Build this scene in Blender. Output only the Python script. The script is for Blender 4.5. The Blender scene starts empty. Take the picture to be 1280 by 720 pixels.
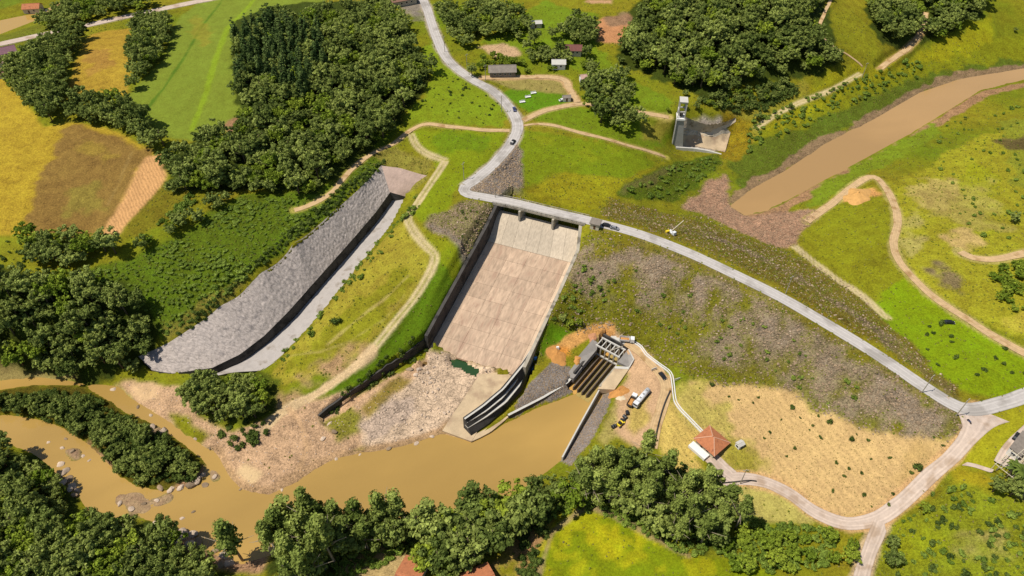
import bpy, math, random
import numpy as np
from mathutils import Vector, Matrix

# ------------------------------------------------------------------ camera, sky, sun, exposure
H, PITCH, F = 245.0, math.radians(45.0), 865.0          # height, tilt below level, focal length in photo pixels (1280 wide)
sc = bpy.context.scene
COL = sc.collection
cam = bpy.data.cameras.new('camera'); cam_o = bpy.data.objects.new('camera', cam); COL.objects.link(cam_o)
cam.sensor_width = 36.0; cam.lens = 36.0 * F / 1280.0; cam.clip_start = 1.0; cam.clip_end = 20000.0
cam_o.location = (0, 0, H); cam_o.rotation_euler = (math.radians(90) - PITCH, 0, 0)
sc.camera = cam_o
sun_dir = Vector((-1.0, -0.22, 2.0)).normalized()         # towards the sun
elev = math.asin(sun_dir.z); az = math.atan2(sun_dir.x, sun_dir.y)
world = bpy.data.worlds.new('World'); sc.world = world; world.use_nodes = True
wn = world.node_tree.nodes; wl = world.node_tree.links
sky = wn.new('ShaderNodeTexSky'); sky.sky_type = 'NISHITA'; sky.sun_disc = False
sky.sun_elevation = elev; sky.sun_rotation = az; sky.altitude = 400
wn['Background'].inputs['Strength'].default_value = 0.09
wl.new(sky.outputs[0], wn['Background'].inputs['Color'])
sl = bpy.data.lights.new('sun', 'SUN'); sl.energy = 5.0; sl.angle = math.radians(0.5); sl.color = (1.0, 0.95, 0.86)
so = bpy.data.objects.new('sun', sl); COL.objects.link(so); so.location = (-200, 0, 400)
so.rotation_euler = sun_dir.to_track_quat('Z', 'Y').to_euler()
sc.view_settings.view_transform = 'Standard'; sc.view_settings.look = 'None'
sc.view_settings.exposure = 0.08; sc.view_settings.gamma = 1.0; sc.view_settings.use_curve_mapping = False
sc.cycles.max_bounces = 6; sc.cycles.diffuse_bounces = 3; sc.cycles.transparent_max_bounces = 6
random.seed(7); rng = np.random.default_rng(7)

# ------------------------------------------------------------------ helpers
def C(hx, k=0.74):
    hx = hx.lstrip('#'); out = []
    for i in (0, 2, 4):
        c = int(hx[i:i+2], 16) / 255.0
        out.append((c/12.92 if c <= 0.04045 else ((c+0.055)/1.055)**2.4) * k)
    return tuple(out)

CP, SP = math.cos(PITCH), math.sin(PITCH)
def wp(u, v, z):                                          # a point of the photograph at a given height
    x = (u-640)/F; y = -(v-360)/F
    dx, dy, dz = x, CP + y*SP, -SP + y*CP
    t = (z-H)/dz
    return (dx*t, dy*t, z)

def tag(o, label=None, cat=None, group=None, kind=None):
    if label: o['label'] = label
    if cat: o['category'] = cat
    if group: o['group'] = group
    if kind: o['kind'] = kind
    return o

def thing(name, label, cat, loc=(0, 0, 0), rz=0.0, group=None):
    o = bpy.data.objects.new(name, None); COL.objects.link(o); o.empty_display_size = 0.5
    o.location = loc; o.rotation_euler = (0, 0, rz)
    return tag(o, label, cat, group)

def dup(root, loc, rz, sc_=1.0, label=None, group=None):
    r = root.copy(); COL.objects.link(r); r.location = loc; r.rotation_euler = (0, 0, rz)
    r.scale = (sc_, sc_, sc_) if not isinstance(sc_, tuple) else sc_
    if label: r['label'] = label
    if group: r['group'] = group
    for ch in list(root.children):
        c = ch.copy(); COL.objects.link(c); c.parent = r
        for g in list(ch.children):
            d = g.copy(); COL.objects.link(d); d.parent = c
    return r

class MB:
    def __init__(s): s.v = []; s.f = []
    def add(s, vs, fs):
        b = len(s.v); s.v += [tuple(p) for p in vs]; s.f += [tuple(i+b for i in f) for f in fs]; return s
    def box(s, c, d, rz=0.0, top=(1, 1), rx=0.0, ry=0.0):
        x, y, z = d[0]/2, d[1]/2, d[2]/2
        pts = [(-x, -y, -z), (x, -y, -z), (x, y, -z), (-x, y, -z)] + [(a*top[0], b*top[1], z) for a, b in ((-x, -y), (x, -y), (x, y), (-x, y))]
        m = Matrix.Translation(c) @ Matrix.Rotation(rz, 4, 'Z') @ Matrix.Rotation(ry, 4, 'Y') @ Matrix.Rotation(rx, 4, 'X')
        return s.add([m @ Vector(p) for p in pts], [(0, 3, 2, 1), (4, 5, 6, 7), (0, 1, 5, 4), (1, 2, 6, 5), (2, 3, 7, 6), (3, 0, 4, 7)])
    def bar(s, a, b, w, h=None):
        h = h or w; a = Vector(a); b = Vector(b); d = (b-a)
        q = d.to_track_quat('X', 'Z').to_matrix().to_4x4(); m = Matrix.Translation((a+b)/2) @ q
        x, y, z = d.length/2, w/2, h/2
        pts = [(-x, -y, -z), (x, -y, -z), (x, y, -z), (-x, y, -z), (-x, -y, z), (x, -y, z), (x, y, z), (-x, y, z)]
        return s.add([m @ Vector(p) for p in pts], [(0, 3, 2, 1), (4, 5, 6, 7), (0, 1, 5, 4), (1, 2, 6, 5), (2, 3, 7, 6), (3, 0, 4, 7)])
    def tube(s, a, b, r0, r1=None, n=8):
        r1 = r0 if r1 is None else r1; a = Vector(a); b = Vector(b)
        q = (b-a).to_track_quat('Z', 'Y').to_matrix()
        vs = []
        for p, r in ((a, r0), (b, r1)):
            for i in range(n):
                t = 2*math.pi*i/n; vs.append(p + q @ Vector((r*math.cos(t), r*math.sin(t), 0)))
        fs = [(i, (i+1) % n, n+(i+1) % n, n+i) for i in range(n)] + [tuple(range(n-1, -1, -1)), tuple(range(n, 2*n))]
        return s.add(vs, fs)
    def build(s, name, mt, parent=None, smooth=False, loc=None):
        me = bpy.data.meshes.new(name); me.from_pydata(s.v, [], s.f); me.materials.append(mt)
        if smooth: me.shade_smooth()
        me.update()
        o = bpy.data.objects.new(name, me); COL.objects.link(o)
        if parent: o.parent = parent
        if loc: o.location = loc
        return o

def np_mesh(name, V, Fq, mt, parent=None, smooth=True, attrs=None):
    me = bpy.data.meshes.new(name); V = np.asarray(V, np.float32); Fq = np.asarray(Fq, np.int32)
    n = Fq.shape[1]
    me.vertices.add(len(V)); me.vertices.foreach_set('co', V.ravel())
    me.loops.add(Fq.size); me.loops.foreach_set('vertex_index', Fq.ravel())
    me.polygons.add(len(Fq)); me.polygons.foreach_set('loop_start', np.arange(0, Fq.size, n, dtype=np.int32))
    me.polygons.foreach_set('loop_total', np.full(len(Fq), n, np.int32))
    if smooth: me.polygons.foreach_set('use_smooth', np.ones(len(Fq), bool))
    me.update(calc_edges=True)
    for k, (typ, arr) in (attrs or {}).items():
        a = me.attributes.new(k, typ, 'POINT')
        a.data.foreach_set('color' if 'COLOR' in typ else ('vector' if typ == 'FLOAT_VECTOR' else 'value'), np.asarray(arr, np.float32).ravel())
    if mt: me.materials.append(mt)
    o = bpy.data.objects.new(name, me); COL.objects.link(o)
    if parent: o.parent = parent
    return o

# ------------------------------------------------------------------ materials
MATS = {}
def nodes_of(m):
    m.use_nodes = True
    return m.node_tree.nodes, m.node_tree.links, m.node_tree.nodes['Principled BSDF']

def mat(name, col, rough=0.85, var=0.25, scale=0.5, bump=0.0, bscale=None, rnd=0.0, metal=0.0, stretch=None, spec=0.3, dark=None):
    """plain procedural material: two noises around a base colour, optional per-object variation and relief"""
    if name in MATS: return MATS[name]
    m = bpy.data.materials.new(name); N, L, B = nodes_of(m)
    B.inputs['Roughness'].default_value = rough; B.inputs['Metallic'].default_value = metal
    B.inputs['Specular IOR Level'].default_value = spec
    tc = N.new('ShaderNodeTexCoord'); src = tc.outputs['Object']
    if stretch:
        mp = N.new('ShaderNodeMapping'); mp.inputs['Rotation'].default_value = (0, 0, stretch[0]); mp.inputs['Scale'].default_value = (stretch[1], stretch[2], 1)
        mp.vector_type = 'TEXTURE'
        L.new(src, mp.inputs[0]); src = mp.outputs[0]
    n1 = N.new('ShaderNodeTexNoise'); n1.inputs['Scale'].default_value = scale; n1.inputs['Detail'].default_value = 3 if stretch else 6; n1.inputs['Roughness'].default_value = 0.5 if stretch else 0.65
    L.new(src, n1.inputs['Vector'])
    mr = N.new('ShaderNodeMapRange'); mr.inputs[1].default_value = 0.3; mr.inputs[2].default_value = 0.7
    mr.inputs[3].default_value = 1-var; mr.inputs[4].default_value = 1+var
    L.new(n1.outputs[0], mr.inputs[0]); val = mr.outputs[0]
    if rnd:
        oi = N.new('ShaderNodeObjectInfo'); mr2 = N.new('ShaderNodeMapRange'); mr2.inputs[3].default_value = 1-rnd; mr2.inputs[4].default_value = 1+rnd
        L.new(oi.outputs['Random'], mr2.inputs[0]); mu = N.new('ShaderNodeMath'); mu.operation = 'MULTIPLY'
        L.new(val, mu.inputs[0]); L.new(mr2.outputs[0], mu.inputs[1]); val = mu.outputs[0]
    vm = N.new('ShaderNodeVectorMath'); vm.operation = 'SCALE'; vm.inputs[0].default_value = col
    L.new(val, vm.inputs['Scale'])
    outc = vm.outputs[0]
    if dark:
        n3 = N.new('ShaderNodeTexNoise'); n3.inputs['Scale'].default_value = dark[1]; n3.inputs['Detail'].default_value = 5
        L.new(src, n3.inputs['Vector']); r3 = N.new('ShaderNodeMapRange'); r3.inputs[1].default_value = dark[2]; r3.inputs[2].default_value = dark[2]+0.12
        L.new(n3.outputs[0], r3.inputs[0]); mx = N.new('ShaderNodeMix'); mx.data_type = 'RGBA'
        L.new(r3.outputs[0], mx.inputs['Factor']); L.new(outc, mx.inputs['A']); mx.inputs['B'].default_value = (*dark[0], 1); outc = mx.outputs['Result']
    L.new(outc, B.inputs['Base Color'])
    if bump:
        n2 = N.new('ShaderNodeTexNoise'); n2.inputs['Scale'].default_value = bscale or scale*3; n2.inputs['Detail'].default_value = 5
        L.new(src, n2.inputs['Vector']); bp = N.new('ShaderNodeBump'); bp.inputs['Strength'].default_value = 1.0; bp.inputs['Distance'].default_value = bump
        L.new(n2.outputs[0], bp.inputs['Height']); L.new(bp.outputs[0], B.inputs['Normal'])
    MATS[name] = m; return m

def road_wear(m, dark=0.86, light=1.06):
    """two worn wheel tracks and dusty edges across a road strip"""
    N, L, B = nodes_of(m); at = N.new('ShaderNodeAttribute'); at.attribute_name = 'across'
    tc = N.new('ShaderNodeTexCoord'); nz = N.new('ShaderNodeTexNoise'); nz.inputs['Scale'].default_value = 0.09; nz.inputs['Detail'].default_value = 4; L.new(tc.outputs['Object'], nz.inputs['Vector'])
    cr = N.new('ShaderNodeValToRGB'); e = cr.color_ramp.elements; e[0].position = 0.0; e[0].color = (light*.9, light*.9, light*.9, 1); e[1].position = 1.0; e[1].color = (0.80, 0.80, 0.80, 1)
    for p, v in ((0.22, dark*1.1), (0.40, light*1.05), (0.58, dark), (0.80, light), (0.92, 0.95)):
        k = e.new(p); k.color = (v, v, v, 1)
    ab = N.new('ShaderNodeMath'); ab.operation = 'ABSOLUTE'; L.new(at.outputs['Fac'], ab.inputs[0])
    ad = N.new('ShaderNodeMath'); ad.operation = 'MULTIPLY_ADD'; ad.inputs[1].default_value = 0.25; ad.inputs[2].default_value = -0.125; L.new(nz.outputs[0], ad.inputs[0])
    sm = N.new('ShaderNodeMath'); sm.operation = 'ADD'; L.new(ab.outputs[0], sm.inputs[0]); L.new(ad.outputs[0], sm.inputs[1]); L.new(sm.outputs[0], cr.inputs[0])
    l = [k for k in m.node_tree.links if k.to_socket == B.inputs['Base Color']][0]; mu = N.new('ShaderNodeVectorMath'); mu.operation = 'MULTIPLY'
    L.new(l.from_socket, mu.inputs[0]); L.new(cr.outputs[0], mu.inputs[1]); L.new(mu.outputs[0], B.inputs['Base Color'])

def leaf_mat(name, c1, c2, trans=0.25):
    m = bpy.data.materials.new(name); N, L, B = nodes_of(m)
    oi = N.new('ShaderNodeObjectInfo'); at = N.new('ShaderNodeAttribute'); at.attribute_name = 'tint'
    mx = N.new('ShaderNodeMix'); mx.data_type = 'RGBA'; mx.inputs['A'].default_value = (*c1, 1); mx.inputs['B'].default_value = (*c2, 1)
    ad = N.new('ShaderNodeMath'); ad.operation = 'MULTIPLY_ADD'; ad.inputs[1].default_value = 0.7
    L.new(oi.outputs['Random'], ad.inputs[0])
    sb = N.new('ShaderNodeMath'); sb.operation = 'MULTIPLY'; sb.inputs[1].default_value = 0.35; L.new(at.outputs['Fac'], sb.inputs[0])
    L.new(sb.outputs[0], ad.inputs[2]); L.new(ad.outputs[0], mx.inputs['Factor'])
    sc1 = N.new('ShaderNodeVectorMath'); sc1.operation = 'SCALE'; L.new(mx.outputs['Result'], sc1.inputs[0])
    mr = N.new('ShaderNodeMapRange'); mr.inputs[3].default_value = 0.65; mr.inputs[4].default_value = 1.4; L.new(at.outputs['Fac'], mr.inputs[0]); L.new(mr.outputs[0], sc1.inputs['Scale'])
    L.new(sc1.outputs[0], B.inputs['Base Color']); B.inputs['Roughness'].default_value = 0.7; B.inputs['Specular IOR Level'].default_value = 0.06
    tr = N.new('ShaderNodeBsdfTranslucent'); L.new(sc1.outputs[0], tr.inputs['Color'])
    ms = N.new('ShaderNodeMixShader'); ms.inputs[0].default_value = trans
    L.new(B.outputs[0], ms.inputs[1]); L.new(tr.outputs[0], ms.inputs[2]); L.new(ms.outputs[0], N['Material Output'].inputs['Surface'])
    MATS[name] = m; return m

def terrain_mat(name='land', rows=None):
    """land cover: base colour and graininess come from vertex attributes, broken up by noises of several sizes"""
    m = bpy.data.materials.new(name); N, L, B = nodes_of(m)
    B.inputs['Roughness'].default_value = 0.95; B.inputs['Specular IOR Level'].default_value = 0.1
    at = N.new('ShaderNodeAttribute'); at.attribute_name = 'cover'
    gr = N.new('ShaderNodeAttribute'); gr.attribute_name = 'grain'
    vg = N.new('ShaderNodeAttribute'); vg.attribute_name = 'plant'
    tc = N.new('ShaderNodeTexCoord'); P = tc.outputs['Object']
    def noise(s, d=5, r=0.6):
        n = N.new('ShaderNodeTexNoise'); n.inputs['Scale'].default_value = s; n.inputs['Detail'].default_value = d; n.inputs['Roughness'].default_value = r
        L.new(P, n.inputs['Vector']); return n.outputs[0]
    def rng_(x, a, b, c, d):
        r = N.new('ShaderNodeMapRange'); r.inputs[1].default_value = a; r.inputs[2].default_value = b; r.inputs[3].default_value = c; r.inputs[4].default_value = d
        L.new(x, r.inputs[0]); return r.outputs[0]
    def mth(op, a, b):
        n = N.new('ShaderNodeMath'); n.operation = op
        for i, x in enumerate((a, b)):
            if isinstance(x, float): n.inputs[i].default_value = x
            else: L.new(x, n.inputs[i])
        return n.outputs[0]
    nb = rng_(noise(0.035, 5), 0.3, 0.7, -1, 1)            # broad patches
    nm = rng_(noise(0.22, 6, 0.7), 0.3, 0.7, -1, 1)        # clumps of a few metres
    nf = rng_(noise(1.3, 4, 0.7), 0.3, 0.7, -1, 1)         # fine grain
    # brightness
    nx = rng_(noise(3.4, 3, 0.7), 0.32, 0.68, -1, 1)       # blades, clods
    s = mth('ADD', mth('ADD', mth('MULTIPLY', nm, 0.40), mth('MULTIPLY', nf, 0.62)), mth('MULTIPLY', nx, 0.45))
    s = mth('ADD', s, mth('MULTIPLY', nb, 0.22))
    s = mth('MULTIPLY', s, gr.outputs['Fac'])
    if rows:
        ang, per, amp, dist = rows
        mp = N.new('ShaderNodeMapping'); mp.inputs['Rotation'].default_value = (0, 0, ang); L.new(P, mp.inputs[0])
        wv = N.new('ShaderNodeTexWave'); wv.inputs['Scale'].default_value = 0.314/per; wv.inputs['Distortion'].default_value = dist
        wv.inputs['Detail'].default_value = 3; wv.inputs['Detail Scale'].default_value = 1.2; L.new(mp.outputs[0], wv.inputs['Vector'])
        s = mth('ADD', s, mth('MULTIPLY', rng_(wv.outputs['Fac'], 0, 1, -1, 1), amp))
    s = mth('ADD', s, 1.0); s = mth('MAXIMUM', s, 0.25)
    sc_ = N.new('ShaderNodeVectorMath'); sc_.operation = 'SCALE'; L.new(at.outputs['Color'], sc_.inputs[0]); L.new(s, sc_.inputs['Scale'])
    # plants: hue drifts between yellower and deeper green
    hs = N.new('ShaderNodeHueSaturation')
    hue = mth('MULTIPLY', mth('ADD', mth('MULTIPLY', nb, 0.009), mth('MULTIPLY', nm, 0.010)), vg.outputs['Fac'])
    L.new(mth('ADD', hue, 0.497), hs.inputs['Hue']); L.new(sc_.outputs[0], hs.inputs['Color'])
    L.new(hs.outputs[0], B.inputs['Base Color'])
    bp = N.new('ShaderNodeBump'); bp.inputs['Distance'].default_value = 0.9
    L.new(mth('MULTIPLY', gr.outputs['Fac'], 0.9), bp.inputs['Strength'])
    L.new(mth('ADD', noise(0.5, 6, 0.7), mth('MULTIPLY', noise(2.2, 3, 0.7), 0.45)), bp.inputs['Height']); L.new(bp.outputs[0], B.inputs['Normal'])
    MATS[name] = m; return m

def water_mat(name, col, var=0.14, rough=0.10, bump=0.07):
    m = mat(name, col, rough, var, 0.03, bump, 0.45, spec=0.4, stretch=(0.35, 2.2, 1.0), dark=(tuple(c*0.86 for c in col), 0.012, 0.47)); return m
# ------------------------------------------------------------------ the lie of the land
X0, X1, Y0, Y1 = -440, 440, 60, 576
NX, NY = X1-X0+1, Y1-Y0+1
gx = np.arange(X0, X1+1, dtype=np.float64); gy = np.arange(Y0, Y1+1, dtype=np.float64)
GX, GY = np.meshgrid(gx, gy)

WATER = 0.0; LAKE = 12.0
RIVER_PX = [(-60,470),(0,474),(40,469),(75,472),(112,478),(143,478),(169,500),(202,519),(236,543),(271,566),(288,598),(306,612),(335,617),(368,602),(400,581),(422,571),(470,563),(503,557),(553,541),(589,551),(612,540),(637,520),(690,498),(735,480),(757,486),(735,520),(703,572),(640,622),(560,642),(500,657),(400,672),(335,694),(300,704),(262,690),(236,664),(192,652),(165,642),(120,650),(102,628),(90,606),(66,586),(40,566),(0,549),(-60,530)]
ISLAND_PX = [(-60,500),(-20,490),(40,481),(105,481),(122,493),(156,515),(199,533),(235,560),(258,580),(247,606),(200,612),(170,607),(148,592),(113,556),(85,537),(58,526),(20,519),(-60,520)]
LAKE_PX = [(912,257),(935,238),(980,214),(1030,180),(1090,150),(1150,115),(1200,98),(1285,84),(1400,74),(1400,88),(1285,98),(1225,113),(1180,141),(1130,171),(1075,201),(1010,236),(960,263),(930,270)]
FARRIVER_PX = [(-90,42),(0,25),(40,17),(65,8),(85,-2),(98,0),(70,13),(40,27),(0,42),(-90,64)]

R_MAIN_A = [(520,-22),(527,-5),(535,15),(545,45),(560,75),(588,98),(616,114),(636,134),(647,156),(641,176),(622,200),(600,220),(583,232)]
R_MAIN_B = [(583,232),(580,238),(586,243),(605,246.5),(640,253),(690,265),(745,278),(800,293),(860,316),(920,344),(980,374),(1040,409),(1100,446),(1150,480),(1190,505),(1215,512),(1250,505),(1290,491),(1340,470),(1420,440),(1500,425)]
R_DOWN = [(1222,511),(1213,540),(1195,565),(1165,592),(1130,625),(1098,648),(1060,655),(1020,641),(985,616),(950,601),(915,599),(884,604)]

cps = []
def K(*pts): cps.extend(pts)
def line(pts, step=14.0):
    for a, b in zip(pts, pts[1:]):
        n = max(1, int(math.hypot(b[0]-a[0], b[1]-a[1])/step))
        for i in range(n): t = i/n; cps.append(tuple(a[k]+(b[k]-a[k])*t for k in range(3)))
    cps.append(tuple(pts[-1]))
def zline(pts, z): line([(u, v, z) for u, v in pts])
# crest, its shoulders are added in metres below
zline([p for p in R_MAIN_B], 35.0)
line([(520,-22,45),(527,-5,44),(545,45,42),(560,75,40),(588,98,38.5),(616,114,37.5),(636,134,36.5),(647,156,36),(622,200,35.3),(600,220,35)])
line([(1213,540,33),(1195,565,30),(1165,592,26),(1130,625,20),(1098,648,15.5),(1060,655,13),(1020,641,11.5),(985,616,10.5),(950,601,9.6),(915,599,9),(884,604,8.5)])
# downstream toe of the dam
line([(705,405,13),(720,412,10),(790,428,9.5),(830,452,10),(860,470,10.5),(890,477,11.5),(940,480,13),(985,490,15.5),(1025,510,18.5),(1060,521,21.5),(1100,540,25),(1145,547,29),(1195,546,32.5)])
# upstream toe
line([(745,258,29),(790,262,25),(840,268,19),(880,272,15.5),(930,292,14.2),(975,308,14.5),(1020,330,17),(1075,368,22),(1120,408,28),(1160,448,32),(1200,488,34.5)])
K((660,246,29),(700,256,28),(720,200,31.5),(800,208,27),(825,196,23),(770,238,27.5),(680,190,34),(660,210,31.5),(645,215,32),(740,180,33),(690,165,35.5),(850,196,15.5),(870,194,14.2),(890,199,13.9),(906,201,13.8),(830,240,20.5),(870,225,17),(898,213,15),(870,255,15.5))
# reservoir
zline(LAKE_PX, 12.2)
K((900,190,15.5),(940,190,14.5),(960,175,16.5),(1000,150,17),(1050,130,18),(1100,100,20),(1200,62,22),(1290,40,24),(930,130,25),(1000,100,29),(1100,60,33),(1200,10,38),(1280,0,36),(1380,0,40),(1380,40,26))
K((1020,255,14.5),(1060,238,16.5),(1085,222,19),(1120,290,24),(1165,370,27.5),(1250,425,33),(1150,180,17),(1230,200,22),(1290,150,20),(1290,250,26),(1200,310,28.5),(1290,330,33),(1290,440,35),(1230,470,35.5),(1150,430,30.5),(1050,280,20),(1080,330,24),(1380,200,28),(1380,400,40))
# around the intake tower
K((840,184,15),(833,172,20.5),(820,160,26),(800,150,31),(836,146,32),(852,140,31.5),(880,140,30),(900,145,27),(930,148,22),(930,165,17.5),(770,140,33),(760,170,33))
INT_T = [(850,143,31.2),(865,150,28.5),(885,156,25.5),(905,153,23.5),(920,147,22.5)]
INT_M = [(853,166,19.5),(872,167.5,18.6),(888,166.5,18),(903,161,18.5),(919,151,20.5)]
INT_L = [(853,170,18.6),(874,171,18),(890,170,17.4),(908,162,17.6),(919,155,19)]
INT_W = [(853,177,13.0),(874,178.5,12.9),(892,177.5,12.9),(912,170,13.4)]
INT_F = [(847,184,13.0),(870,185,12.9),(890,188,12.9),(906,191,13.2)]
for l_ in (INT_T, INT_M, INT_L, INT_W, INT_F): line(l_, 7.0)
line([(848,189,14.4),(870,190,14.2),(890,194,14.0),(908,197,13.8)], 7.0)
# between spillway and old channel
K((570,240,34.5),(560,205,35),(620,165,36),(560,180,36.3),(530,155,36.5),(500,165,34.5),(470,190,33.5),(440,212,33.2),(400,250,33),(370,264,32.5),(480,195,32.5),(530,205,32.5))
line([(540,225,33),(512,270,31),(520,290,30),(543,318,27.5),(520,370,21),(480,420,15),(440,462,10),(400,490,7),(350,515,5)])
line([(623,256,34.6),(606,295,30.5),(590,322,26.5),(565,362,20.6),(543,398,15.3),(525,428,11)])
K((580,270,34),(560,290,32),(575,310,29.5),(550,350,23))
line([(520,437,8.5),(480,465,7),(440,492,6),(405,517,5)])
K((460,350,21),(420,400,14.8),(490,320,26),(440,440,11),(500,420,13),(400,440,10))
line([(540,205,32),(512,262,27.5),(455,325,19.5),(400,395,12.8),(360,440,8),(335,472,4.5)])
line([(737,290,33.5),(717,328,27.5),(695,378,21.5),(671,428,13.5)])
line([(511,248,20.6),(489,287,16.4),(451,334,12.2),(412,384,9.0),(381,419,6.8),(351,449,4.8),(327,465,3.4),(292,468,2.7),(264,473,2.2)])
# left of the old channel
line([(478,206,32.5),(450,236,32),(400,281,28.5),(350,327,25),(300,371,20.5),(255,402,15.5),(215,427,11.5),(183,445,6)])
K((370,300,31),(320,335,28.5),(270,370,24),(200,300,38),(250,250,40),(300,230,38.5),(390,230,35.5),(100,400,24),(30,380,28),(0,340,34),(160,380,24),(150,440,9),(60,430,12),(0,445,8),(100,470,3.5),(180,466,3),(60,462,2.5),(-60,380,30),(-60,455,5),(205,455,3.5),(225,480,2.5),(250,480,3))
K((0,120,46),(100,220,42.5),(100,290,37),(165,240,40),(0,290,38.5),(200,190,42.5),(130,80,46),(240,100,46),(300,60,46.5),(400,100,44),(250,170,43),(350,200,40),(450,150,38.5),(480,100,40.5),(400,30,46),(500,40,43),(550,120,38.5),(600,140,37),(-90,200,46),(-90,300,40))
K((0,55,38),(100,35,38),(200,12,39),(270,-2,40.5),(340,-15,43),(0,0,36),(130,10,38),(-90,75,38),(-90,0,38),(-90,-25,40),(200,-25,42),(400,-25,48),(130,30,39))
zline([(0,25),(40,17),(65,8)], 33.2); zline([(0,42),(40,27)], 33.2); K((-90,50,33),(90,-5,33.5))
K((600,30,44.5),(700,20,46.5),(640,60,42),(700,98,37.3),(640,97,37.6),(720,60,43),(770,40,46.5),(760,130,33.5),(800,80,38.5),(850,110,34),(900,60,44),(1000,30,48),(900,0,53),(1050,70,34),(860,140,30),(800,-25,54),(1000,-25,54),(650,-25,48),(1200,-25,42),(1380,-25,42),(720,125,35),(690,135,35.5),(665,130,36))
# downstream valley floor
zline(RIVER_PX[6:20], 0.5); zline(RIVER_PX[24:27], 1.5); zline(RIVER_PX[27:43], 0.5); zline(ISLAND_PX, 0.4); zline([(-60,470),(0,474),(40,469),(112,478)], 0.5)
K((60,500,2.5),(120,520,3),(180,555,3),(210,585,2.5),(0,505,2))
K((0,565,5),(50,620,6),(50,680,11),(200,690,7),(0,720,14),(120,700,9),(-60,600,9),(-60,720,18),(350,715,5),(400,700,6),(500,700,7),(600,690,7.5),(740,680,10),(740,640,8),(690,650,7),(850,700,11),(820,640,8.5),(850,600,8.2),(760,570,6),(960,690,11.5),(740,730,10.5),(900,640,8.5),(940,640,9),(600,640,3),(700,610,4),(500,730,8.5))
K((890,560,9.5),(940,560,11.5),(870,520,9.5),(845,540,8.7),(830,500,9),(800,500,8.3),(785,440,9),(815,555,7.3),(770,500,6.5),(775,530,6.5),(740,520,3.2),(720,550,2.6),(755,495,4.2),(750,540,5))
K((690,425,9),(720,425,9.3),(745,418,9.5),(675,445,8),(700,440,8),(690,470,5.2),(670,490,4.2),(660,505,3.8),(720,470,5),(640,516,3.2))
K((1240,530,35.5),(1290,545,37),(1240,600,34.5),(1200,620,30),(1290,640,37),(1200,690,28),(1290,730,37),(1120,690,16.5),(1080,720,14),(1050,700,12.5),(1380,560,42),(1380,720,44),(1230,560,34.5))
K((1050,560,18.5),(950,520,12.2),(1100,600,19.5),(1000,590,13.2),(1150,570,27),(880,490,10.5))
K((500,520,2.6),(560,500,2.4),(610,490,2.4),(540,465,2.8),(480,545,1.8),(400,560,2.2),(350,580,2.2),(340,540,4),(300,520,4),(300,560,2),(270,540,1.2),(230,525,1.2),(200,505,1),(170,490,1.5),(450,525,3.2),(390,530,3.6),(290,500,4),(570,450,2.6),(600,460,2.5),(590,535,1.4))

W = np.array([wp(*p) for p in cps])
extra = []
cw = [Vector(wp(u, v, 35.0)) for u, v in R_MAIN_B]
for a, b in zip(cw, cw[1:]):                               # level shoulders along the crest
    d = (b-a); n = max(1, int(d.length/9)); nrm = Vector((-d.y, d.x, 0)).normalized()
    for i in range(n):
        for s in (-4.6, 4.6): p = a + d*(i/n) + nrm*s; extra.append((p.x, p.y, 35.0))
W = np.vstack([W, np.array(extra)])
# far margins so that the sheet runs on quietly outside the picture
key = np.round(W[:, :2]/1.5); _, ui = np.unique(key, axis=0, return_index=True); W = W[ui]
D = np.sqrt(((W[:, None, :2]-W[None, :, :2])**2).sum(-1)); n = len(W)
A = np.zeros((n+3, n+3)); A[:n, :n] = -D + np.eye(n)*1.2
A[:n, n] = 1; A[:n, n+1:] = W[:, :2]/300; A[n:, :n] = A[:n, n:].T
sol = np.linalg.solve(A, np.concatenate([W[:, 2], np.zeros(3)]))
def rbf(x, y):
    out = np.empty(len(x))
    for i in range(0, len(x), 4000):
        xs, ys = x[i:i+4000], y[i:i+4000]
        d = np.sqrt((xs[:, None]-W[None, :, 0])**2 + (ys[:, None]-W[None, :, 1])**2)
        out[i:i+4000] = -d @ sol[:n] + sol[n] + sol[n+1]*xs/300 + sol[n+2]*ys/300
    return out
cx = np.arange(X0, X1+1, 2.0); cy = np.arange(Y0, Y1+1, 2.0); CX, CY = np.meshgrid(cx, cy)
cz = rbf(CX.ravel(), CY.ravel()).reshape(CX.shape)
tmp = np.empty((len(cy), NX))
for i in range(len(cy)): tmp[i] = np.interp(gx, cx, cz[i])
Z = np.empty((NY, NX))
for j in range(NX): Z[:, j] = np.interp(gy, cy, tmp[:, j])

def blur(a, k=1):
    for _ in range(k):
        p = np.pad(a, 1, mode='edge'); a = (p[:-2, 1:-1]+p[2:, 1:-1]+2*p[1:-1, 1:-1])/4
        p = np.pad(a, 1, mode='edge'); a = (p[1:-1, :-2]+p[1:-1, 2:]+2*p[1:-1, 1:-1])/4
    return a
Z = blur(Z, 2); ZB = Z.copy()

def hz(x, y, A_=None):
    A_ = Z if A_ is None else A_
    fx = np.clip(np.asarray(x, float)-X0, 0, NX-1.001); fy = np.clip(np.asarray(y, float)-Y0, 0, NY-1.001)
    i = fx.astype(int); j = fy.astype(int); a = fx-i; b = fy-j
    return A_[j, i]*(1-a)*(1-b)+A_[j, i+1]*a*(1-b)+A_[j+1, i]*(1-a)*b+A_[j+1, i+1]*a*b
def gp(u, v):                                              # where the photograph's point meets the land
    z = 20.0
    for _ in range(40):
        p = wp(u, v, z); z += 0.6*(float(hz(p[0], p[1], ZB))-z)
    p = wp(u, v, z); return Vector((p[0], p[1], z))
def gpoly(px): return np.array([gp(u, v)[:2] for u, v in px])

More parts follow.
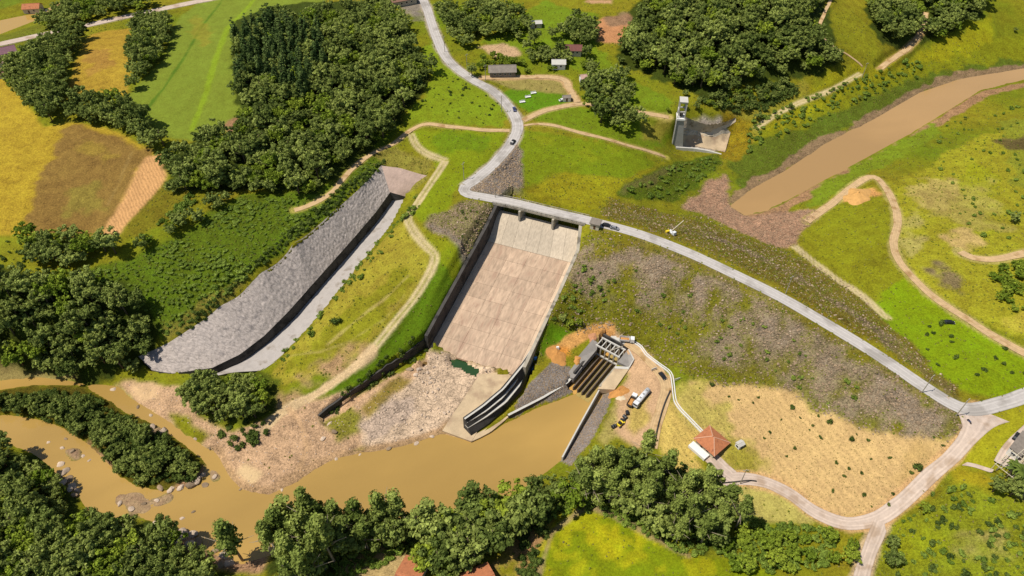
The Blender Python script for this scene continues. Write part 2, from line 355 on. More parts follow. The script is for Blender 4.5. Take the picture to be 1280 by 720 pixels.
def vnoise(scale, seed, octv=4):                           # value noise on the grid, about -1..1
    r = np.random.default_rng(seed); out = np.zeros((NY, NX)); amp = 1.0; tot = 0
    for o in range(octv):
        s = scale/2**o
        if s < 1.5: break
        w, h = int((X1-X0)/s)+3, int((Y1-Y0)/s)+3
        g = r.uniform(-1, 1, (h, w)); fx = (GX-X0)/s; fy = (GY-Y0)/s
        i = fx.astype(int); j = fy.astype(int); a = fx-i; b = fy-j; a = a*a*(3-2*a); b = b*b*(3-2*b)
        out += amp*(g[j, i]*(1-a)*(1-b)+g[j, i+1]*a*(1-b)+g[j+1, i]*(1-a)*b+g[j+1, i+1]*a*b); tot += amp; amp *= 0.55
    return out/tot*1.6
NW1, NW2 = vnoise(9, 1), vnoise(9, 2); NSPK = vnoise(3.2, 8, 2)+0.5*vnoise(7, 9, 2); NBIG = vnoise(40, 3, 5); NMID = vnoise(14, 4, 4)

def inside(poly, x, y):
    x = np.asarray(x); y = np.asarray(y); r = np.zeros(x.shape, bool); m = len(poly)
    for i in range(m):
        x1, y1 = poly[i]; x2, y2 = poly[(i+1) % m]
        if y1 == y2: continue
        c = ((y1 > y) != (y2 > y)) & (x < (x2-x1)*(y-y1)/(y2-y1)+x1); r ^= c
    return r
def bbox(poly, pad):
    a = poly.min(0)-pad; b = poly.max(0)+pad
    i0, i1 = int(max(0, a[0]-X0)), int(min(NX, b[0]-X0+2)); j0, j1 = int(max(0, a[1]-Y0)), int(min(NY, b[1]-Y0+2))
    return slice(j0, max(j1, j0+1)), slice(i0, max(i1, i0+1))
def pmask(poly, warp=1.5, soft=1):
    m = np.zeros((NY, NX)); s = bbox(poly, 6+warp*2)
    m[s] = inside(poly, GX[s]+NW1[s]*warp, GY[s]+NW2[s]*warp)
    if soft: m[s] = blur(m[s], soft)
    return m
def polydist(pts, pad):                                    # distance to a polyline, its nearest height
    P = np.array(pts); s = bbox(P[:, :2], pad); x, y = GX[s], GY[s]
    best = np.full(x.shape, 1e9); zz = np.zeros(x.shape)
    for a, b in zip(P, P[1:]):
        d = b-a; l2 = d[0]**2+d[1]**2+1e-9
        t = np.clip(((x-a[0])*d[0]+(y-a[1])*d[1])/l2, 0, 1)
        q = np.hypot(x-a[0]-t*d[0], y-a[1]-t*d[1]); c = q < best
        best[c] = q[c]; zz[c] = (a[2]+t*d[2])[c]
    return s, best, zz

INTP = [(849,144),(865,150),(885,156),(905,153),(921,147),(922,157),(915,172),(918,182),(908,191),(890,189),(846,184)]
# small relief everywhere, more on rough ground later
Z += 0.35*NMID + 0.12*vnoise(4, 5, 2)

# ------------------------------------------------------------------ land cover painted on the sheet (albedo only)
def CG(hx):                                                # shifts plant colours towards yellow
    h_ = hx.lstrip('#'); r, g, b = (int(h_[i:i+2], 16) for i in (0, 2, 4))
    if g >= r*0.95 and b < 0.66*g: r, g, b = min(255, r*1.02), g*0.925, b*0.5
    return C('%02x%02x%02x' % (int(r), int(g), int(b)))
COVER = np.zeros((NY, NX, 3)); GRAIN = np.full((NY, NX), 0.55); PLANT = np.ones((NY, NX)); REG = np.zeros((NY, NX), np.int16)
REGNAMES = ['ground']
def paint(px, hx, grain=None, plant=None, warp=1.5, soft=1, alpha=1.0, name=None, world_poly=None, noise=None):
    poly = gpoly(px) if world_poly is None else world_poly
    m = pmask(poly, warp, soft)
    if soft >= 2: m = np.where((m > 0.01) & (m < 0.99), np.clip((m-0.5)*1.6+0.5+0.55*NSPK, 0, 1), m)      # ragged, tufted borders
    if name:
        REGNAMES.append(name); REG[m > 0.5] = len(REGNAMES)-1
    m = m*alpha
    if noise: m = m*np.clip(0.5+noise[0]*(vnoise(noise[1], sum(map(ord, hx+str(noise)))*7 % 9999, 4))+noise[2], 0, 1)
    c = np.array(CG(hx)); COVER[:] = COVER*(1-m[..., None])+c*m[..., None]
    if grain is not None: GRAIN[:] = GRAIN*(1-m)+grain*m
    if plant is not None: PLANT[:] = PLANT*(1-m)+plant*m
    return m
def stroke(px, width, hx, grain=None, plant=None, alpha=1.0, wob=0.6, pts=None, noise=0.0):
    p = [gp(u, v) for u, v in px] if pts is None else pts
    s, d, _ = polydist([tuple(q) for q in p], width+6)
    m = np.clip((width/2-(d+NW1[s]*wob))/1.0+0.5, 0, 1)*alpha
    if noise: m = m*np.clip(0.6+noise*NMID[s], 0, 1)
    c = np.array(CG(hx)); COVER[s] = COVER[s]*(1-m[..., None])+c*m[..., None]
    if grain is not None: GRAIN[s] = GRAIN[s]*(1-m)+grain*m
    if plant is not None: PLANT[s] = PLANT[s]*(1-m)+plant*m

# default: rough pasture with drier and lusher patches
base = np.array(CG('#7f8a32')); lush = np.array(CG('#67842a')); dry = np.array(CG('#8f9140'))
t = np.clip(NBIG*0.9, -1, 1)[..., None]
COVER[:] = base*(1-np.abs(t))+np.where(t > 0, lush, dry)*np.abs(t)

# --- upper left: fields
paint([(160,118),(205,75),(215,40),(225,20),(285,-30),(460,-30),(405,2),(395,12),(330,20),(300,25),(290,60),(300,110),(304,140),(290,162),(243,176),(210,172),(165,138)], '#7a9658', 0.35, 0.5, 0.6, 1, name='crop_field')
stroke([(278,0),(250,35),(232,70),(205,110),(180,140)], 1.6, '#4a7a33', alpha=0.8)
stroke([(318,0),(285,35),(268,80),(258,115),(240,162)], 3.2, '#86ad42', alpha=0.8)
paint([(235,25),(250,18),(262,45),(258,60),(245,50)], '#98965a', alpha=0.45, warp=3, soft=3)
paint([(278,158),(303,142),(306,158),(290,172)], '#a07a56', 0.5, 0.1)
paint([(84,125),(90,90),(98,65),(112,43),(140,38),(168,36),(167,80),(158,118),(120,118),(95,130)], '#ad8f30', 0.6, 0.5, 1.0, 1, name='crop_field')
paint([(105,65),(130,60),(140,85),(115,95)], '#a2763c', alpha=0.55, warp=5, soft=4)
paint([(-90,110),(5,98),(30,125),(55,158),(90,154),(130,158),(165,175),(190,190),(160,245),(128,296),(100,292),(20,294),(-90,300)], '#b0952c', 0.6, 0.5, 1.0, 1, name='crop_field')
paint([(72,165),(100,158),(150,172),(186,192),(158,244),(126,294),(30,290),(45,240),(62,205)], '#8f7237', 0.6, 0.4, 2.5, 2)
paint([(85,175),(130,178),(140,200),(95,200)], '#a18b34', alpha=0.6, warp=5, soft=4)
paint([(75,240),(120,235),(125,265),(80,275)], '#8d8434', alpha=0.6, warp=6, soft=4)
stroke([(165,190),(150,225),(135,255)], 1.2, '#a58a4c', alpha=0.6)
paint([(182,194),(207,193),(207,225),(190,250),(145,297),(127,292),(150,255)], '#cf9f66', 0.35, 0.0, 0.8, 1, name='ploughed_strip')
paint([(207,228),(240,232),(245,255),(215,275),(170,298),(148,297)], '#767a35', 0.6, 1, name=None)
paint([(-90,300),(20,296),(25,315),(60,342),(20,335),(-90,330)], '#84913a', 0.4, 1)
paint([(-90,35),(0,12),(60,-10),(100,-30),(-90,-30)], '#6f8a3c', 0.4, 1)
paint([(-90,66),(0,44),(60,27),(100,30),(100,38),(0,60),(-90,85)], '#6f7f3a', 0.6, 1)
# --- thicket and woods: dark litter-green floors
paint([(60,345),(165,322),(230,292),(300,242),(392,240),(430,222),(460,195),(500,150),(480,205),(430,250),(390,285),(330,330),(280,370),(235,402),(200,430),(190,400),(120,360)], '#5c7a2c', 0.7, 1, name='thicket_ground')
paint([(255,375),(300,355),(330,335),(300,372),(250,405),(205,430),(203,415)], '#8a8136', 0.8, 1, 3, 2, 0.8)
for px in ([(290,30),(330,10),(480,0),(505,25),(520,60),(538,92),(528,118),(500,150),(470,185),(430,215),(390,243),(300,236),(215,240),(205,205),(225,180),(290,170),(302,140),(290,90)],
           [(0,330),(60,345),(160,355),(200,405),(195,435),(170,466),(100,475),(-60,460),(-60,330)],
           [(-60,550),(40,566),(75,590),(95,620),(110,650),(165,642),(235,668),(262,694),(300,740),(-60,740)],
           [(775,80),(770,40),(800,0),(800,-30),(1020,-30),(1040,40),(1052,82),(1000,98),(930,110),(880,125),(830,100)],
           [(1080,-30),(1240,-30),(1225,20),(1150,55),(1105,55),(1085,30)],
           [(335,720),(345,655),(400,640),(520,665),(640,630),(715,600),(760,560),(850,580),(920,650),(900,690),(860,695),(760,645),(720,640),(640,665),(560,720),(400,715)]):
    paint(px, '#3f5226', 0.7, 1, 3, 2, name='forest_floor')
# --- middle: grass bank, ridge, lawns
paint([(505,150),(535,155),(630,160),(640,135),(610,112),(560,80),(545,50),(525,60),(540,95),(530,120)], '#7b9a35', 0.45, 1, 2, 2, name='meadow')
paint([(512,165),(560,162),(632,165),(625,195),(585,228),(570,240),(550,280),(520,275),(525,250),(545,210),(530,190)], '#7b9628', 0.4, 1, 2, 2, name='meadow')
paint([(540,168),(620,170),(600,190),(550,190)], '#5f8a24', alpha=0.6, warp=3, soft=3)
paint([(470,195),(500,185),(545,205),(525,235),(480,215)], '#8a8234', 0.7, 1, 3, 2)
paint([(520,290),(545,320),(520,370),(480,415),(440,450),(400,470),(350,480),(338,470),(400,395),(455,325),(505,275)], '#9b8f2e', 0.55, 1, 2, 2, name='meadow')
paint([(400,410),(440,380),(490,340),(520,345),(490,395),(450,435),(390,460),(345,475)], '#7d8a2c', alpha=0.75, warp=4, soft=3)
paint([(548,322),(575,300),(590,325),(560,375),(540,405),(520,430),(470,460),(430,500),(400,510),(440,465),(500,400),(530,355)], '#5f8524', 0.5, 1, 2, 2, name='meadow')
paint([(520,292),(560,298),(585,318),(575,340),(550,335)], '#80922a', alpha=0.8, warp=3, soft=2)
paint([(340,490),(400,445),(450,430),(465,440),(430,470),(380,495),(345,515)], '#b08c68', 0.8, 0.2, 3, 1, 0.85, noise=(1.2,8,0.1))
stroke([(410,430),(440,405),(480,375),(510,345)], 1.2, '#b5a260', alpha=0.7)
stroke([(360,445),(400,440),(440,425),(480,400),(505,370)], 0.9, '#b5a260', alpha=0.5)
paint([(640,165),(660,163),(700,168),(740,178),(800,188),(820,205),(780,225),(700,215),(655,235),(650,210)], '#749028', 0.5, 1, 1.5, 2, name='meadow')
paint([(660,170),(760,180),(800,195),(700,205)], '#869a30', alpha=0.6, warp=4, soft=3, noise=(1.6,12,-0.1))
paint([(655,238),(700,217),(780,226),(830,200),(850,195),(790,235),(745,262),(700,258)], '#8d9430', 0.6, 1, 2, 2)
paint([(655,146),(720,132),(800,150),(838,160),(840,180),(800,188),(740,175),(690,158)], '#6f8f2c', 0.5, 1, 2, 2, name='meadow')
paint([(800,150),(838,160),(835,178),(800,172)], '#a08a3a', alpha=0.6, warp=4, soft=3)
paint([(625,118),(640,110),(705,118),(712,128),(660,140),(650,132)], '#5f8f24', 0.35, 1, 0.8, 1, name='lawn')
paint([(610,100),(640,100),(700,100),(712,118),(640,112)], '#97894a', 0.5, 0.6, 0.8, 1)
paint([(680,0),(745,20),(745,60),(780,90),(840,130),(830,140),(790,130),(740,100),(690,70),(640,60),(600,55)], '#6f8f33', 0.45, 1, 2, 2, name='meadow')
paint([(742,30),(755,22),(788,18),(786,52),(768,55),(745,52)], '#c08a5c', 0.5, 0, 1.5, 1, name='bare_ground')
paint([(755,22),(788,16),(787,30),(760,34)], '#8d7357', 0.7, 0, 2, 1, 0.8)
paint([(735,0),(765,0),(765,6),(730,3)], '#c49a70', 0.5, 0)
paint([(597,60),(625,52),(645,58),(650,68),(615,70)], '#c7a67c', 0.6, 0, 2, 1)
paint([(495,0),(530,-5),(538,20),(532,28),(515,26),(505,15)], '#8b8070', 0.7, 0, 2, 1, noise=(0.8,10,0.35))
paint([(640,178),(655,190),(650,238),(705,262),(605,243),(585,238),(610,215)], '#857a70', 0.8, 0.1, 1.2, 1, name='riprap_slope')
paint([(580,250),(623,257),(603,300),(592,318),(575,306),(545,290),(528,278),(535,268),(560,262)], '#83794f', 0.9, 0.5, 2, 1, name='riprap_slope')
paint([(528,278),(545,275),(575,300),(590,318),(580,325),(560,300)], '#8c7d72', 0.9, 0.1, 2, 1, 0.85)
# --- dam faces
dam_dn = [(745,288),(800,302),(860,325),(920,353),(980,383),(1040,418),(1100,455),(1150,490),(1195,516),(1215,545),(1145,548),(1100,541),(1060,522),(1025,511),(985,491),(940,481),(890,478),(860,471),(830,453),(800,432),(760,412),(720,412),(690,440),(655,462),(690,380),(728,296)]
paint(dam_dn, '#727a3c', 0.8, 0.9, 1.5, 1, name='dam_embankment')
paint([(730,300),(790,303),(860,330),(760,345),(715,345)], '#7c7c4a', alpha=0.7, warp=3, soft=2)
paint([(700,370),(760,365),(830,410),(880,455),(830,445),(760,408),(700,405)], '#6f7a2e', alpha=0.7, warp=4, soft=3)
NFINE = vnoise(6, 21, 2)
def band(line_px, w, hx='#93826e', a=0.75):
    p = [gp(u, v) for u, v in line_px]; s, d, _ = polydist([tuple(q) for q in p], w+10)
    m = np.clip((w*0.62-(d+NW1[s]*3))/5.0+0.5, 0, 1)*np.clip(0.55+0.75*NFINE[s]+0.35*NMID[s], 0, 1)*a
    c = np.array(C(hx)); COVER[s] = COVER[s]*(1-m[..., None])+c*m[..., None]; GRAIN[s] = GRAIN[s]*(1-m)+0.95*m; PLANT[s] = PLANT[s]*(1-m)+0.05*m
band([(760,305),(800,308),(850,328),(900,349),(960,381),(1010,410),(1060,444),(1110,482),(1150,512)], 11)
band([(745,335),(800,345),(850,370),(900,400),(950,430),(1000,458),(1060,490),(1105,515),(1165,528)], 19)
band([(740,320),(800,330),(860,356),(920,392),(980,428)], 6, a=0.6)
paint([(860,470),(900,460),(980,475),(1080,522),(1120,540),(1060,521),(985,490),(930,480)], '#6c7a2b', alpha=0.75, warp=3, soft=2)
stroke([(745,290),(800,304),(860,327),(920,355),(980,385),(1040,420),(1100,457),(1150,492)], 4.0, '#76782f', 0.6, 1, 0.7)
dam_up = [(752,272),(800,284),(860,307),(920,335),(980,365),(1040,400),(1100,436),(1150,470),(1190,497),(1200,488),(1160,448),(1120,408),(1075,368),(1020,330),(975,308),(930,292),(880,272),(840,268),(790,255),(760,245)]
paint(dam_up, '#79774a', 0.9, 0.8, 1.5, 1, name='dam_embankment')
stroke([(870,285),(930,312),(1000,350),(1060,390),(1120,432),(1175,480)], 7, '#83735f', 0.95, 0.3, 0.6, 2.5, noise=0.9)
stroke([(760,262),(800,272),(850,285),(900,300)], 6, '#83735f', 0.95, 0.1, 0.7, 2, noise=0.9)
stroke([(750,270),(800,282),(860,305),(920,333),(980,363),(1040,398),(1100,434),(1150,468)], 3.0, '#86882f', 0.5, 1, 0.8)
stroke([(850,270),(900,280),(950,303),(1000,322)], 4, '#7d8a2e', 0.6, 1, 0.7)
paint([(770,240),(840,200),(890,192),(905,205),(880,222),(850,250),(800,252)], '#56702a', 0.8, 1, 2, 2, name='thicket_ground')
paint([(775,240),(830,205),(845,205),(810,240)], '#71683a', alpha=0.7, warp=3, soft=2)
# --- reservoir shores
paint([(905,190),(1000,140),(1100,95),(1200,55),(1300,35),(1300,84),(1200,97),(1090,149),(980,213),(935,237)], '#7f8f2c', 0.6, 1, 3, 2, name='reservoir_shore')
paint([(900,190),(990,165),(1060,135),(1150,95),(1200,85),(1300,70),(1300,85),(1200,98),(1150,115),(1090,150),(1030,180),(980,214),(935,238),(912,215)], '#5d7538', 0.7, 1, 3, 2)
stroke([(914,252),(936,234),(981,210),(1031,177),(1090,147),(1150,112),(1200,94),(1300,80)], 5.5, '#94785a', 0.8, 0, 0.9, 2.5)
stroke([(930,275),(965,268),(1015,240),(1080,206),(1135,176),(1185,146),(1230,117),(1300,102)], 6, '#a8805e', 0.8, 0, 0.9, 1.5)
paint([(1000,110),(1060,85),(1100,85),(1200,40),(1240,15),(1240,55),(1140,85),(1040,125),(960,165),(945,150)], '#9aa52c', alpha=0.75, warp=4, soft=3)
paint([(905,140),(950,130),(1000,100),(1010,110),(950,165),(920,190),(905,175)], '#93892f', alpha=0.7, warp=4, soft=3)
paint([(850,262),(880,232),(905,215),(915,258),(932,272),(965,266),(1010,262),(1050,268),(1030,285),(1000,306),(975,310),(930,293),(885,272)], '#b08a6c', 0.9, 0, 2, 1, name='mud_flat')
paint([(1010,240),(1075,203),(1130,175),(1170,150),(1180,165),(1120,200),(1085,222),(1050,245),(1015,262)], '#76933a', 0.6, 1, 3, 2)
paint([(1085,232),(1050,250),(1010,280),(1003,308),(1050,350),(1090,385),(1130,415),(1160,440),(1175,395),(1125,335),(1112,300),(1118,270)], '#839030', 0.55, 1, 3, 2, name='meadow')
paint([(1095,375),(1125,345),(1165,372),(1240,420),(1300,450),(1300,486),(1240,498),(1200,490),(1150,445),(1110,405)], '#7ca01c', 0.45, 1, 2, 2, name='meadow')
paint([(1120,230),(1200,180),(1300,150),(1300,430),(1220,400),(1165,368),(1130,330),(1122,275)], '#96a046', 0.6, 1, 3, 2, name='meadow')
paint([(1190,230),(1220,200),(1250,220),(1245,290),(1220,300)], '#93a62a', alpha=0.7, warp=5, soft=3)
paint([(1130,235),(1180,215),(1200,250),(1150,265)], '#b8a45c', alpha=0.8, warp=5, soft=3)
paint([(1160,230),(1240,220),(1250,290),(1200,285),(1150,270)], '#a99850', alpha=0.7, warp=6, soft=4, noise=(1.3,18,0.1))
paint([(1260,150),(1300,140),(1300,230),(1270,230)], '#7d9150', alpha=0.7, warp=5, soft=3)
paint([(1175,300),(1210,285),(1235,305),(1225,318),(1190,318)], '#c2a468', 0.7, 0.2, 3, 1, 0.85, noise=(1.0,9,0.2))
paint([(1120,270),(1150,265),(1165,300),(1130,320)], '#b5a565', 0.7, 0.4, 4, 2, 0.6, noise=(1.0,9,0.1))
paint([(1145,323),(1175,325),(1205,345),(1205,372),(1170,355)], '#7d6a50', 0.95, 0.1, 3, 1, 0.85, noise=(1.2,7,0.2))
paint([(1050,250),(1065,235),(1090,232),(1100,242),(1075,252)], '#d9a25e', 0.7, 0, 2, 1, name='bare_ground')
paint([(1252,395),(1300,380),(1300,420),(1270,410)], '#b7a83c', alpha=0.7, warp=4, soft=2)
paint([(1240,175),(1300,165),(1300,195),(1270,190)], '#5f4b35', 0.8, 0.2, 4, 2, 0.8)
# --- intake surroundings
paint(INTP, '#bfb19e', 0.95, 0, 1.0, 1, name='intake_ground')
paint([(905,140),(940,150),(935,190),(915,205),(900,195)], '#8f8a34', 0.7, 1, 2, 2)
# --- downstream right: dry slope, house grounds, work yard
dryf = [(842,505),(860,478),(890,478),(940,481),(985,491),(1025,511),(1060,522),(1100,541),(1145,548),(1205,548),(1190,570),(1160,595),(1125,625),(1095,645),(1060,650),(1020,636),(985,610),(950,596),(915,594),(885,575)]
paint(dryf, '#caa970', 0.36, 0.25, 1.5, 1, name='dry_field')
paint([(835,490),(870,478),(900,505),(925,545),(960,575),(940,590),(905,580),(880,545),(850,515)], '#aca04a', alpha=0.8, warp=5, soft=4, plant=0.6)
paint([(900,560),(935,555),(960,580),(940,596),(915,590)], '#8d9440', alpha=0.7, warp=3, soft=3, plant=0.6)
paint([(1150,550),(1205,546),(1175,580),(1120,625),(1110,600)], '#b09155', alpha=0.5, warp=5, soft=4)
paint([(835,500),(850,520),(880,548),(870,575),(885,600),(850,600),(825,560),(825,530)], '#c4a95a', 0.45, 0.4, 1.5, 1, name='dry_field')
paint([(882,608),(915,603),(950,607),(985,622),(1020,648),(1010,655),(940,652),(900,635)], '#b0a456', 0.5, 0.5, 1.5, 2, name='meadow')
paint([(675,720),(668,740),(1000,740),(960,715),(900,700),(850,692),(810,668),(760,645),(733,636),(700,655),(685,680)], '#7a941e', 0.4, 1, 1.2, 1, name='grass_field')
paint([(690,665),(733,640),(790,660),(830,685),(780,700),(720,690)], '#b4bf30', alpha=0.85, warp=5, soft=3, noise=(2.6,4.5,-0.25))
paint([(690,640),(760,640),(900,700),(900,740),(670,740)], '#a6b22e', alpha=0.7, warp=5, soft=3, noise=(2.6,5.5,-0.75))
stroke([(668,735),(690,665),(733,633),(770,645),(812,670),(860,695)], 2.2, '#a08a62', 0.6, 0, 0.8)
paint([(640,660),(690,645),(688,665),(672,700),(660,740),(600,740),(620,690)], '#b08a5c', 0.7, 0.1, 2, 1, name='bare_ground', noise=(0.8,6,0.3))
paint([(430,700),(470,685),(505,690),(520,700),(500,740),(420,740)], '#b39a66', 0.6, 0.2, 2, 1)
paint([(1110,660),(1150,640),(1190,590),(1205,582),(1250,595),(1300,640),(1300,740),(1080,740),(1095,690)], '#7d9036', 0.7, 1, 2, 2, name='meadow')
paint([(1180,670),(1260,650),(1280,690),(1200,705)], '#a8965c', alpha=0.6, warp=5, soft=3, noise=(1.2,9,0.2))
paint([(1125,650),(1150,630),(1170,690),(1110,715)], '#8fa32c', alpha=0.5, warp=5, soft=3)
paint([(1225,525),(1260,508),(1300,498),(1300,525),(1262,560),(1240,583),(1205,578),(1215,550)], '#9aa63c', 0.35, 0.8, 1, 1, name='lawn')
paint([(1205,580),(1240,588),(1255,610),(1230,615),(1200,600)], '#9a9c38', 0.4, 0.8, 2, 2)
paint([(1255,570),(1290,535),(1320,545),(1320,640),(1262,612),(1275,585)], '#b8a88c', 0.4, 0, 1, 1)
paint([(745,415),(760,408),(790,425),(815,445),(838,470),(840,488),(828,520),(818,557),(800,560),(780,545),(765,540),(770,510),(775,490),(785,470),(775,450)], '#c9a57c', 0.4, 0, 1.5, 1, name='work_yard')
paint([(790,500),(815,495),(812,530),(795,545),(785,530)], '#b5a04c', 0.6, 0.4, 2, 1, 0.85)
paint([(768,505),(775,500),(770,540),(755,560),(748,545)], '#aa9a58', 0.6, 0.4, 2, 1, 0.8)
paint([(703,572),(748,487),(768,486),(758,515),(737,555),(715,582)], '#8d837b', 0.7, 0, 0.6, 0, name='gravel_platform')
paint([(637,517),(655,487),(690,452),(720,462),(737,472),(735,478),(690,496)], '#867d75', 0.8, 0, 0.6, 0, name='gravel_platform')
paint([(672,440),(685,405),(720,412),(712,432),(690,448)], '#5f8d1e', 0.3, 1, 1, 1, name='lawn')
stroke([(690,442),(712,428),(735,416),(760,412)], 5, '#cf9a58', 0.6, 0, 0.95, 1)
paint([(685,438),(710,432),(712,445),(690,450)], '#cc8a3c', 0.8, 0, 1.5, 1)
# --- downstream left bank and rocks
bank = [(140,478),(185,478),(240,486),(250,520),(290,545),(330,528),(365,500),(405,500),(440,490),(530,440),(575,440),(620,462),(600,500),(553,537),(500,556),(420,570),(368,602),(335,617),(300,610),(272,570),(232,546),(198,522),(165,503)]
paint(bank, '#c3a07a', 0.75, 0.05, 1.2, 1, name='river_bank')
paint([(535,440),(575,440),(618,462),(600,492),(575,520),(545,535),(500,553),(455,560),(450,530),(500,490)], '#d4b999', 0.7, 0, 2, 1, name='bedrock')
paint([(480,505),(520,495),(520,520),(480,545),(455,545)], '#a5948a', alpha=0.45, warp=4, soft=2)
paint([(400,525),(430,505),(455,515),(450,545),(420,550)], '#7d8a36', 0.7, 1, 2, 1, 0.9)
paint([(455,508),(500,470),(515,475),(480,510),(462,525)], '#857f45', 0.6, 0.6, 2, 1, 0.85)
paint([(205,510),(240,520),(265,545),(250,555),(220,535)], '#7d8a30', 0.6, 1, 2, 1)
paint([(290,598),(305,582),(330,592),(320,605),(302,608)], '#d6b888', 0.2, 0, 1, 1)
paint([(158,482),(190,478),(200,495),(175,502)], '#d3b183', 0.3, 0, 1, 1)
paint([(-60,455),(60,462),(100,470),(40,475),(-60,472)], '#9a8a50', 0.5, 0.5, 2, 1)
paint([(260,470),(330,465),(350,475),(345,515),(310,535),(270,530),(240,500)], '#4f6128', 0.7, 1, 2, 1)
paint(ISLAND_PX, '#5a5a2c', 0.8, 0.8, 1, 1, name='river_island')
for px in ([(110,552),(150,590),(150,600),(105,560)],[(232,590),(256,585),(248,612),(200,618),(225,605)],[(62,580),(95,578),(100,625),(85,605)],[(190,648),(240,655),(262,690),(300,690),(335,690),(330,715),(290,715),(240,690)]):
    paint(px, '#b08a66', 0.9, 0, 1.5, 1)

stroke([tuple(p) for p in RIVER_PX[9:20]], 5.0, '#b8966e', 0.8, 0, 0.9, 1.2)
GRAIN[:] = np.where(PLANT > 0.5, np.maximum(GRAIN, 0.5), GRAIN)
# ------------------------------------------------------------------ cut the land for water and structures
riv_w = gpoly(RIVER_PX); isl_w = gpoly(ISLAND_PX); lake_w = gpoly(LAKE_PX); far_w = gpoly(FARRIVER_PX)
def sink(poly, level, depth, keep=None):
    """banks and bed from the signed distance to the waterline, so the shore is smooth"""
    def sdist(pl):
        P = [(x, y, 0) for x, y in pl]; P.append(P[0]); s, d, _ = polydist(P, 14)
        x = GX[s]+NW1[s]*0.9; y = GY[s]+NW2[s]*0.9
        full = np.full((NY, NX), -99.0); full[s] = np.where(inside(pl, x, y), d, -d); return full
    sd = sdist(poly)
    if keep is not None: sd = np.minimum(sd, -sdist(keep)*np.where(sdist(keep) > -90, 1, 1))
    sd = blur(sd.clip(-12, 12), 1)
    ins = sd > -0.3
    Z[ins] = np.minimum(Z[ins], level-np.clip(sd[ins]*0.45, -0.2, depth))
    edge = (sd <= -0.3) & (sd > -5); t = np.clip((-sd[edge])/5, 0, 1)
    Z[edge] = np.maximum((level+0.16+0.28*(-sd[edge]-0.3))*(1-t)+Z[edge]*t, level+0.14)
sink(riv_w, WATER, 1.6, isl_w); 
for k_, px in enumerate(([(118,546),(140,536),(165,536),(172,542),(140,553)], [(188,622),(215,613),(222,620),(200,630)], [(140,624),(175,617),(205,634),(165,640)], [(70,556),(95,560),(110,572),(90,570)], [(178,532),(208,536),(212,543),(190,541)], [(262,590),(272,585),(276,600),(266,604)])):
    bm_ = blur(pmask(gpoly(px), 2.0, 0), 2); up_ = -0.35+0.75*bm_+0.3*vnoise(6, 60+k_, 3); Z[bm_ > 0.05] = np.maximum(Z, up_)[bm_ > 0.05]
    c_ = np.array(C('#a58a68')); w_ = np.clip(bm_*2, 0, 1)[..., None]; COVER[:] = COVER*(1-w_)+c_*w_
sink(lake_w, LAKE, 1.6); sink(far_w, 33.0, 1.5)
m_bank = (pmask(gpoly(bank), 1, 0) > 0.5) | (pmask(isl_w, 1, 0) > 0.5)
rg_ = 1-np.abs(vnoise(13, 11, 4)); Z[m_bank] += (0.35*np.abs(vnoise(5, 12, 3))+1.1*np.clip(rg_-0.35, 0, 1)**2*np.clip((Z-0.4)/2, 0, 1))[m_bank]
m_rock = pmask(gpoly([(535,440),(575,440),(618,462),(600,492),(575,520),(545,535),(500,553),(455,560),(450,530),(500,490)]), 1, 0) > 0.5; stp_ = np.floor((vnoise(16, 33, 4)+1.2)*3.2)/3.2; Z[m_rock] += (0.75*(stp_-1.2)+0.3*np.abs(vnoise(5, 31, 3)))[m_rock]
m_b2 = m_bank & ~m_rock & (Z > 0.5); Z[m_b2] += (0.7*np.clip(stp_-0.9, 0, 2))[m_b2]
m_mud = pmask(gpoly([(850,262),(905,215),(1050,268),(1000,306),(930,293)]), 1, 0) > 0.5
Z[m_mud] += (0.4*np.abs(vnoise(5, 12, 3)))[m_mud]

def flatten(pts, half, blend):
    s, d, zz = polydist(pts, half+blend+2)
    w = np.clip((half+blend-d)/blend, 0, 1); w = w*w*(3-2*w); Z[s] = Z[s]*(1-w)+zz*w
def smooth_line(px, step=2.0, lift=None, zs=None, k=6):
    P = [gp(u, v) for u, v in px]
    # Catmull-Rom through the points
    out = []
    for i in range(len(P)-1):
        p0, p1, p2, p3 = P[max(i-1, 0)], P[i], P[i+1], P[min(i+2, len(P)-1)]
        m = max(2, int((p2-p1).length/step))
        for j in range(m):
            t = j/m; out.append(0.5*((2*p1)+(p2-p0)*t+(2*p0-5*p1+4*p2-p3)*t*t+(3*p1-p0-3*p2+p3)*t**3))
    out.append(P[-1]); a = np.array([tuple(q) for q in out]); a[:, 2] = hz(a[:, 0], a[:, 1], ZB)
    for _ in range(k*4): a[1:-1, 2] = (a[:-2, 2]+2*a[1:-1, 2]+a[2:, 2])/4
    return a
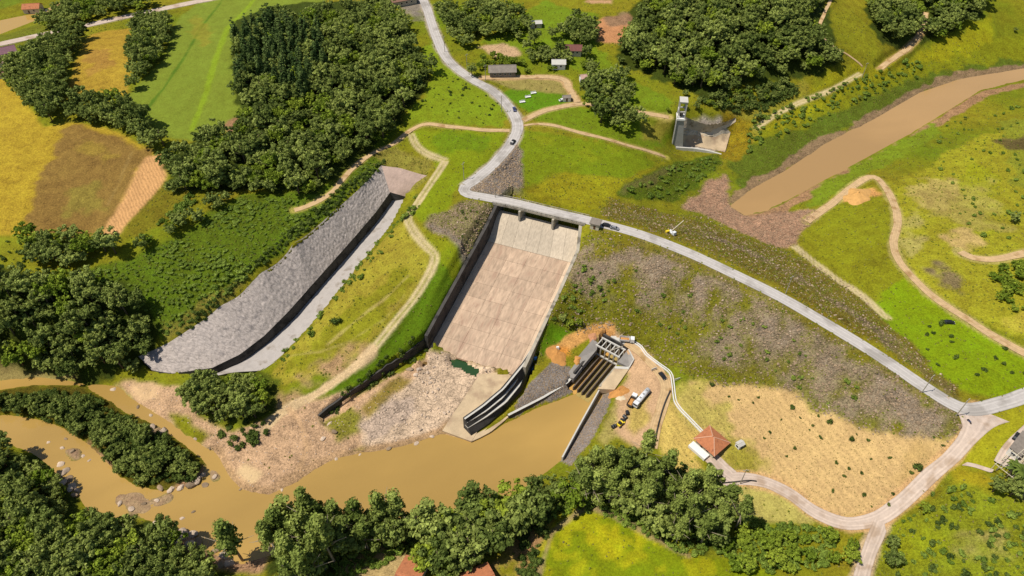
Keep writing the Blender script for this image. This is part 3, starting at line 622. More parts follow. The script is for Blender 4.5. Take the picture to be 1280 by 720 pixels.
def sheet(pts, wl_, wr_=None, rag=0.0, seed=0, cols=4):
    """vertices and quads of a strip following a line; the edge wanders when rag is set"""
    wr_ = wl_ if wr_ is None else wr_; r = np.random.default_rng(seed)
    d = np.gradient(pts[:, :2], axis=0); d /= np.linalg.norm(d, axis=1)[:, None]+1e-9; nrm = np.stack([-d[:, 1], d[:, 0]], 1)
    m = len(pts)
    def wob():
        w = r.normal(0, 1, m)
        for _ in range(3): w = np.convolve(np.pad(w, 1, mode='edge'), [0.25, 0.5, 0.25], 'valid')
        return w*rag
    L_, R_ = wl_+wob(), wr_+wob(); V = []
    for c in range(cols+1):
        t = c/cols; off = L_*(1-t)-R_*t
        V.append(np.column_stack([pts[:, 0]+nrm[:, 0]*off, pts[:, 1]+nrm[:, 1]*off, pts[:, 2]]))
    V = np.stack(V, 1).reshape(-1, 3); k = cols+1
    Fq = [(i*k+c, i*k+c+1, (i+1)*k+c+1, (i+1)*k+c) for i in range(m-1) for c in range(cols)]
    return V, np.array(Fq)
# ------------------------------------------------------------------ roads and tracks
M_ASPH = mat('pale_asphalt', C('#c6beb6'), 0.9, 0.10, 0.6, 0.02, 3, dark=(C('#aca49b'), 0.12, 0.52))
M_GRAVROAD = mat('gravel_road', C('#cfbaa8'), 0.95, 0.14, 0.5, 0.04, 2.5, dark=(C('#b89f88'), 0.15, 0.52))
M_DIRT = mat('dirt_track', C('#cfae80'), 0.95, 0.18, 0.5, 0.06, 2, dark=(C('#b08c5c'), 0.2, 0.55))
M_ORANGE = mat('orange_earth', C('#cf9350'), 0.95, 0.2, 0.6, 0.1, 2)
for m_ in (M_ASPH, M_GRAVROAD, M_DIRT): road_wear(m_)
road_specs = [  # name, pixels, half width, material, ragged edge, shoulder colour
    ('road', R_MAIN_A, 3.1, M_ASPH, 0.15, '#b5a48e'),
    ('road', R_MAIN_B, 2.9, M_ASPH, 0.1, None),
    ('road', R_DOWN, 2.55, M_GRAVROAD, 0.25, '#cfa570'),
    ('road', [(-80,74),(0,55),(60,42),(130,27),(200,12),(270,-2),(330,-14)], 3.2, M_GRAVROAD, 0.3, '#a39a70'),
    ('road', [(1101,653),(1095,668),(1086,690),(1076,722),(1070,745)], 2.4, M_GRAVROAD, 0.3, '#c4a883'),
    ('path', [(918,598),(905,588),(895,577),(882,566)], 3.0, M_GRAVROAD, 0.4, None),
    ('path', [(637,163),(600,162),(560,158),(532,155),(512,164),(492,180),(465,192),(440,212),(415,240),(385,258),(368,263)], 1.5, M_DIRT, 0.3, '#a79a4c'),
    ('path', [(654,151),(672,142),(690,136),(725,130),(762,134),(800,140),(836,147)], 1.9, M_DIRT, 0.3, '#b7a262'),
    ('path', [(654,157),(672,155),(692,157),(730,167),(780,180),(815,190),(832,197)], 1.2, M_DIRT, 0.35, '#a89a4a'),
    ('path', [(602,97),(640,97),(700,98),(712,112),(722,128)], 2.0, M_DIRT, 0.3, '#c9a274'),
    ('path', [(1008,277),(1035,258),(1060,238),(1080,224),(1092,222),(1103,230),(1115,250),(1122,275),(1117,308),(1130,335),(1165,370),(1210,400),(1250,425),(1300,452)], 2.0, M_DIRT, 0.3, '#b3a45c'),
    ('path', [(1200,315),(1215,322),(1240,324),(1262,321),(1300,312)], 2.0, M_DIRT, 0.4, '#b3a45c'),
    ('path', [(783,428),(803,443),(826,468),(833,485),(828,505),(820,532),(815,560)], 2.3, M_DIRT, 0.3, None),
    ('path', [(1157,16),(1150,42),(1135,60),(1118,72),(1100,86)], 1.9, M_DIRT, 0.4, '#b99a5e'),
    ('path', [(1045,-15),(1030,18),(1024,38),(1040,58),(1060,68),(1078,84)], 1.1, M_DIRT, 0.3, None),
    ('path', [(1205,577),(1222,580),(1243,587)], 0.9, M_GRAVROAD, 0.1, None),
    ('path', [(1252,582),(1265,562),(1280,545),(1310,520)], 2.6, M_GRAVROAD, 0.2, None),
]
lines = [smooth_line(s_[1]) for s_ in road_specs]
for L_ in lines[4:]:                                        # a road that meets another starts at its height
    for e in (0, -1):
        for M_ in lines[:3]:
            d_ = np.hypot(M_[:, 0]-L_[e, 0], M_[:, 1]-L_[e, 1])
            if d_.min() < 9:
                dz_ = M_[d_.argmin(), 2]-L_[e, 2]; q_ = np.hypot(L_[:, 0]-L_[e, 0], L_[:, 1]-L_[e, 1]); L_[:, 2] += dz_*np.clip(1-(q_-5)/18, 0, 1)
for s_, L_ in reversed(list(zip(road_specs, lines))):
    if s_[5]: stroke(None, s_[2]*2+1.8, s_[5], 0.6, 0.2, 0.85, 0.7, pts=[Vector(p) for p in L_])
    flatten(L_, s_[2]+0.9, 2.5)
L_ = lines[2]; q_ = np.concatenate([[0], np.cumsum(np.hypot(*np.diff(L_[:, :2], axis=0).T))])      # the lower road fans out where it leaves the crest
flare = 2.55+8.0*np.clip(1-q_/17, 0, 1)**2
L_[:, 2] = np.where(q_ < 11, 35.0, np.where(q_ < 30, 35.0+(L_[min(np.searchsorted(q_, 30), len(L_)-1), 2]-35.0)*(q_-11)/19, L_[:, 2]))
for k_ in range(0, len(L_)-1): 
    if q_[k_] < 24: flatten(L_[k_:k_+2], flare[k_]+0.6, 2.0)
flatten(L_, 3.5, 2.2)
# two-wheel tracks worn into the ridge and the shore meadow (colour on the sheet plus shallow ruts)
for px, w in (([(514,168),(521,182),(535,193),(556,200)], 2.0), ([(556,202),(541,225),(521,255),(510,272),(518,290),(535,310),(543,318),(540,335),(520,370),(500,395),(480,420),(465,438),(440,462),(400,490),(360,510),(335,530)], 2.0), ([(993,308),(1020,330),(1050,352),(1075,368),(1110,398)], 1.6), ([(945,160),(985,135),(1040,112),(1075,92)], 1.8)):
    L_ = smooth_line(px); flatten(L_, 1.6, 2.0); d = np.gradient(L_[:, :2], axis=0); d /= np.linalg.norm(d, axis=1)[:, None]
    stroke(None, 4.2, '#a39a4e', 0.5, 0.4, 0.6, 0.8, pts=[Vector(p) for p in L_])
    for s_ in (-0.95, 0.95):
        Q = L_.copy(); Q[:, 0] += -d[:, 1]*s_*w/1.6; Q[:, 1] += d[:, 0]*s_*w/1.6
        stroke(None, 1.5, '#cdb98c', 0.4, 0.0, 0.95, 0.25, pts=[Vector(p) for p in Q])
stroke([(465,438),(440,462),(400,490),(360,510),(335,530),(320,545)], 5.0, '#cfb286', 0.5, 0, 0.9, 1.2)
stroke([(360,510),(375,530),(385,560),(375,585)], 2.4, '#cba67a', 0.5, 0, 0.8, 0.8)
for i, (s_, L_) in enumerate(zip(road_specs, lines)):
    P = L_.copy(); P[:, 2] += 0.11 if s_[1] is R_DOWN else 0.12+0.006*i
    wv_ = s_[2]
    if s_[1] is R_DOWN: wv_ = flare
    V, Q = sheet(P, wv_, None, s_[4], i, 8)
    o = np_mesh(s_[0], V, Q, s_[3], None, True, {'across': ('FLOAT', np.tile(np.linspace(-1, 1, 9), len(P)))}); o['kind'] = 'structure'
# ------------------------------------------------------------------ spillway geometry in metres
SIL = np.array([-6.0, 270.6]); TOE = np.array([-37.7, 202.8]); FD = (TOE-SIL)/np.linalg.norm(TOE-SIL); SLEN = float(np.linalg.norm(TOE-SIL))
CD = np.array([0.933, -0.359]); CD /= np.linalg.norm(CD)
prof = [(-3.0, 26.0), (-1.6, 27.9), (-0.8, 28.7), (0.2, 29.0), (2.0, 28.6), (4.0, 27.5), (6.5, 25.5), (9.0, 23.2), (11.0, 21.4), (12.5, 20.4), (14.0, 19.7), (SLEN, 3.0)]
def floor_z(s): return float(np.interp(s, [p[0] for p in prof], [p[1] for p in prof]))
rtop = [wp(*p) for p in [(734,284,34.6),(729,292,33.2),(712,330,27.2),(690,379,20.8),(665,431,13.2),(656,452,10.5)]]
def right_at(s):
    o = SIL+FD*s
    for w in np.arange(20, 60, 0.25):
        q = o+CD*w
        # signed side of the right wall line
        for a, b in zip(rtop, rtop[1:]):
            pass
        d = min(((q[0]-(a[0]+(b[0]-a[0])*t))**2+(q[1]-(a[1]+(b[1]-a[1])*t))**2, ) for a, b in zip(rtop, rtop[1:]) for t in np.linspace(-0.2, 1.2, 29))[0]
        if d < 0.35: return w
    return None
ss = [-3.0, 14.0, 35.0, SLEN]; ws_ = []
for s_ in ss:
    w = right_at(s_); ws_.append(w if w else (ws_[-1] if ws_ else 40.0))
def chute_w(s): return float(np.interp(s, ss, ws_))
def cpt(s, w, dz=0.0):
    q = SIL+FD*s+CD*(w*chute_w(s)); return (q[0], q[1], floor_z(s)+dz)
# carve the land under it
poly = np.array([cpt(-3.5, -0.03)[:2]]+[(np.array(cpt(s_, 0)[:2])-CD*1.25) for s_ in np.linspace(-4, SLEN, 12)]+[(np.array(cpt(s_, 1)[:2])+CD*0.5) for s_ in np.linspace(SLEN, -4, 12)])
m = pmask(poly, 0, 0) > 0.5
det = FD[0]*CD[1]-FD[1]*CD[0]; sg = ((GX-SIL[0])*CD[1]-(GY-SIL[1])*CD[0])/det
fz = np.interp(sg, [p[0] for p in prof], [p[1] for p in prof])
Z[m] = np.minimum(Z[m], fz[m]-2.2)
wg = ((GX-SIL[0])*FD[1]-(GY-SIL[1])*FD[0])/(CD[0]*FD[1]-CD[1]*FD[0])       # metres across the chute
wmax = np.interp(sg, ss, ws_); band_ = (sg > 0) & (sg < SLEN+1)
for near, top_, s0_ in (((wg > wmax) & (wg < wmax+5), np.interp(sg, [-5, 1, 14, 40, SLEN], [34.85, 34.2, 28.2, 20.6, 10.8]), 1), ((wg < 0) & (wg > -5), np.interp(sg, [-5, 1, 14, SLEN], [34.85, 34.5, 29.2, 11.8]), 1)):
    k_ = near & band_ & ~m; over = np.where(wg > 0, wg-wmax, -wg); Z[k_] = np.minimum(Z[k_], top_[k_]-0.35+np.clip(over[k_]-1.5, 0, 9)*0.9)
ap = np.array([np.array(cpt(-3.2, 0)[:2])-CD*1.2, np.array(cpt(-3.2, 1)[:2])+CD*0.5, SIL-FD*16+CD*(chute_w(0)+2), SIL-FD*16-CD*1.2])
m = pmask(ap, 0, 0) > 0.5; Z[m] = np.minimum(Z[m], 27.6+np.clip((-sg[m]-8)*0.12, 0, 1.2))
paint(None, '#7f8a2c', 0.6, 1, 0, 1, world_poly=ap)

apn = gpoly([(552,538),(560,527),(575,505),(590,482),(600,467),(655,460),(672,440),(665,462),(655,490),(628,516),(590,551)])
m = pmask(apn, 0, 0) > 0.5; Z[m] = np.minimum(Z[m], 0.35)
BW = [(534,420,9.6),(520,432,8.6),(500,447,7.8),(470,467,7.0),(440,488,6.2),(415,507,5.4),(398,520,4.6)]
bw_ = np.array([wp(*p) for p in BW]); bo_ = bw_[:, :2]+np.array([0.62, -0.78])*5.5; bi_ = bw_[:, :2]+np.array([-0.62, 0.78])*0.5
m = pmask(np.vstack([bi_, bo_[::-1]]), 0, 0) > 0.5; Z[m] = np.minimum(Z[m], np.interp(GX[m], bw_[::-1, 0], [1.4, 1.8, 2.1, 2.4, 2.6, 2.8, 3.0]))
# old channel
CH_TOP = [(483,203,33),(478,208,32.6),(450,238,32),(400,283,28.5),(350,329,25),(300,373,20.5),(255,404,15.5),(215,429,11.5),(185,446,6),(178,452,4.2)]
CH_WT = [(488,240,24.2),(470,265,21.5),(440,300,17.5),(400,345,14),(360,390,10.5),(330,420,8),(300,443,6),(265,460,4.6),(215,467,3.6),(190,463,3.2)]
CH_FL = [(508,247,20.0),(486,286,16.0),(448,333,11.9),(409,383,8.7),(378,418,6.5),(348,448,4.6),(324,464,3.2),(290,466,2.6),(262,471,2.2)]
def resamp(pts, m):
    P = np.array([wp(*p) for p in pts]); d = np.concatenate([[0], np.cumsum(np.linalg.norm(np.diff(P, axis=0), axis=1))]); t = np.linspace(0, d[-1], m)
    return np.column_stack([np.interp(t, d, P[:, k]) for k in range(3)])
cT, cW, cF = resamp(CH_TOP[1:], 90), resamp(CH_WT, 90), resamp(CH_FL, 90)
drop = np.interp(np.linspace(0, 1, 90), [0, 0.55, 0.8, 0.95, 1], [5.6, 6.0, 4.2, 1.8, 0.9])
cB = cW.copy(); cB[:, 2] -= drop
polyc = np.vstack([cT[:, :2], cW[-1:, :2], cF[::-1, :2]])
s_, d_, zz_ = polydist(cB, 60); m = inside(polyc, GX[s_], GY[s_])
zs = Z[s_]; zs[m] = np.minimum(zs[m], zz_[m]-1.5); Z[s_] = zs

# outlet works, in a frame of their own: x across, y upstream
OUT = Vector((38.0, 200.8, 0)); ORZ = math.radians(-36.87)
OM = Matrix.Translation(OUT) @ Matrix.Rotation(ORZ, 4, 'Z')
def ow(x, y): p = OM @ Vector((x, y, 0)); return (p.x, p.y)
po = np.array([ow(-1.0, 7.5), ow(-1.0, -23), ow(12.2, -23), ow(12.2, 7.5)])
m = pmask(po, 0, 0) > 0.5; Z[m] = np.minimum(Z[m], -1.2)
# green pool
pool = gpoly([(561,445),(576,446),(590,453),(599,461),(595,473),(585,468),(576,460),(563,457)])
m = pmask(pool, 0.5, 0) > 0.5; Z[m] = 1.7
ring = (blur(m.astype(float), 3) > 0.02) & ~m; Z[ring] = np.maximum(Z[ring], 2.45)
pool2 = gpoly([(524,444),(534,441),(533,456),(526,458)]); m = pmask(pool2, 0.3, 0) > 0.5; Z[m] = 1.9

# ------------------------------------------------------------------ the sheet itself, split along its land-cover borders
M_LAND = terrain_mat('land')
def _cr(m, scale, width, depth):                          # joints between plates of bedrock
    N, L, B = nodes_of(m); tc = N.new('ShaderNodeTexCoord'); nz = N.new('ShaderNodeTexNoise'); nz.inputs['Scale'].default_value = 0.3; nz.inputs['Detail'].default_value = 4; L.new(tc.outputs['Object'], nz.inputs['Vector'])
    ad = N.new('ShaderNodeVectorMath'); ad.operation = 'MULTIPLY_ADD'; ad.inputs[1].default_value = (4, 4, 4); L.new(nz.outputs['Color'], ad.inputs[0]); L.new(tc.outputs['Object'], ad.inputs[2])
    mp = N.new('ShaderNodeMapping'); mp.inputs['Rotation'].default_value = (0, 0, 0.9); mp.inputs['Scale'].default_value = (1, 2.2, 1); L.new(ad.outputs[0], mp.inputs[0])
    vo = N.new('ShaderNodeTexVoronoi'); vo.feature = 'DISTANCE_TO_EDGE'; vo.inputs['Scale'].default_value = scale; L.new(mp.outputs[0], vo.inputs['Vector'])
    mr = N.new('ShaderNodeMapRange'); mr.inputs[2].default_value = width; mr.inputs[3].default_value = depth; L.new(vo.outputs['Distance'], mr.inputs[0])
    l = [k for k in m.node_tree.links if k.to_socket == B.inputs['Base Color']][0]; s_ = N.new('ShaderNodeVectorMath'); s_.operation = 'SCALE'; L.new(l.from_socket, s_.inputs[0]); L.new(mr.outputs[0], s_.inputs['Scale']); L.new(s_.outputs[0], B.inputs['Base Color'])
M_BED = terrain_mat('land_bedrock'); _cr(M_BED, 0.16, 0.05, 0.5)
M_ROWS = {'bedrock': M_BED, 'ploughed_strip': terrain_mat('land_furrows', (math.radians(-33), 1.5, 0.13, 4.5)), 'dry_field': terrain_mat('land_mown', (math.radians(-22), 2.4, 0.065, 6.0))}
idx = np.arange(NX*NY).reshape(NY, NX)
quad = np.stack([idx[:-1, :-1], idx[:-1, 1:], idx[1:, 1:], idx[1:, :-1]], -1).reshape(-1, 4)
freg = REG[:-1, :-1].ravel(); V = np.column_stack([GX.ravel(), GY.ravel(), Z.ravel()])
cov4 = np.concatenate([COVER, np.ones((NY, NX, 1))], -1).reshape(-1, 4)
for r in range(len(REGNAMES)):
    q = quad[freg == r]
    if not len(q): continue
    u, inv = np.unique(q.ravel(), return_inverse=True)
    o = np_mesh(REGNAMES[r], V[u], inv.reshape(-1, 4), M_ROWS.get(REGNAMES[r], M_LAND), None, True,
                {'cover': ('FLOAT_COLOR', cov4[u]), 'grain': ('FLOAT', GRAIN.ravel()[u]), 'plant': ('FLOAT', PLANT.ravel()[u])})
    o['kind'] = 'structure'
# surrounding country out to the horizon
far = []
rings = [0, 30, 90, 220, 500, 1200, 3000, 7000]
bx = [(x, Y0) for x in range(X0, X1, 20)]+[(X1, y) for y in range(Y0, Y1, 12)]+[(x, Y1) for x in range(X1, X0, -20)]+[(X0, y) for y in range(Y1, Y0, -12)]
m = len(bx); cxm, cym = 0, (Y0+Y1)/2
for k, r in enumerate(rings):
    for (x, y) in bx:
        d = Vector((x-cxm, y-cym)).normalized(); z0 = float(hz(x, y)); f = min(1, r/900)
        hill = 30*math.sin((x+d.x*r)*0.004)*math.cos((y+d.y*r)*0.0037)*f
        far.append((x+d.x*r, y+d.y*r, z0*(1-f)+40*f+hill-(0.05 if k == 0 else 0)))
q = [(k*m+i, k*m+(i+1) % m, (k+1)*m+(i+1) % m, (k+1)*m+i) for k in range(len(rings)-1) for i in range(m)]
nf = len(far)
o = np_mesh('countryside', far, [(a, d, c, b) for a, b, c, d in q], M_LAND, None, True, {'cover': ('FLOAT_COLOR', [(*C('#6c7a34'), 1)]*nf), 'grain': ('FLOAT', [0.6]*nf), 'plant': ('FLOAT', [1.0]*nf)})
o['kind'] = 'structure'

# ------------------------------------------------------------------ water
M_RIVER = water_mat('river_water', C('#b3904e', 0.8))
M_LAKE = water_mat('reservoir_water', C('#b8925e', 0.8), 0.06)
M_POOL = water_mat('pool_water', C('#2f4a28'), 0.1)
def water(name, poly, z, mt, grow=3.0):
    c = poly.mean(0); P = [Vector((*p, z)) for p in poly]
    # push the outline outwards so that the land meets the water
    out = []; n_ = len(P); area = sum(P[i].x*P[(i+1) % n_].y-P[(i+1) % n_].x*P[i].y for i in range(n_)); sgn = 1 if area > 0 else -1
    for i in range(n_):
        d = (P[(i+1) % n_]-P[i-1]); nrm = Vector((d.y, -d.x, 0)).normalized()*sgn; out.append(P[i]+nrm*grow)
    from mathutils.geometry import tessellate_polygon
    tri = tessellate_polygon([out]); me = MB().add(out, [t if sgn > 0 else t for t in tri])
    o = me.build(name, mt); o['kind'] = 'structure'
    o.data.update(); import bmesh
    bm = bmesh.new(); bm.from_mesh(o.data); bmesh.ops.recalc_face_normals(bm, faces=bm.faces)
    if sum(f.normal.z*f.calc_area() for f in bm.faces) < 0: bmesh.ops.reverse_faces(bm, faces=bm.faces)
    bm.to_mesh(o.data); bm.free(); return o
water('river', riv_w, WATER, M_RIVER, 2.2)
water('reservoir', lake_w, LAKE, M_LAKE, 2.2)
water('river', far_w, 33.0, water_mat('far_water', C('#c8a050', 0.8), 0.05), 2.0)
water('pool', pool, 2.1, M_POOL, 1.0)
water('pool', pool2, 2.2, mat('brown_pool', C('#6a5530'), 0.15, 0.1, 0.1), 0.6)
# ------------------------------------------------------------------ concrete and rock materials
M_SLAB = mat('chute_concrete', C('#c3a78c'), 0.9, 0.24, 1.0, 0.02, 4, rnd=0.12, stretch=(math.atan2(FD[1], FD[0]), 26.0, 1.1), dark=(C('#b3947c'), 0.5, 0.55))
M_EDGE = mat('chute_edge_concrete', C('#d6bb9e'), 0.9, 0.14, 1.0, 0.02, 4, rnd=0.06, stretch=(math.atan2(FD[1], FD[0]), 26.0, 1.1))
M_OGEE = mat('crest_concrete', C('#cbbaa2'), 0.9, 0.15, 1.0, 0.02, 4, rnd=0.10, stretch=(math.atan2(FD[1], FD[0]), 8.0, 0.7))
M_JOINT = mat('chute_bedding', C('#96795f'), 0.95, 0.2, 0.5)
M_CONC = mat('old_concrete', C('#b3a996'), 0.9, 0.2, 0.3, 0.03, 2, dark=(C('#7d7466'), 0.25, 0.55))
M_SHADEWALL = mat('shade_toned_wall', C('#4f4b47'), 0.9, 0.2, 0.35, 0.03, 2, dark=(C('#322f2c'), 0.2, 0.52))  # stained concrete, base darkened further to carry the shade on these walls
M_CAP = mat('pale_cap', C('#cfcabf'), 0.9, 0.1, 0.5)
M_APRON = mat('apron_concrete', C('#cdb490'), 0.95, 0.16, 0.25, 0.08, 1.2, dark=(C('#b59a7c'), 0.15, 0.52))
M_LINING = mat('sprayed_lining', C('#bcafa5', 0.74), 0.95, 0.20, 1.4, 0.2, 1.1, dark=(C('#9a908a'), 0.5, 0.56), stretch=(math.radians(-20), 2.5, 0.9))
def cracks(m, scale, width, depth):                       # crack lines between irregular plates
    N, L, B = nodes_of(m); tc = N.new('ShaderNodeTexCoord'); nz = N.new('ShaderNodeTexNoise'); nz.inputs['Scale'].default_value = scale*1.5; L.new(tc.outputs['Object'], nz.inputs['Vector'])
    ad = N.new('ShaderNodeVectorMath'); ad.operation = 'MULTIPLY_ADD'; ad.inputs[1].default_value = (3.5, 3.5, 3.5); L.new(nz.outputs['Color'], ad.inputs[0]); L.new(tc.outputs['Object'], ad.inputs[2])
    vo = N.new('ShaderNodeTexVoronoi'); vo.feature = 'DISTANCE_TO_EDGE'; vo.inputs['Scale'].default_value = scale; L.new(ad.outputs[0], vo.inputs['Vector'])
    mr = N.new('ShaderNodeMapRange'); mr.inputs[2].default_value = width; mr.inputs[3].default_value = depth; mr.inputs[4].default_value = 1.0; L.new(vo.outputs['Distance'], mr.inputs[0])
    l = [k for k in m.node_tree.links if k.to_socket == B.inputs['Base Color']][0]; src = l.from_socket
    sc_ = N.new('ShaderNodeVectorMath'); sc_.operation = 'SCALE'; L.new(src, sc_.inputs[0]); L.new(mr.outputs[0], sc_.inputs['Scale']); L.new(sc_.outputs[0], B.inputs['Base Color'])
cracks(M_LINING, 0.3, 0.05, 0.72)
cracks(M_LINING, 0.09, 0.012, 0.7)
M_PINK = mat('pink_rock_face', C('#bfa595'), 0.95, 0.15, 0.3, 0.2, 0.8)
M_CHFLOOR = mat('channel_floor', C('#b9b0a8'), 0.95, 0.14, 0.2, 0.1, 1.0, dark=(C('#9c9185'), 0.2, 0.55))
M_WHITE = mat('white_paint', C('#e6e3dc', 0.85), 0.7, 0.05, 0.8)
M_ROCK = mat('rock', C('#9e876c'), 0.95, 0.25, 0.8, 0.1, 2, rnd=0.28)
M_PALEROCK = mat('pale_rock', C('#cbb49c'), 0.95, 0.25, 0.8, 0.1, 2, rnd=0.2)

def ribbon(name, A_, B_, mt, parent, nv=8, rough=0.0, seed=0, thick=0.0, sag=0.0):
    """a surface between two lines of equal length, roughened along its normal"""
    r = np.random.default_rng(seed); A_, B_ = np.asarray(A_), np.asarray(B_); m = len(A_); V = np.empty((m, nv+1, 3))
    for j in range(nv+1): t = j/nv; V[:, j] = A_*(1-t)+B_*t; V[:, j, 2] -= sag*4*t*(1-t)
    if rough:
        N_ = r.normal(0, 1, (m, nv+1)); N_ = (N_+np.roll(N_, 1, 0)+np.roll(N_, 1, 1))/1.7; N_[:, 0] *= 0.3; N_[:, -1] *= 0.3; V[:, :, 2] += N_*rough
    k = nv+1; Q = np.array([(i*k+j, (i+1)*k+j, (i+1)*k+j+1, i*k+j+1) for i in range(m-1) for j in range(nv)]); V = V.reshape(-1, 3)
    a = V[Q[0][1]]-V[Q[0][0]]; b = V[Q[0][3]]-V[Q[0][0]]
    if np.cross(a, b)[2] < 0: Q = Q[:, ::-1]
    return np_mesh(name, V, Q, mt, parent, True)

def wall(name, pts, zb, th, mt, parent, side=1, batter=0.0):
    """a wall along a line of tops; zb: foot heights; thickness to the given side; the face leans back by batter"""
    P = np.array(pts, float); m = len(P); d = np.gradient(P[:, :2], axis=0); d /= np.linalg.norm(d, axis=1)[:, None]; nr = np.stack([-d[:, 1], d[:, 0]], 1)*side
    zb = np.full(m, zb) if np.isscalar(zb) else np.asarray(zb); V = []
    for i in range(m):
        x, y, z = P[i]; n_ = nr[i]
        V += [(x, y, z), (x+n_[0]*th, y+n_[1]*th, z), (x+n_[0]*th, y+n_[1]*th, zb[i]), (x-n_[0]*batter, y-n_[1]*batter, zb[i])]
    Fs = [(i*4+k, i*4+(k+1) % 4, (i+1)*4+(k+1) % 4, (i+1)*4+k) for i in range(m-1) for k in range(4)]+[(0, 3, 2, 1), (4*m-4, 4*m-3, 4*m-2, 4*m-1)]
    return MB().add(V, Fs).build(name, mt, parent)

def pslab(name, pts, th, mt, parent=None, px=True):
    """a flat or sloping slab from a polygon of points, with thickness below it"""
    P = [Vector(wp(*p)) if px else Vector(p) for p in pts]; m = len(P)
    V = P+[p-Vector((0, 0, th)) for p in P]
    ar = sum(P[i].x*P[(i+1) % m].y-P[(i+1) % m].x*P[i].y for i in range(m))
    top = tuple(range(m)) if ar > 0 else tuple(range(m-1, -1, -1)); bot = tuple(i+m for i in reversed(top))
    Fs = [top, bot]+[((i, i+m, (i+1) % m+m, (i+1) % m) if ar > 0 else ((i+1) % m, (i+1) % m+m, i+m, i)) for i in range(m)]
    return MB().add(V, Fs).build(name, mt, parent)

# ------------------------------------------------------------------ spillway
sp = thing('spillway', 'wide concrete spillway chute with pale crest and brown slabs below the crest bridge', 'spillway')
bed = ribbon('chute_bed', [cpt(s_, -0.01, -0.28) for s_ in np.linspace(13, SLEN+0.5, 30)], [cpt(s_, 1.01, -0.28) for s_ in np.linspace(13, SLEN+0.5, 30)], M_JOINT, sp, 6)
def panel(s0, s1, w0, w1, n_, gap_s, gap_w, th):
    """a slab of the chute between two stations, following the profile"""
    st = np.linspace(s0+gap_s, s1-gap_s, n_+1); V = []
    for s_ in st:
        g = gap_w/chute_w(s_)
        for w in (w0+g, w1-g): V.append(cpt(s_, w)); V.append(cpt(s_, w, -th))
    Fs = []
    for i in range(n_):
        a, b = i*4, (i+1)*4
        Fs += [(a, a+2, b+2, b), (a+1, b+1, b+3, a+3), (a, b, b+1, a+1), (a+2, a+3, b+3, b+2)]
    Fs += [(0, 1, 3, 2), (4*n_, 4*n_+2, 4*n_+3, 4*n_+1)]
    return V, [tuple(reversed(f)) for f in Fs]
for j in range(7):
    v_, f_ = panel(-3.0, 13.9, j/7, (j+1)/7, 14, 0.0, 0.04, 2.0); MB().add(v_, f_).build('crest_block', M_OGEE, sp)
cols_ = [0, .08, .29, .50, .71, .92, 1.0]; rows_ = np.linspace(14.0, SLEN, 9)
for a, b in zip(rows_, rows_[1:]):
    for c0, c1 in zip(cols_, cols_[1:]):
        v_, f_ = panel(a, b, c0, c1, 1, 0.04, 0.04, 0.35)
        j_ = random.uniform(-0.03, 0.03); v_ = [(x, y, z+j_) for x, y, z in v_]
        MB().add(v_, f_).build('slab', M_EDGE if c0 == 0 or c1 == 1.0 else M_SLAB, sp)
st = np.concatenate([np.linspace(-5, 13, 10), np.linspace(16, SLEN, 14)])
ztop = np.interp(st, [-5, 1, 14, SLEN], [34.85, 34.5, 29.2, 11.8])
wall('side_wall', [(*(SIL+FD*s_), z_) for s_, z_ in zip(st, ztop)], [floor_z(max(s_, -2.9))-2 for s_ in st], 1.5, M_SHADEWALL, sp, side=-1 if (FD[0]*-CD[1]-FD[1]*-CD[0]) < 0 else 1)
cap_pts = [(*(SIL+FD*s_-CD*0.5), z_+0.12) for s_, z_ in zip(st, ztop)]
rst = np.linspace(-5, SLEN, 22); rz_ = np.interp(rst, [-5, 1, 14, 40, SLEN], [34.85, 34.2, 28.2, 20.6, 10.8])
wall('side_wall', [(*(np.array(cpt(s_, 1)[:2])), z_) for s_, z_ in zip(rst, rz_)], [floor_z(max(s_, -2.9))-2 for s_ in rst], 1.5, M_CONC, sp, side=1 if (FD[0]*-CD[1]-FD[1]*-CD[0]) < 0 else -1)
# low broken wall continuing down the left bank
lw = resamp(BW, 24)
lw[:, 2] += np.random.default_rng(3).normal(0, 0.25, 24)
wall('bank_wall', lw, [0.8]*24, 1.2, M_SHADEWALL, sp, side=-1)
# tall training wall on the river side, with two ledges on its outer face
t1 = resamp([(674,424,12.0),(670,431,11.4),(656,452,10.4),(642,469,10.0),(628,486,9.7),(603,507,9.2),(580,523,8.8)], 26)
t2 = resamp([(668,440,8.8),(653,463,7.4),(644,479,7.2),(628,498,7.0),(608,514,6.8),(583,529,6.6)], 26)
t3 = resamp([(669,445,6.6),(656,468,5.0),(650,482,4.9),(633,503,4.8),(610,520,4.7),(585,535,4.6)], 26)
t4 = resamp([(668,452,5.0),(660,472,2.6),(652,487,1.8),(628,514,1.6),(610,530,1.4),(589,544,1.2)], 26)
tw = MB(); m = 26; inner = t1.copy(); inner_b = t1.copy(); inner_b[:, 2] = 0.0
dd = np.gradient(t1[:, :2], axis=0); dd /= np.linalg.norm(dd, axis=1)[:, None]; nn = np.stack([dd[:, 1], -dd[:, 0]], 1)   # towards the chute side
if (nn @ (np.array([-30., 190.])-t1[:, :2].mean(0))).mean() < 0: nn = -nn
inner[:, :2] += nn*0.7; inner_b[:, :2] += nn*0.9
t4b = t4.copy(); t4b[:, 2] = -0.5
sec = [inner_b, inner, t1, t3*0.35+t4*0.65, t4b]
sec = [inner_b, inner, t1, t4, t4b]
tw.add([tuple(s_[i]) for i in range(m) for s_ in sec], [(i*5+k, i*5+k+1, (i+1)*5+k+1, (i+1)*5+k) for i in range(m-1) for k in range(4)]+[(0, 1, 2, 3, 4), tuple((m-1)*5+k for k in (4, 3, 2, 1, 0))])
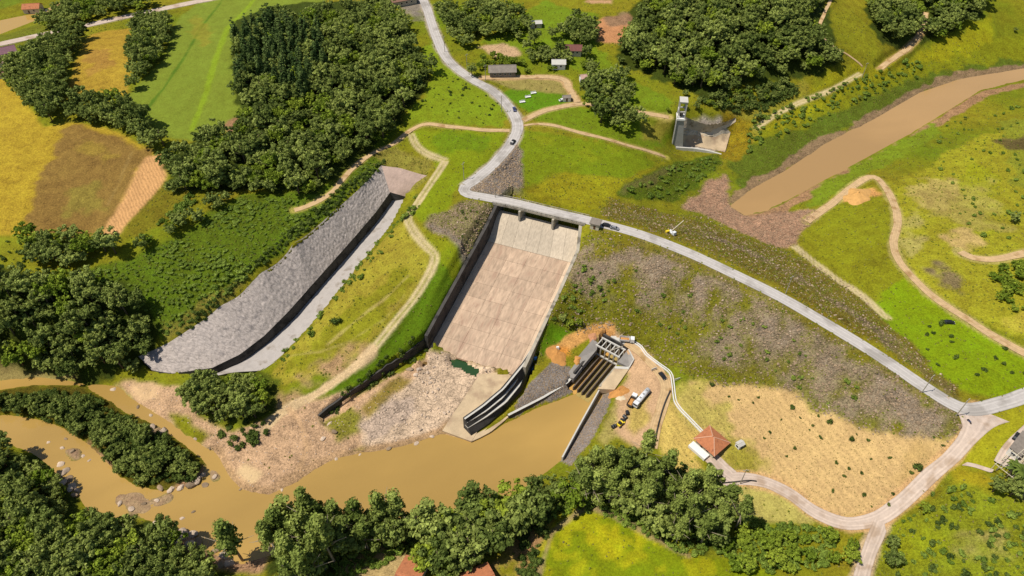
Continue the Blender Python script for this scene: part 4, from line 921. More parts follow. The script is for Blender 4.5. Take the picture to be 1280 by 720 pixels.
tw_o = tw.build('training_wall', M_SHADEWALL, sp)
for tt in (t2, t3):
    lg = MB(); o_ = tt.copy(); i_ = tt.copy(); i_[:, :2] += nn*2.2; bo = o_.copy(); bo[:, 2] -= 0.5; bi = i_.copy(); bi[:, 2] -= 0.5
    lg.add([tuple(s_[i]) for i in range(m) for s_ in (o_, i_, bi, bo)], [(i*4+k, i*4+(k+1) % 4, (i+1)*4+(k+1) % 4, (i+1)*4+k) for i in range(m-1) for k in range(4)]+[(0, 1, 2, 3), ((m-1)*4+3, (m-1)*4+2, (m-1)*4+1, (m-1)*4)])
    lg.build('ledge', M_CAP, tw_o)
wall('wall_cap', [(p[0], p[1], p[2]+0.16) for p in t1], [p[2]+0.003 for p in t1], 0.75, M_CAP, sp, side=1)
# pale apron below the chute, sloping to the river
apx = [(553,538,1.0),(560,527,1.3),(575,505,1.9),(590,482,2.4),(600,468,2.7),(652,462,3.0)]
ap_in = resamp(apx, 20); ap_out = resamp([(590,551,0.9),(606,524,1.0),(628,506,1.4),(646,484,2.0),(660,460,3.2)], 20)
ribbon('apron', ap_in, ap_out, M_APRON, sp, 10, 0.05, 4)
wall('apron_edge', resamp([(553,538.5,1.0),(589,551.5,0.95)], 6), -1.6, 0.5, M_APRON, sp, side=1)
ledge_l = resamp([(589,552,0.8),(600,547,0.8),(613,540,0.9),(628,528,1.0),(638,519,1.3)], 16)
wall('river_ledge', ledge_l, -1.5, 2.4, M_APRON, sp, side=1)
rw = thing('retaining_wall', 'low dark concrete retaining wall along the river beside the gravel platform', 'wall')
rwp = resamp([(636,520,2.6),(680,497.5,2.8),(709,480,3.0),(722,466,4.2)], 18)
wall('wall_body', rwp, -1.6, 0.9, M_SHADEWALL, rw, side=1); wall('wall_coping', [(p[0], p[1], p[2]+0.14) for p in rwp], [p[2]+0.003 for p in rwp], 1.0, M_CAP, rw, side=1)
rk = thing('kerb_wall', 'white concrete edge of the grey gravel ramp below the outlet', 'wall')
rkp = resamp([(702,571,2.9),(724,530,3.2),(748,487,3.4)], 10)
wall('wall_body', rkp, -1.2, 0.6, M_CAP, rk, side=-1)

# ------------------------------------------------------------------ bridge over the crest
br = thing('spillway_bridge', 'narrow road bridge on two piers crossing above the spillway crest', 'bridge')
bl = lines[1]; bd = bl[np.argmin(np.hypot(bl[:, 0]-(SIL[0]-4), bl[:, 1]-(SIL[1]+2))):]
bstart = SIL-CD*3.0; bend_ = SIL+CD*(chute_w(0)+4)
sel = [p for p in bl if np.dot(p[:2]-bstart, CD) > 0 and np.dot(p[:2]-bend_, CD) < 0 and p[1] < 290]
sel = np.array(sel)
V, Q = sheet(sel, 3.3, 3.3, 0, 0, 1); top = V.copy(); top[:, 2] += 0.02; bot = V.copy(); bot[:, 2] -= 1.1
k = len(V); Fs = [tuple(q) for q in Q]+[tuple(reversed([i+k for i in q])) for q in Q]
for i in range(len(sel)-1):
    for c in (0, 1):
        a, b = 2*i+c, 2*(i+1)+c; Fs.append((a, a+k, b+k, b) if c == 0 else (b, b+k, a+k, a))
MB().add(np.vstack([top, bot]).tolist(), Fs).build('deck', M_CONC, br)
dirb = np.gradient(sel[:, :2], axis=0); dirb /= np.linalg.norm(dirb, axis=1)[:, None]; nb_ = np.stack([-dirb[:, 1], dirb[:, 0]], 1)
for s_ in (-1, 1):
    rail = MB(); pts_ = [Vector((sel[i][0]+nb_[i][0]*3.15*s_, sel[i][1]+nb_[i][1]*3.15*s_, sel[i][2])) for i in range(len(sel))]
    for a, b in zip(pts_, pts_[1:]): rail.bar(a+Vector((0, 0, .78)), b+Vector((0, 0, .78)), 0.22, 0.16)
    ro = rail.build('parapet', M_CONC, br)
    for p in pts_[::1]: MB().box((p.x, p.y, p.z+0.38), (0.25, 0.25, 0.72)).build('post', M_CONC, br)
for f_ in (0.335, 0.67):
    c_ = sel[int(f_*len(sel))]; pr_ = MB(); ang = math.atan2(FD[1], FD[0])
    pr_.box((c_[0]+FD[0]*1.2, c_[1]+FD[1]*1.2, 31.2), (6.5, 1.0, 5.4), ang); pr_.tube((c_[0]-FD[0]*2, c_[1]-FD[1]*2, 27.0), (c_[0]-FD[0]*2, c_[1]-FD[1]*2, 33.8), 0.5, None, 10)
    pr_.build('pier', M_CONC, br)
for f_ in (0.02, 0.985):
    c_ = sel[min(int(f_*len(sel)), len(sel)-1)]; MB().box((c_[0], c_[1], 30.6), (2.2, 6.8, 6.8), math.atan2(CD[1], CD[0])).build('abutment', M_SHADEWALL, br)

# ------------------------------------------------------------------ old channel in the hillside
ch = thing('old_channel', 'long grey lined channel cut into the hillside left of the spillway', 'channel')
def outset(P, other, d):
    Q = P.copy(); v = P[:, :2]-other[:, :2]; v /= np.linalg.norm(v, axis=1)[:, None]; Q[:, :2] += v*d; return Q
cT2 = outset(cT, cW, 1.4); cT2[:, 2] = np.maximum(hz(cT2[:, 0], cT2[:, 1])+0.1, cT[:, 2])
def dense(P, m): t_ = np.linspace(0, len(P)-1, m); return np.column_stack([np.interp(t_, np.arange(len(P)), P[:, k]) for k in range(3)])
ribbon('slope_lining', dense(cT2, 300), dense(cW, 300), M_LINING, ch, 34, 0.13, 5)
wall('channel_wall', cW, cB[:, 2]-0.8, 0.5, M_SHADEWALL, ch, side=-1, batter=0.35)
cF2 = outset(cF, cB, 1.4); cF2[:, 2] = cF[:, 2]+0.45
ribbon('channel_floor', cB, cF, M_CHFLOOR, ch, 10, 0.10, 6); ribbon('floor_edge', cF, cF2, M_CHFLOOR, ch, 2, 0.08, 7)
hd_t = resamp([(477,207,32.7),(500,210,32),(527,218,31)], 12); hd_m = resamp([(487,240,24.4),(497,243,23.2),(508,246,21.2)], 12); hd_b = hd_m.copy(); hd_b[:, 2] -= 4.5
ribbon('head_face', hd_t, hd_m, M_PINK, ch, 10, 0.12, 8); ribbon('head_wall', hd_m, hd_b, M_SHADEWALL, ch, 2)
ribbon('side_face', resamp([(527,218,31),(506,246,21.0)], 10), outset(resamp([(530,219,31),(510,247,21.2)], 10), resamp([(500,215,31),(490,245,21.2)], 10), 2.0), M_PINK, ch, 2, 0.08, 9)
# little concrete sill where the channel meets the river flats
cs = thing('concrete_sill', 'small broken concrete sill at the river end of the old channel', 'wall')
pslab('slab', [(214,470,3.0),(250,466,3.2),(262,463,3.4),(262,467,3.0),(238,473,2.6),(216,476,2.4)], 1.2, M_APRON, cs)
pslab('block', [(214,482,2.2),(232,478,2.3),(232,484,1.9),(214,488,1.9)], 1.6, M_APRON, cs); pslab('pillar', [(236,474,3.0),(240,473,3.0),(241,479,2.6),(236,480,2.6)], 2.4, M_CONC, cs)

# ------------------------------------------------------------------ outlet works
ot = thing('outlet_works', 'concrete outlet with open gate frame and four dividing walls running to the river', 'outlet', OUT, ORZ)
M_SILT = mat('orange_silt', C('#d0a052'), 0.8, 0.2, 0.5, dark=(C('#b88a3c'), 0.3, 0.55)); M_SILT2 = mat('wet_silt', C('#b39a58'), 0.5, 0.15, 0.4)
M_SHADED = mat('shade_toned_concrete', C('#6d6052'), 0.9, 0.25, 0.5)  # dark tone paints in the shade on the dividing walls
xs = [0, 2.2, 4.45, 6.7, 8.95, 11.2]
for i in range(5):
    MB().box(((xs[i]+xs[i+1])/2, -9.0, -0.35), (2.18, 29.0, 1.0+0.1*(2-i)/2)).build('channel_floor', M_SILT if i < 2 else M_SILT2, ot)
for i in range(1, 5): MB().box((xs[i], -11.2, 0.85), (0.55, 21.5, 3.0)).box((xs[i], -20.5-0.0, 0.2), (0.5, 3.0, 1.6)).build('dividing_wall', M_SHADED, ot)
MB().box((-0.55, -5.5, 2.6), (0.9, 24.0, 7.0)).build('flank_wall', M_SHADEWALL, ot); MB().box((11.75, -5.0, 1.6), (0.9, 22.0, 5.2)).build('flank_wall', M_CONC, ot)
MB().box((5.6, 6.6, 4.4), (12.6, 0.9, 9.6)).build('head_wall', M_SHADEWALL, ot)
for i in range(6):
    for y in (0.0, 5.0): MB().box((xs[i], y, 4.0), (0.5, 0.55, 8.2)).build('post', M_CONC, ot)
for y, z in ((-0.02, 2.4), (-0.02, 7.9), (4.98, 8.2)): MB().box((5.6, y, z), (12.3, 0.62, 0.7)).build('beam', M_CAP, ot)
for i in range(6): MB().box((xs[i], 2.5, 8.0), (0.42, 4.3, 0.5)).build('cross_beam', M_CAP, ot)
MB().bar((6.6, 0.6, 8.55), (9.8, 5.6, 8.8), 0.5, 0.3).build('gangway', M_CONC, ot)
MB().box((7.2, 8.2, 9.35), (8.6, 3.0, 0.5)).build('deck', M_CAP, ot)
for (x, y) in ((1.1, 2.5), (3.3, 2.5), (5.6, 2.5), (7.8, 2.5), (10, 2.5)): MB().box((x, 5.6, 3.2), (1.9, 0.2, 6.0)).build('gate', M_SHADED, ot)
M_LIN2 = mat('slope_concrete', C('#9b948c'), 0.95, 0.14, 0.4, 0.05, 2)
wl = thing('slope_lining', 'grey concrete slope panels on the left bank of the outlet', 'slope lining')
pslab('panel', [(719,450,6.4),(741,424,9.4),(747,428,8.6),(746,437,7.0),(729,457,5.6)], 3, M_LIN2, wl); pslab('panel', [(711,465,5.2),(720,453,6.0),(728,459,5.2),(717,473,4.4),(713,472,4.5)], 3, M_LIN2, wl)
wr = thing('slope_lining', 'grey concrete wing slope on the right bank of the outlet', 'slope lining')
pslab('panel', [(772,452,8.2),(785,437,9.3),(792,449,8.9),(786,459,7.2)], 2.5, M_LIN2, wr); pslab('kerb', [(785,436.5,9.5),(786.5,436.5,9.5),(793,449,9.1),(787,459.5,7.4),(785.8,459,7.4),(791.5,449,9.1)], 0.5, M_CAP, wr)
rp = thing('concrete_ramp', 'pale concrete ramp on the right side of the outlet channel', 'ramp')
pslab('slab', [(747,486,3.6),(770,459,6.6),(787,460,7.1),(768,487,4.4)], 3, M_APRON, rp); pslab('kerb', [(769,457.5,6.9),(786,458.5,7.4),(786,461.5,7.1),(768,460.5,6.6)], 0.4, M_CAP, rp)

# ------------------------------------------------------------------ intake tower and its channel
tb = Vector(wp(846, 184, 13.5)); tz = tb.z
to = thing('intake_tower', 'grey concrete intake tower with open lifting frame on top', 'tower', tb, math.radians(-8))
M_TOW = mat('tower_concrete', C('#a9a6a0'), 0.9, 0.12, 0.3, 0.02, 2)
body = MB(); body.add([(-3.0, -1.5, -2), (3.6, -1.5, -2), (3.6, 6, -2), (-3.0, 6, -2), (-3.0, -1.5, 19), (0.9, -1.5, 19), (0.9, 4.5, 19), (-3.0, 4.5, 19)], [(0, 3, 2, 1), (4, 5, 6, 7), (0, 1, 5, 4), (1, 2, 6, 5), (2, 3, 7, 6), (3, 0, 4, 7)]); body.build('shaft', M_TOW, to)
MB().box((-3.25, -1.3, 8.5), (0.5, 1.4, 21.4)).build('lit_face_strip', M_CAP, to)  # pale strip standing in for the sunlit left face of the shaft
MB().box((-1.0, 1.4, 19.6), (4.8, 7.0, 1.1)).build('platform', M_WHITE, to)
for x in (-2.9, 0.9):
    for y in (-1.2, 4.0): MB().box((x, y, 25.2), (0.55, 0.55, 10.1)).build('column', M_CAP, to)
for z in (24.2, 29.9):
    for y in (-1.2, 4.0): MB().box((-1.0, y, z), (3.25, 0.5, 0.6)).build('beam', M_CAP, to)
    for x in (-2.9, 0.9): MB().box((x, 1.4, z), (0.5, 4.65, 0.6)).build('beam', M_CAP, to)
MB().box((-1.0, 1.4, 30.5), (4.6, 6.2, 0.35)).build('roof_slab', M_CAP, to); MB().box((-1.0, 1.4, 21.4), (2.0, 2.2, 2.4)).build('hoist', M_SHADEWALL, to)
ic = thing('intake_channel', 'pale rock-walled approach channel leading to the intake tower', 'channel')
def drape(name, A_, B_, mt, nv, rough, seed, lift=0.25):
    o = ribbon(name, resamp(A_, 40), resamp(B_, 40), mt, ic, nv, 0, seed); m = len(o.data.vertices); co = np.empty(m*3, np.float32); o.data.vertices.foreach_get('co', co); co = co.reshape(-1, 3)
    co[:, 2] = np.maximum(hz(co[:, 0], co[:, 1])+lift, co[:, 2])+np.random.default_rng(seed).normal(0, rough, m); o.data.vertices.foreach_set('co', co.ravel()); o.data.update()
M_IROCK = mat('intake_rock', C('#c2b5a2'), 0.95, 0.22, 0.3, 0.25, 0.8, dark=(C('#94866f'), 0.35, 0.55)); M_ILEDGE = mat('pale_ledge', C('#dcc9ac'), 0.95, 0.12, 0.4)
drape('rock_face', INT_T, INT_M, M_IROCK, 14, 0.22, 12); drape('ledge', INT_M, INT_L, M_ILEDGE, 3, 0.05, 13); drape('channel_wall', INT_L[:4], INT_W, M_CONC, 6, 0.06, 14); drape('channel_floor', INT_W, INT_F, M_APRON, 5, 0.04, 15)
wall('guide_wall', resamp([(845,183,15.2),(868,184.5,15.0),(886,187.5,14.8),(902,192,14.5)], 14), 11, 1.0, M_CAP, ic, side=-1)
for x in (866, 872): MB().box(Vector(wp(x, 178, 15.0)), (0.6, 0.6, 4.4)).build('post', M_CAP, ic)
MB().bar(wp(864, 172.5, 17.2), wp(874, 173.5, 17.2), 0.6).build('beam', M_CAP, ic)
# ------------------------------------------------------------------ trees and plants
def tint_mesh(name, V, Fq, tint, mt):
    o = np_mesh(name, V, Fq, mt, None, False, {'tint': ('FLOAT', tint)}); COL.objects.unlink(o); me = o.data; bpy.data.objects.remove(o); return me
ICO = None
def ico():
    global ICO
    if ICO is None:
        t = (1+5**.5)/2; v = np.array([(-1,t,0),(1,t,0),(-1,-t,0),(1,-t,0),(0,-1,t),(0,1,t),(0,-1,-t),(0,1,-t),(t,0,-1),(t,0,1),(-t,0,-1),(-t,0,1)], float); v /= np.linalg.norm(v[0])
        ICO = (v, [(0,11,5),(0,5,1),(0,1,7),(0,7,10),(0,10,11),(1,5,9),(5,11,4),(11,10,2),(10,7,6),(7,1,8),(3,9,4),(3,4,2),(3,2,6),(3,6,8),(3,8,9),(4,9,5),(2,4,11),(6,2,10),(8,6,7),(9,8,1)])
    return ICO
def leaf_cloud(name, blobs, n_per_area, leaf, mt, seed, flat=0.42):
    """leaf-sized faces over the surface of several lobes, plus a small core in each lobe so that the crown is not hollow"""
    r = np.random.default_rng(seed); V = []; Q = []; T = []
    for (c, rad) in blobs:
        n_ = int(n_per_area*4*math.pi*rad*rad); d = r.normal(0, 1, (n_, 3)); d[:, 2] = np.where(d[:, 2] < -0.35, -d[:, 2]*0.6, d[:, 2]); d /= np.linalg.norm(d, axis=1)[:, None]
        p = np.array(c)+d*rad*r.uniform(0.62, 1.22, (n_, 1))*np.array([1, 1, 0.85])
        nrm = d+r.normal(0, flat, (n_, 3)); nrm /= np.linalg.norm(nrm, axis=1)[:, None]
        a = np.cross(nrm, r.normal(0, 1, (n_, 3))); a /= np.linalg.norm(a, axis=1)[:, None]; b = np.cross(nrm, a)
        s = leaf*r.uniform(0.6, 1.25, (n_, 1)); bt = r.uniform(0.0, 1.0)
        quad_ = np.stack([p-a*s-b*s*0.6, p+a*s*0.9-b*s*0.7, p+a*s+b*s*0.6, p-a*s*0.8+b*s*0.8], 1).reshape(-1, 3)
        k = sum(len(x) for x in V); V.append(quad_); Q.append(np.arange(n_*4).reshape(-1, 4)+k)
        T.append(np.repeat(np.clip(0.5*bt+0.5*r.uniform(0, 1, n_), 0, 1), 4))
        iv, ifc = ico(); k = sum(len(x) for x in V); V.append(np.array(c)+iv*rad*0.72*np.array([1, 1, 0.8])); T.append(np.full(12, 0.3))
        Q.append(np.array([(f[0], f[1], f[2], f[2]) for f in ifc])+k)
    V = np.vstack(V); Q = np.vstack(Q); T = np.concatenate(T)
    me = bpy.data.meshes.new(name); fs = [tuple(q) if q[2] != q[3] else tuple(q[:3]) for q in Q.tolist()]
    me.from_pydata(V.tolist(), [], fs); at = me.attributes.new('tint', 'FLOAT', 'POINT'); at.data.foreach_set('value', T.astype(np.float32)); me.materials.append(mt); me.update(); return me
M_LEAF = leaf_mat('broad_leaves', (0.080, 0.118, 0.022), (0.320, 0.365, 0.085))
M_PINE = leaf_mat('pine_needles', (0.045, 0.085, 0.022), (0.140, 0.190, 0.050), 0.15)
M_EUC = leaf_mat('gum_leaves', (0.100, 0.145, 0.024), (0.330, 0.375, 0.085))
M_BRIGHT = leaf_mat('bright_leaves', (0.105, 0.172, 0.014), (0.310, 0.370, 0.040))
M_SHRUB = leaf_mat('shrub_leaves', (0.095, 0.155, 0.018), (0.260, 0.335, 0.055))
M_SHRUBD = leaf_mat('dark_shrub_leaves', (0.040, 0.070, 0.014), (0.130, 0.170, 0.032))
M_DRYTUFT = leaf_mat('dry_tufts', (0.200, 0.180, 0.050), (0.360, 0.310, 0.110))
M_TUFT = leaf_mat('green_tufts', (0.150, 0.180, 0.022), (0.330, 0.340, 0.050))
M_BARK = mat('bark', C('#6f5f4c'), 0.95, 0.25, 2.0); M_PALEBARK = mat('pale_bark', C('#a79880'), 0.95, 0.2, 2.0)

def trunk_mesh(name, h, r0, seed, mt, limbs=5, lean=0.3):
    r = random.Random(seed); b = MB(); p = Vector((0, 0, -0.6)); q = Vector((r.uniform(-lean, lean), r.uniform(-lean, lean), h*0.55)); b.tube(p, q, r0, r0*0.7, 7)
    e = q+Vector((r.uniform(-lean, lean), r.uniform(-lean, lean), h*0.35)); b.tube(q, e, r0*0.7, r0*0.25, 6)
    for i in range(limbs):
        a = 6.283*i/limbs+r.uniform(-.4, .4); s = p.lerp(q, r.uniform(0.7, 1.0)); L_ = h*r.uniform(0.22, 0.34)
        b.tube(s, s+Vector((math.cos(a)*L_, math.sin(a)*L_, L_*r.uniform(0.5, 1.0))), r0*0.45, r0*0.12, 5)
    o = b.build(name, mt, None, True); me = o.data; COL.objects.unlink(o); bpy.data.objects.remove(o); return me
def broad_blobs(seed, R_, h0, h1, n_):
    """a core and many small ragged clumps around it; shape differs from seed to seed"""
    r = random.Random(seed); hc = (h1-h0)/2; zc = h0+hc; out = [((0, 0, zc-0.1*hc), min(R_, hc)*0.62)]; sx, sy = r.uniform(0.8, 1.2), r.uniform(0.8, 1.2); top = r.uniform(0.55, 1.0)
    for k in range(4): a = r.uniform(0, 6.283); out.append(((math.cos(a)*R_*0.45*sx, math.sin(a)*R_*0.45*sy, zc+hc*r.uniform(-0.35, 0.45)), R_*r.uniform(0.3, 0.42)))
    for i in range(n_*3):
        a = r.uniform(0, 6.283); t = r.uniform(-0.45, 1.0); w = math.sqrt(max(0.0, 1-(t*top)**2))*R_*r.uniform(0.62, 1.1)
        out.append(((math.cos(a)*w*sx, math.sin(a)*w*sy, zc+hc*t*r.uniform(0.8, 1.1)), R_*r.uniform(0.11, 0.25)))
    return out
PROTO = {}
def proto(kind, i, crown, trunk): PROTO.setdefault(kind, []).append((crown, trunk))
for i in range(10): # rounded broadleaf trees, about 4 m crown radius and 10 m high at scale 1
    proto('broadleaf_tree', i, leaf_cloud('crown', broad_blobs(i, 3.3+0.3*(i % 4), 2.6+0.4*(i % 3), 8.4+0.8*(i % 4), 9+i % 5), 4.0, 0.32, M_LEAF, i), trunk_mesh('trunk', 9, 0.32, i, M_BARK))
for i in range(3):
    proto('bright_tree', i, leaf_cloud('crown', broad_blobs(20+i, 3.6, 3.0, 7.6, 9), 4.6, 0.28, M_BRIGHT, 20+i), trunk_mesh('trunk', 7.5, 0.3, 20+i, M_BARK))
for i in range(4): # tall gums: clustered tufts of leaves high on pale trunks
    r = random.Random(40+i); bl_ = []
    for k in range(13):
        a = r.uniform(0, 6.283); z = r.uniform(6.5, 16.5); w = r.uniform(0.2, 1.0)*(3.4-0.13*z); bl_.append(((math.cos(a)*w, math.sin(a)*w, z), r.uniform(0.8, 1.45)))
    bl_.append(((0, 0, 16.8), 1.2)); bl_.append(((0.3, 0, 11.5), 1.7)); bl_.append(((-.3, .2, 14), 1.5))
    proto('gum_tree', i, leaf_cloud('crown', bl_, 5.0, 0.27, M_EUC, 40+i, 0.55), trunk_mesh('trunk', 17, 0.30, 40+i, M_PALEBARK, 4, 0.5))
for i in range(3): # conifers
    r = random.Random(60+i); bl_ = []
    for k in range(11):
        z = 3.0+k*1.15; w = 3.3*(1-k/12.5)
        for q in range(3 if k < 8 else 1): a = k*2.4+q*2.094+r.uniform(-.3, .3); bl_.append(((math.cos(a)*w*0.55, math.sin(a)*w*0.55, z), 0.30+w*0.36))
    proto('pine_tree', i, leaf_cloud('crown', bl_, 3.6, 0.26, M_PINE, 60+i, 0.45), trunk_mesh('trunk', 14, 0.24, 60+i, M_BARK, 0, 0.1))
for i in range(4): # shrubs, about 1.3 m radius at scale 1
    r = random.Random(80+i); bl_ = [((r.uniform(-.7, .7), r.uniform(-.7, .7), r.uniform(0.35, 0.95)), r.uniform(0.45, 0.75)) for _ in range(5)]
    proto('shrub', i, leaf_cloud('foliage', bl_, 7.0, 0.17, M_SHRUB, 80+i), trunk_mesh('stem', 1.0, 0.07, 80+i, M_BARK, 3, 0.1))
    proto('dark_shrub', i, leaf_cloud('foliage', bl_, 7.0, 0.17, M_SHRUBD, 90+i), trunk_mesh('stem', 1.0, 0.07, 80+i, M_BARK, 3, 0.1))
for i in range(3): # low herb tufts
    r = np.random.default_rng(100+i)
    for kind, mt in (('tuft', M_TUFT), ('dry_tuft', M_DRYTUFT)):
        proto(kind, i, leaf_cloud('tuft', [((0, 0, 0.12), 0.34), ((0.25, 0.1, 0.1), 0.25)], 9.0, 0.14, mt, 100+i), None)
def rock_mesh(name, seed, mt, sub=1):
    r = np.random.default_rng(seed); v, f = ico(); v = v.copy(); f = list(f)
    # one subdivision
    cache = {}; vs = [tuple(x) for x in v]; nf_ = []
    def mid(a, b):
        k = (min(a, b), max(a, b))
        if k not in cache: p = (np.array(vs[a])+np.array(vs[b]))/2; vs.append(tuple(p/np.linalg.norm(p))); cache[k] = len(vs)-1
        return cache[k]
    if sub:
        for a, b, c in f: ab, bc, ca = mid(a, b), mid(b, c), mid(c, a); nf_ += [(a, ab, ca), (b, bc, ab), (c, ca, bc), (ab, bc, ca)]
        f = nf_
    v = np.array(vs); pl = r.normal(0, 1, (7, 3)); pl /= np.linalg.norm(pl, axis=1)[:, None]
    for n_ in pl: dd_ = v @ n_; c = r.uniform(0.55, 0.85); ex = np.clip(dd_-c, 0, None); v -= ex[:, None]*n_     # chop facets
    v *= np.array([1.0, r.uniform(0.65, 1.0), r.uniform(0.45, 0.75)])
    me = bpy.data.meshes.new(name); me.from_pydata(v.tolist(), [], f); me.materials.append(mt); me.update(); return me
for i in range(4): proto('boulder', i, rock_mesh('boulder', i, M_ROCK), None); proto('pale_boulder', i, rock_mesh('boulder', 10+i, M_PALEROCK), None); 
for i in range(3): proto('rubble', i, rock_mesh('rubble', 30+i, M_ROCK, 0), None); proto('pale_rubble', i, rock_mesh('rubble', 40+i, M_PALEROCK, 0), None)
M_DRIFT = mat('driftwood', C('#bb9a7c'), 0.95, 0.25, 1.5, rnd=0.3)
for i in range(3):
    r = random.Random(i); b = MB()
    for k in range(4): p = Vector((r.uniform(-.7, .7), r.uniform(-.7, .7), r.uniform(0.05, 0.35))); a = r.uniform(0, 6.28); L_ = r.uniform(0.7, 1.9); b.tube(p, p+Vector((math.cos(a)*L_, math.sin(a)*L_, r.uniform(-.2, .35))), r.uniform(0.06, 0.13), 0.04, 4)
    o = b.build('driftwood', M_DRIFT); me = o.data; COL.objects.unlink(o); bpy.data.objects.remove(o); proto('driftwood', i, me, None)

HOLD = bpy.data.collections.new('plant_sources')           # not linked to the scene
def src_obj(me):
    o = bpy.data.objects.new(me.name+'_source', me); HOLD.objects.link(o); return o
SRC = {k: [src_obj(c) for c, t in v] for k, v in PROTO.items()}
def scatter(name, kind, P, scale, label, cat, rz=None):
    """many alike pieces as one object: geometry nodes put a mesh on every point"""
    m = len(P)
    if not m: return None
    rot = np.zeros((m, 3)); rot[:, 2] = rng.uniform(0, 6.283, m) if rz is None else rz
    sc3 = np.asarray(scale, float); sc3 = np.repeat(sc3[:, None], 3, 1) if sc3.ndim == 1 else sc3
    me = bpy.data.meshes.new(name); me.vertices.add(m); me.vertices.foreach_set('co', np.asarray(P, np.float32).ravel())
    for k, typ, arr in (('rot', 'FLOAT_VECTOR', rot), ('scl', 'FLOAT_VECTOR', sc3)):
        a = me.attributes.new(k, typ, 'POINT'); a.data.foreach_set('vector', arr.astype(np.float32).ravel())
    a = me.attributes.new('pick', 'INT', 'POINT'); a.data.foreach_set('value', rng.integers(0, len(SRC[kind]), m).astype(np.int32))
    o = bpy.data.objects.new(name, me); COL.objects.link(o); tag(o, label, cat, None, 'stuff')
    g = bpy.data.node_groups.new(name+'_spread', 'GeometryNodeTree'); g.interface.new_socket('Geometry', in_out='INPUT', socket_type='NodeSocketGeometry'); g.interface.new_socket('Geometry', in_out='OUTPUT', socket_type='NodeSocketGeometry')
    N, L = g.nodes, g.links; gi = N.new('NodeGroupInput'); go = N.new('NodeGroupOutput'); ip = N.new('GeometryNodeInstanceOnPoints'); gt = N.new('GeometryNodeGeometryToInstance')
    for s_ in reversed(SRC[kind]):
        oi = N.new('GeometryNodeObjectInfo'); oi.inputs['Object'].default_value = s_; oi.inputs['As Instance'].default_value = False; L.new(oi.outputs['Geometry'], gt.inputs[0])
    def attr(nm, dt):
        n_ = N.new('GeometryNodeInputNamedAttribute'); n_.data_type = dt; n_.inputs['Name'].default_value = nm; return n_.outputs['Attribute']
    L.new(gi.outputs[0], ip.inputs['Points']); L.new(gt.outputs[0], ip.inputs['Instance']); ip.inputs['Pick Instance'].default_value = True
    L.new(attr('pick', 'INT'), ip.inputs['Instance Index']); L.new(attr('scl', 'FLOAT_VECTOR'), ip.inputs['Scale'])
    er = N.new('FunctionNodeEulerToRotation'); L.new(attr('rot', 'FLOAT_VECTOR'), er.inputs[0]); L.new(er.outputs[0], ip.inputs['Rotation']); L.new(ip.outputs[0], go.inputs[0])
    md = o.modifiers.new('spread', 'NODES'); md.node_group = g; return o

def spread(px, gap, seed, world_poly=None, keep=None):
    """points about gap metres apart inside an outline"""
    poly = gpoly(px) if world_poly is None else world_poly; r = np.random.default_rng(seed); a, b = poly.min(0), poly.max(0)
    xs_ = np.arange(a[0], b[0], gap); ys_ = np.arange(a[1], b[1], gap*0.9); X_, Y_ = np.meshgrid(xs_, ys_); X_[1::2] += gap/2
    X_ = (X_+r.uniform(-.38, .38, X_.shape)*gap).ravel(); Y_ = (Y_+r.uniform(-.38, .38, Y_.shape)*gap).ravel(); m = inside(poly, X_, Y_)
    X_, Y_ = X_[m], Y_[m]; z = hz(X_, Y_); P = np.column_stack([X_, Y_, z])
    if keep is not None and len(P): P = P[keep(P)]
    return P
def proj(P):
    P = np.asarray(P); dz = P[:, 2]-H; dep = P[:, 1]*CP-dz*SP; up = P[:, 1]*SP+dz*CP; return 640+F*P[:, 0]/dep, 360-F*up/dep, dep
ROADPTS = np.vstack([l[::2] for l in lines])
def off_road(P, d=4.0):
    return np.array([np.min(np.hypot(ROADPTS[:, 0]-p[0], ROADPTS[:, 1]-p[1])) > d for p in P]) if len(P) else np.zeros(0, bool)

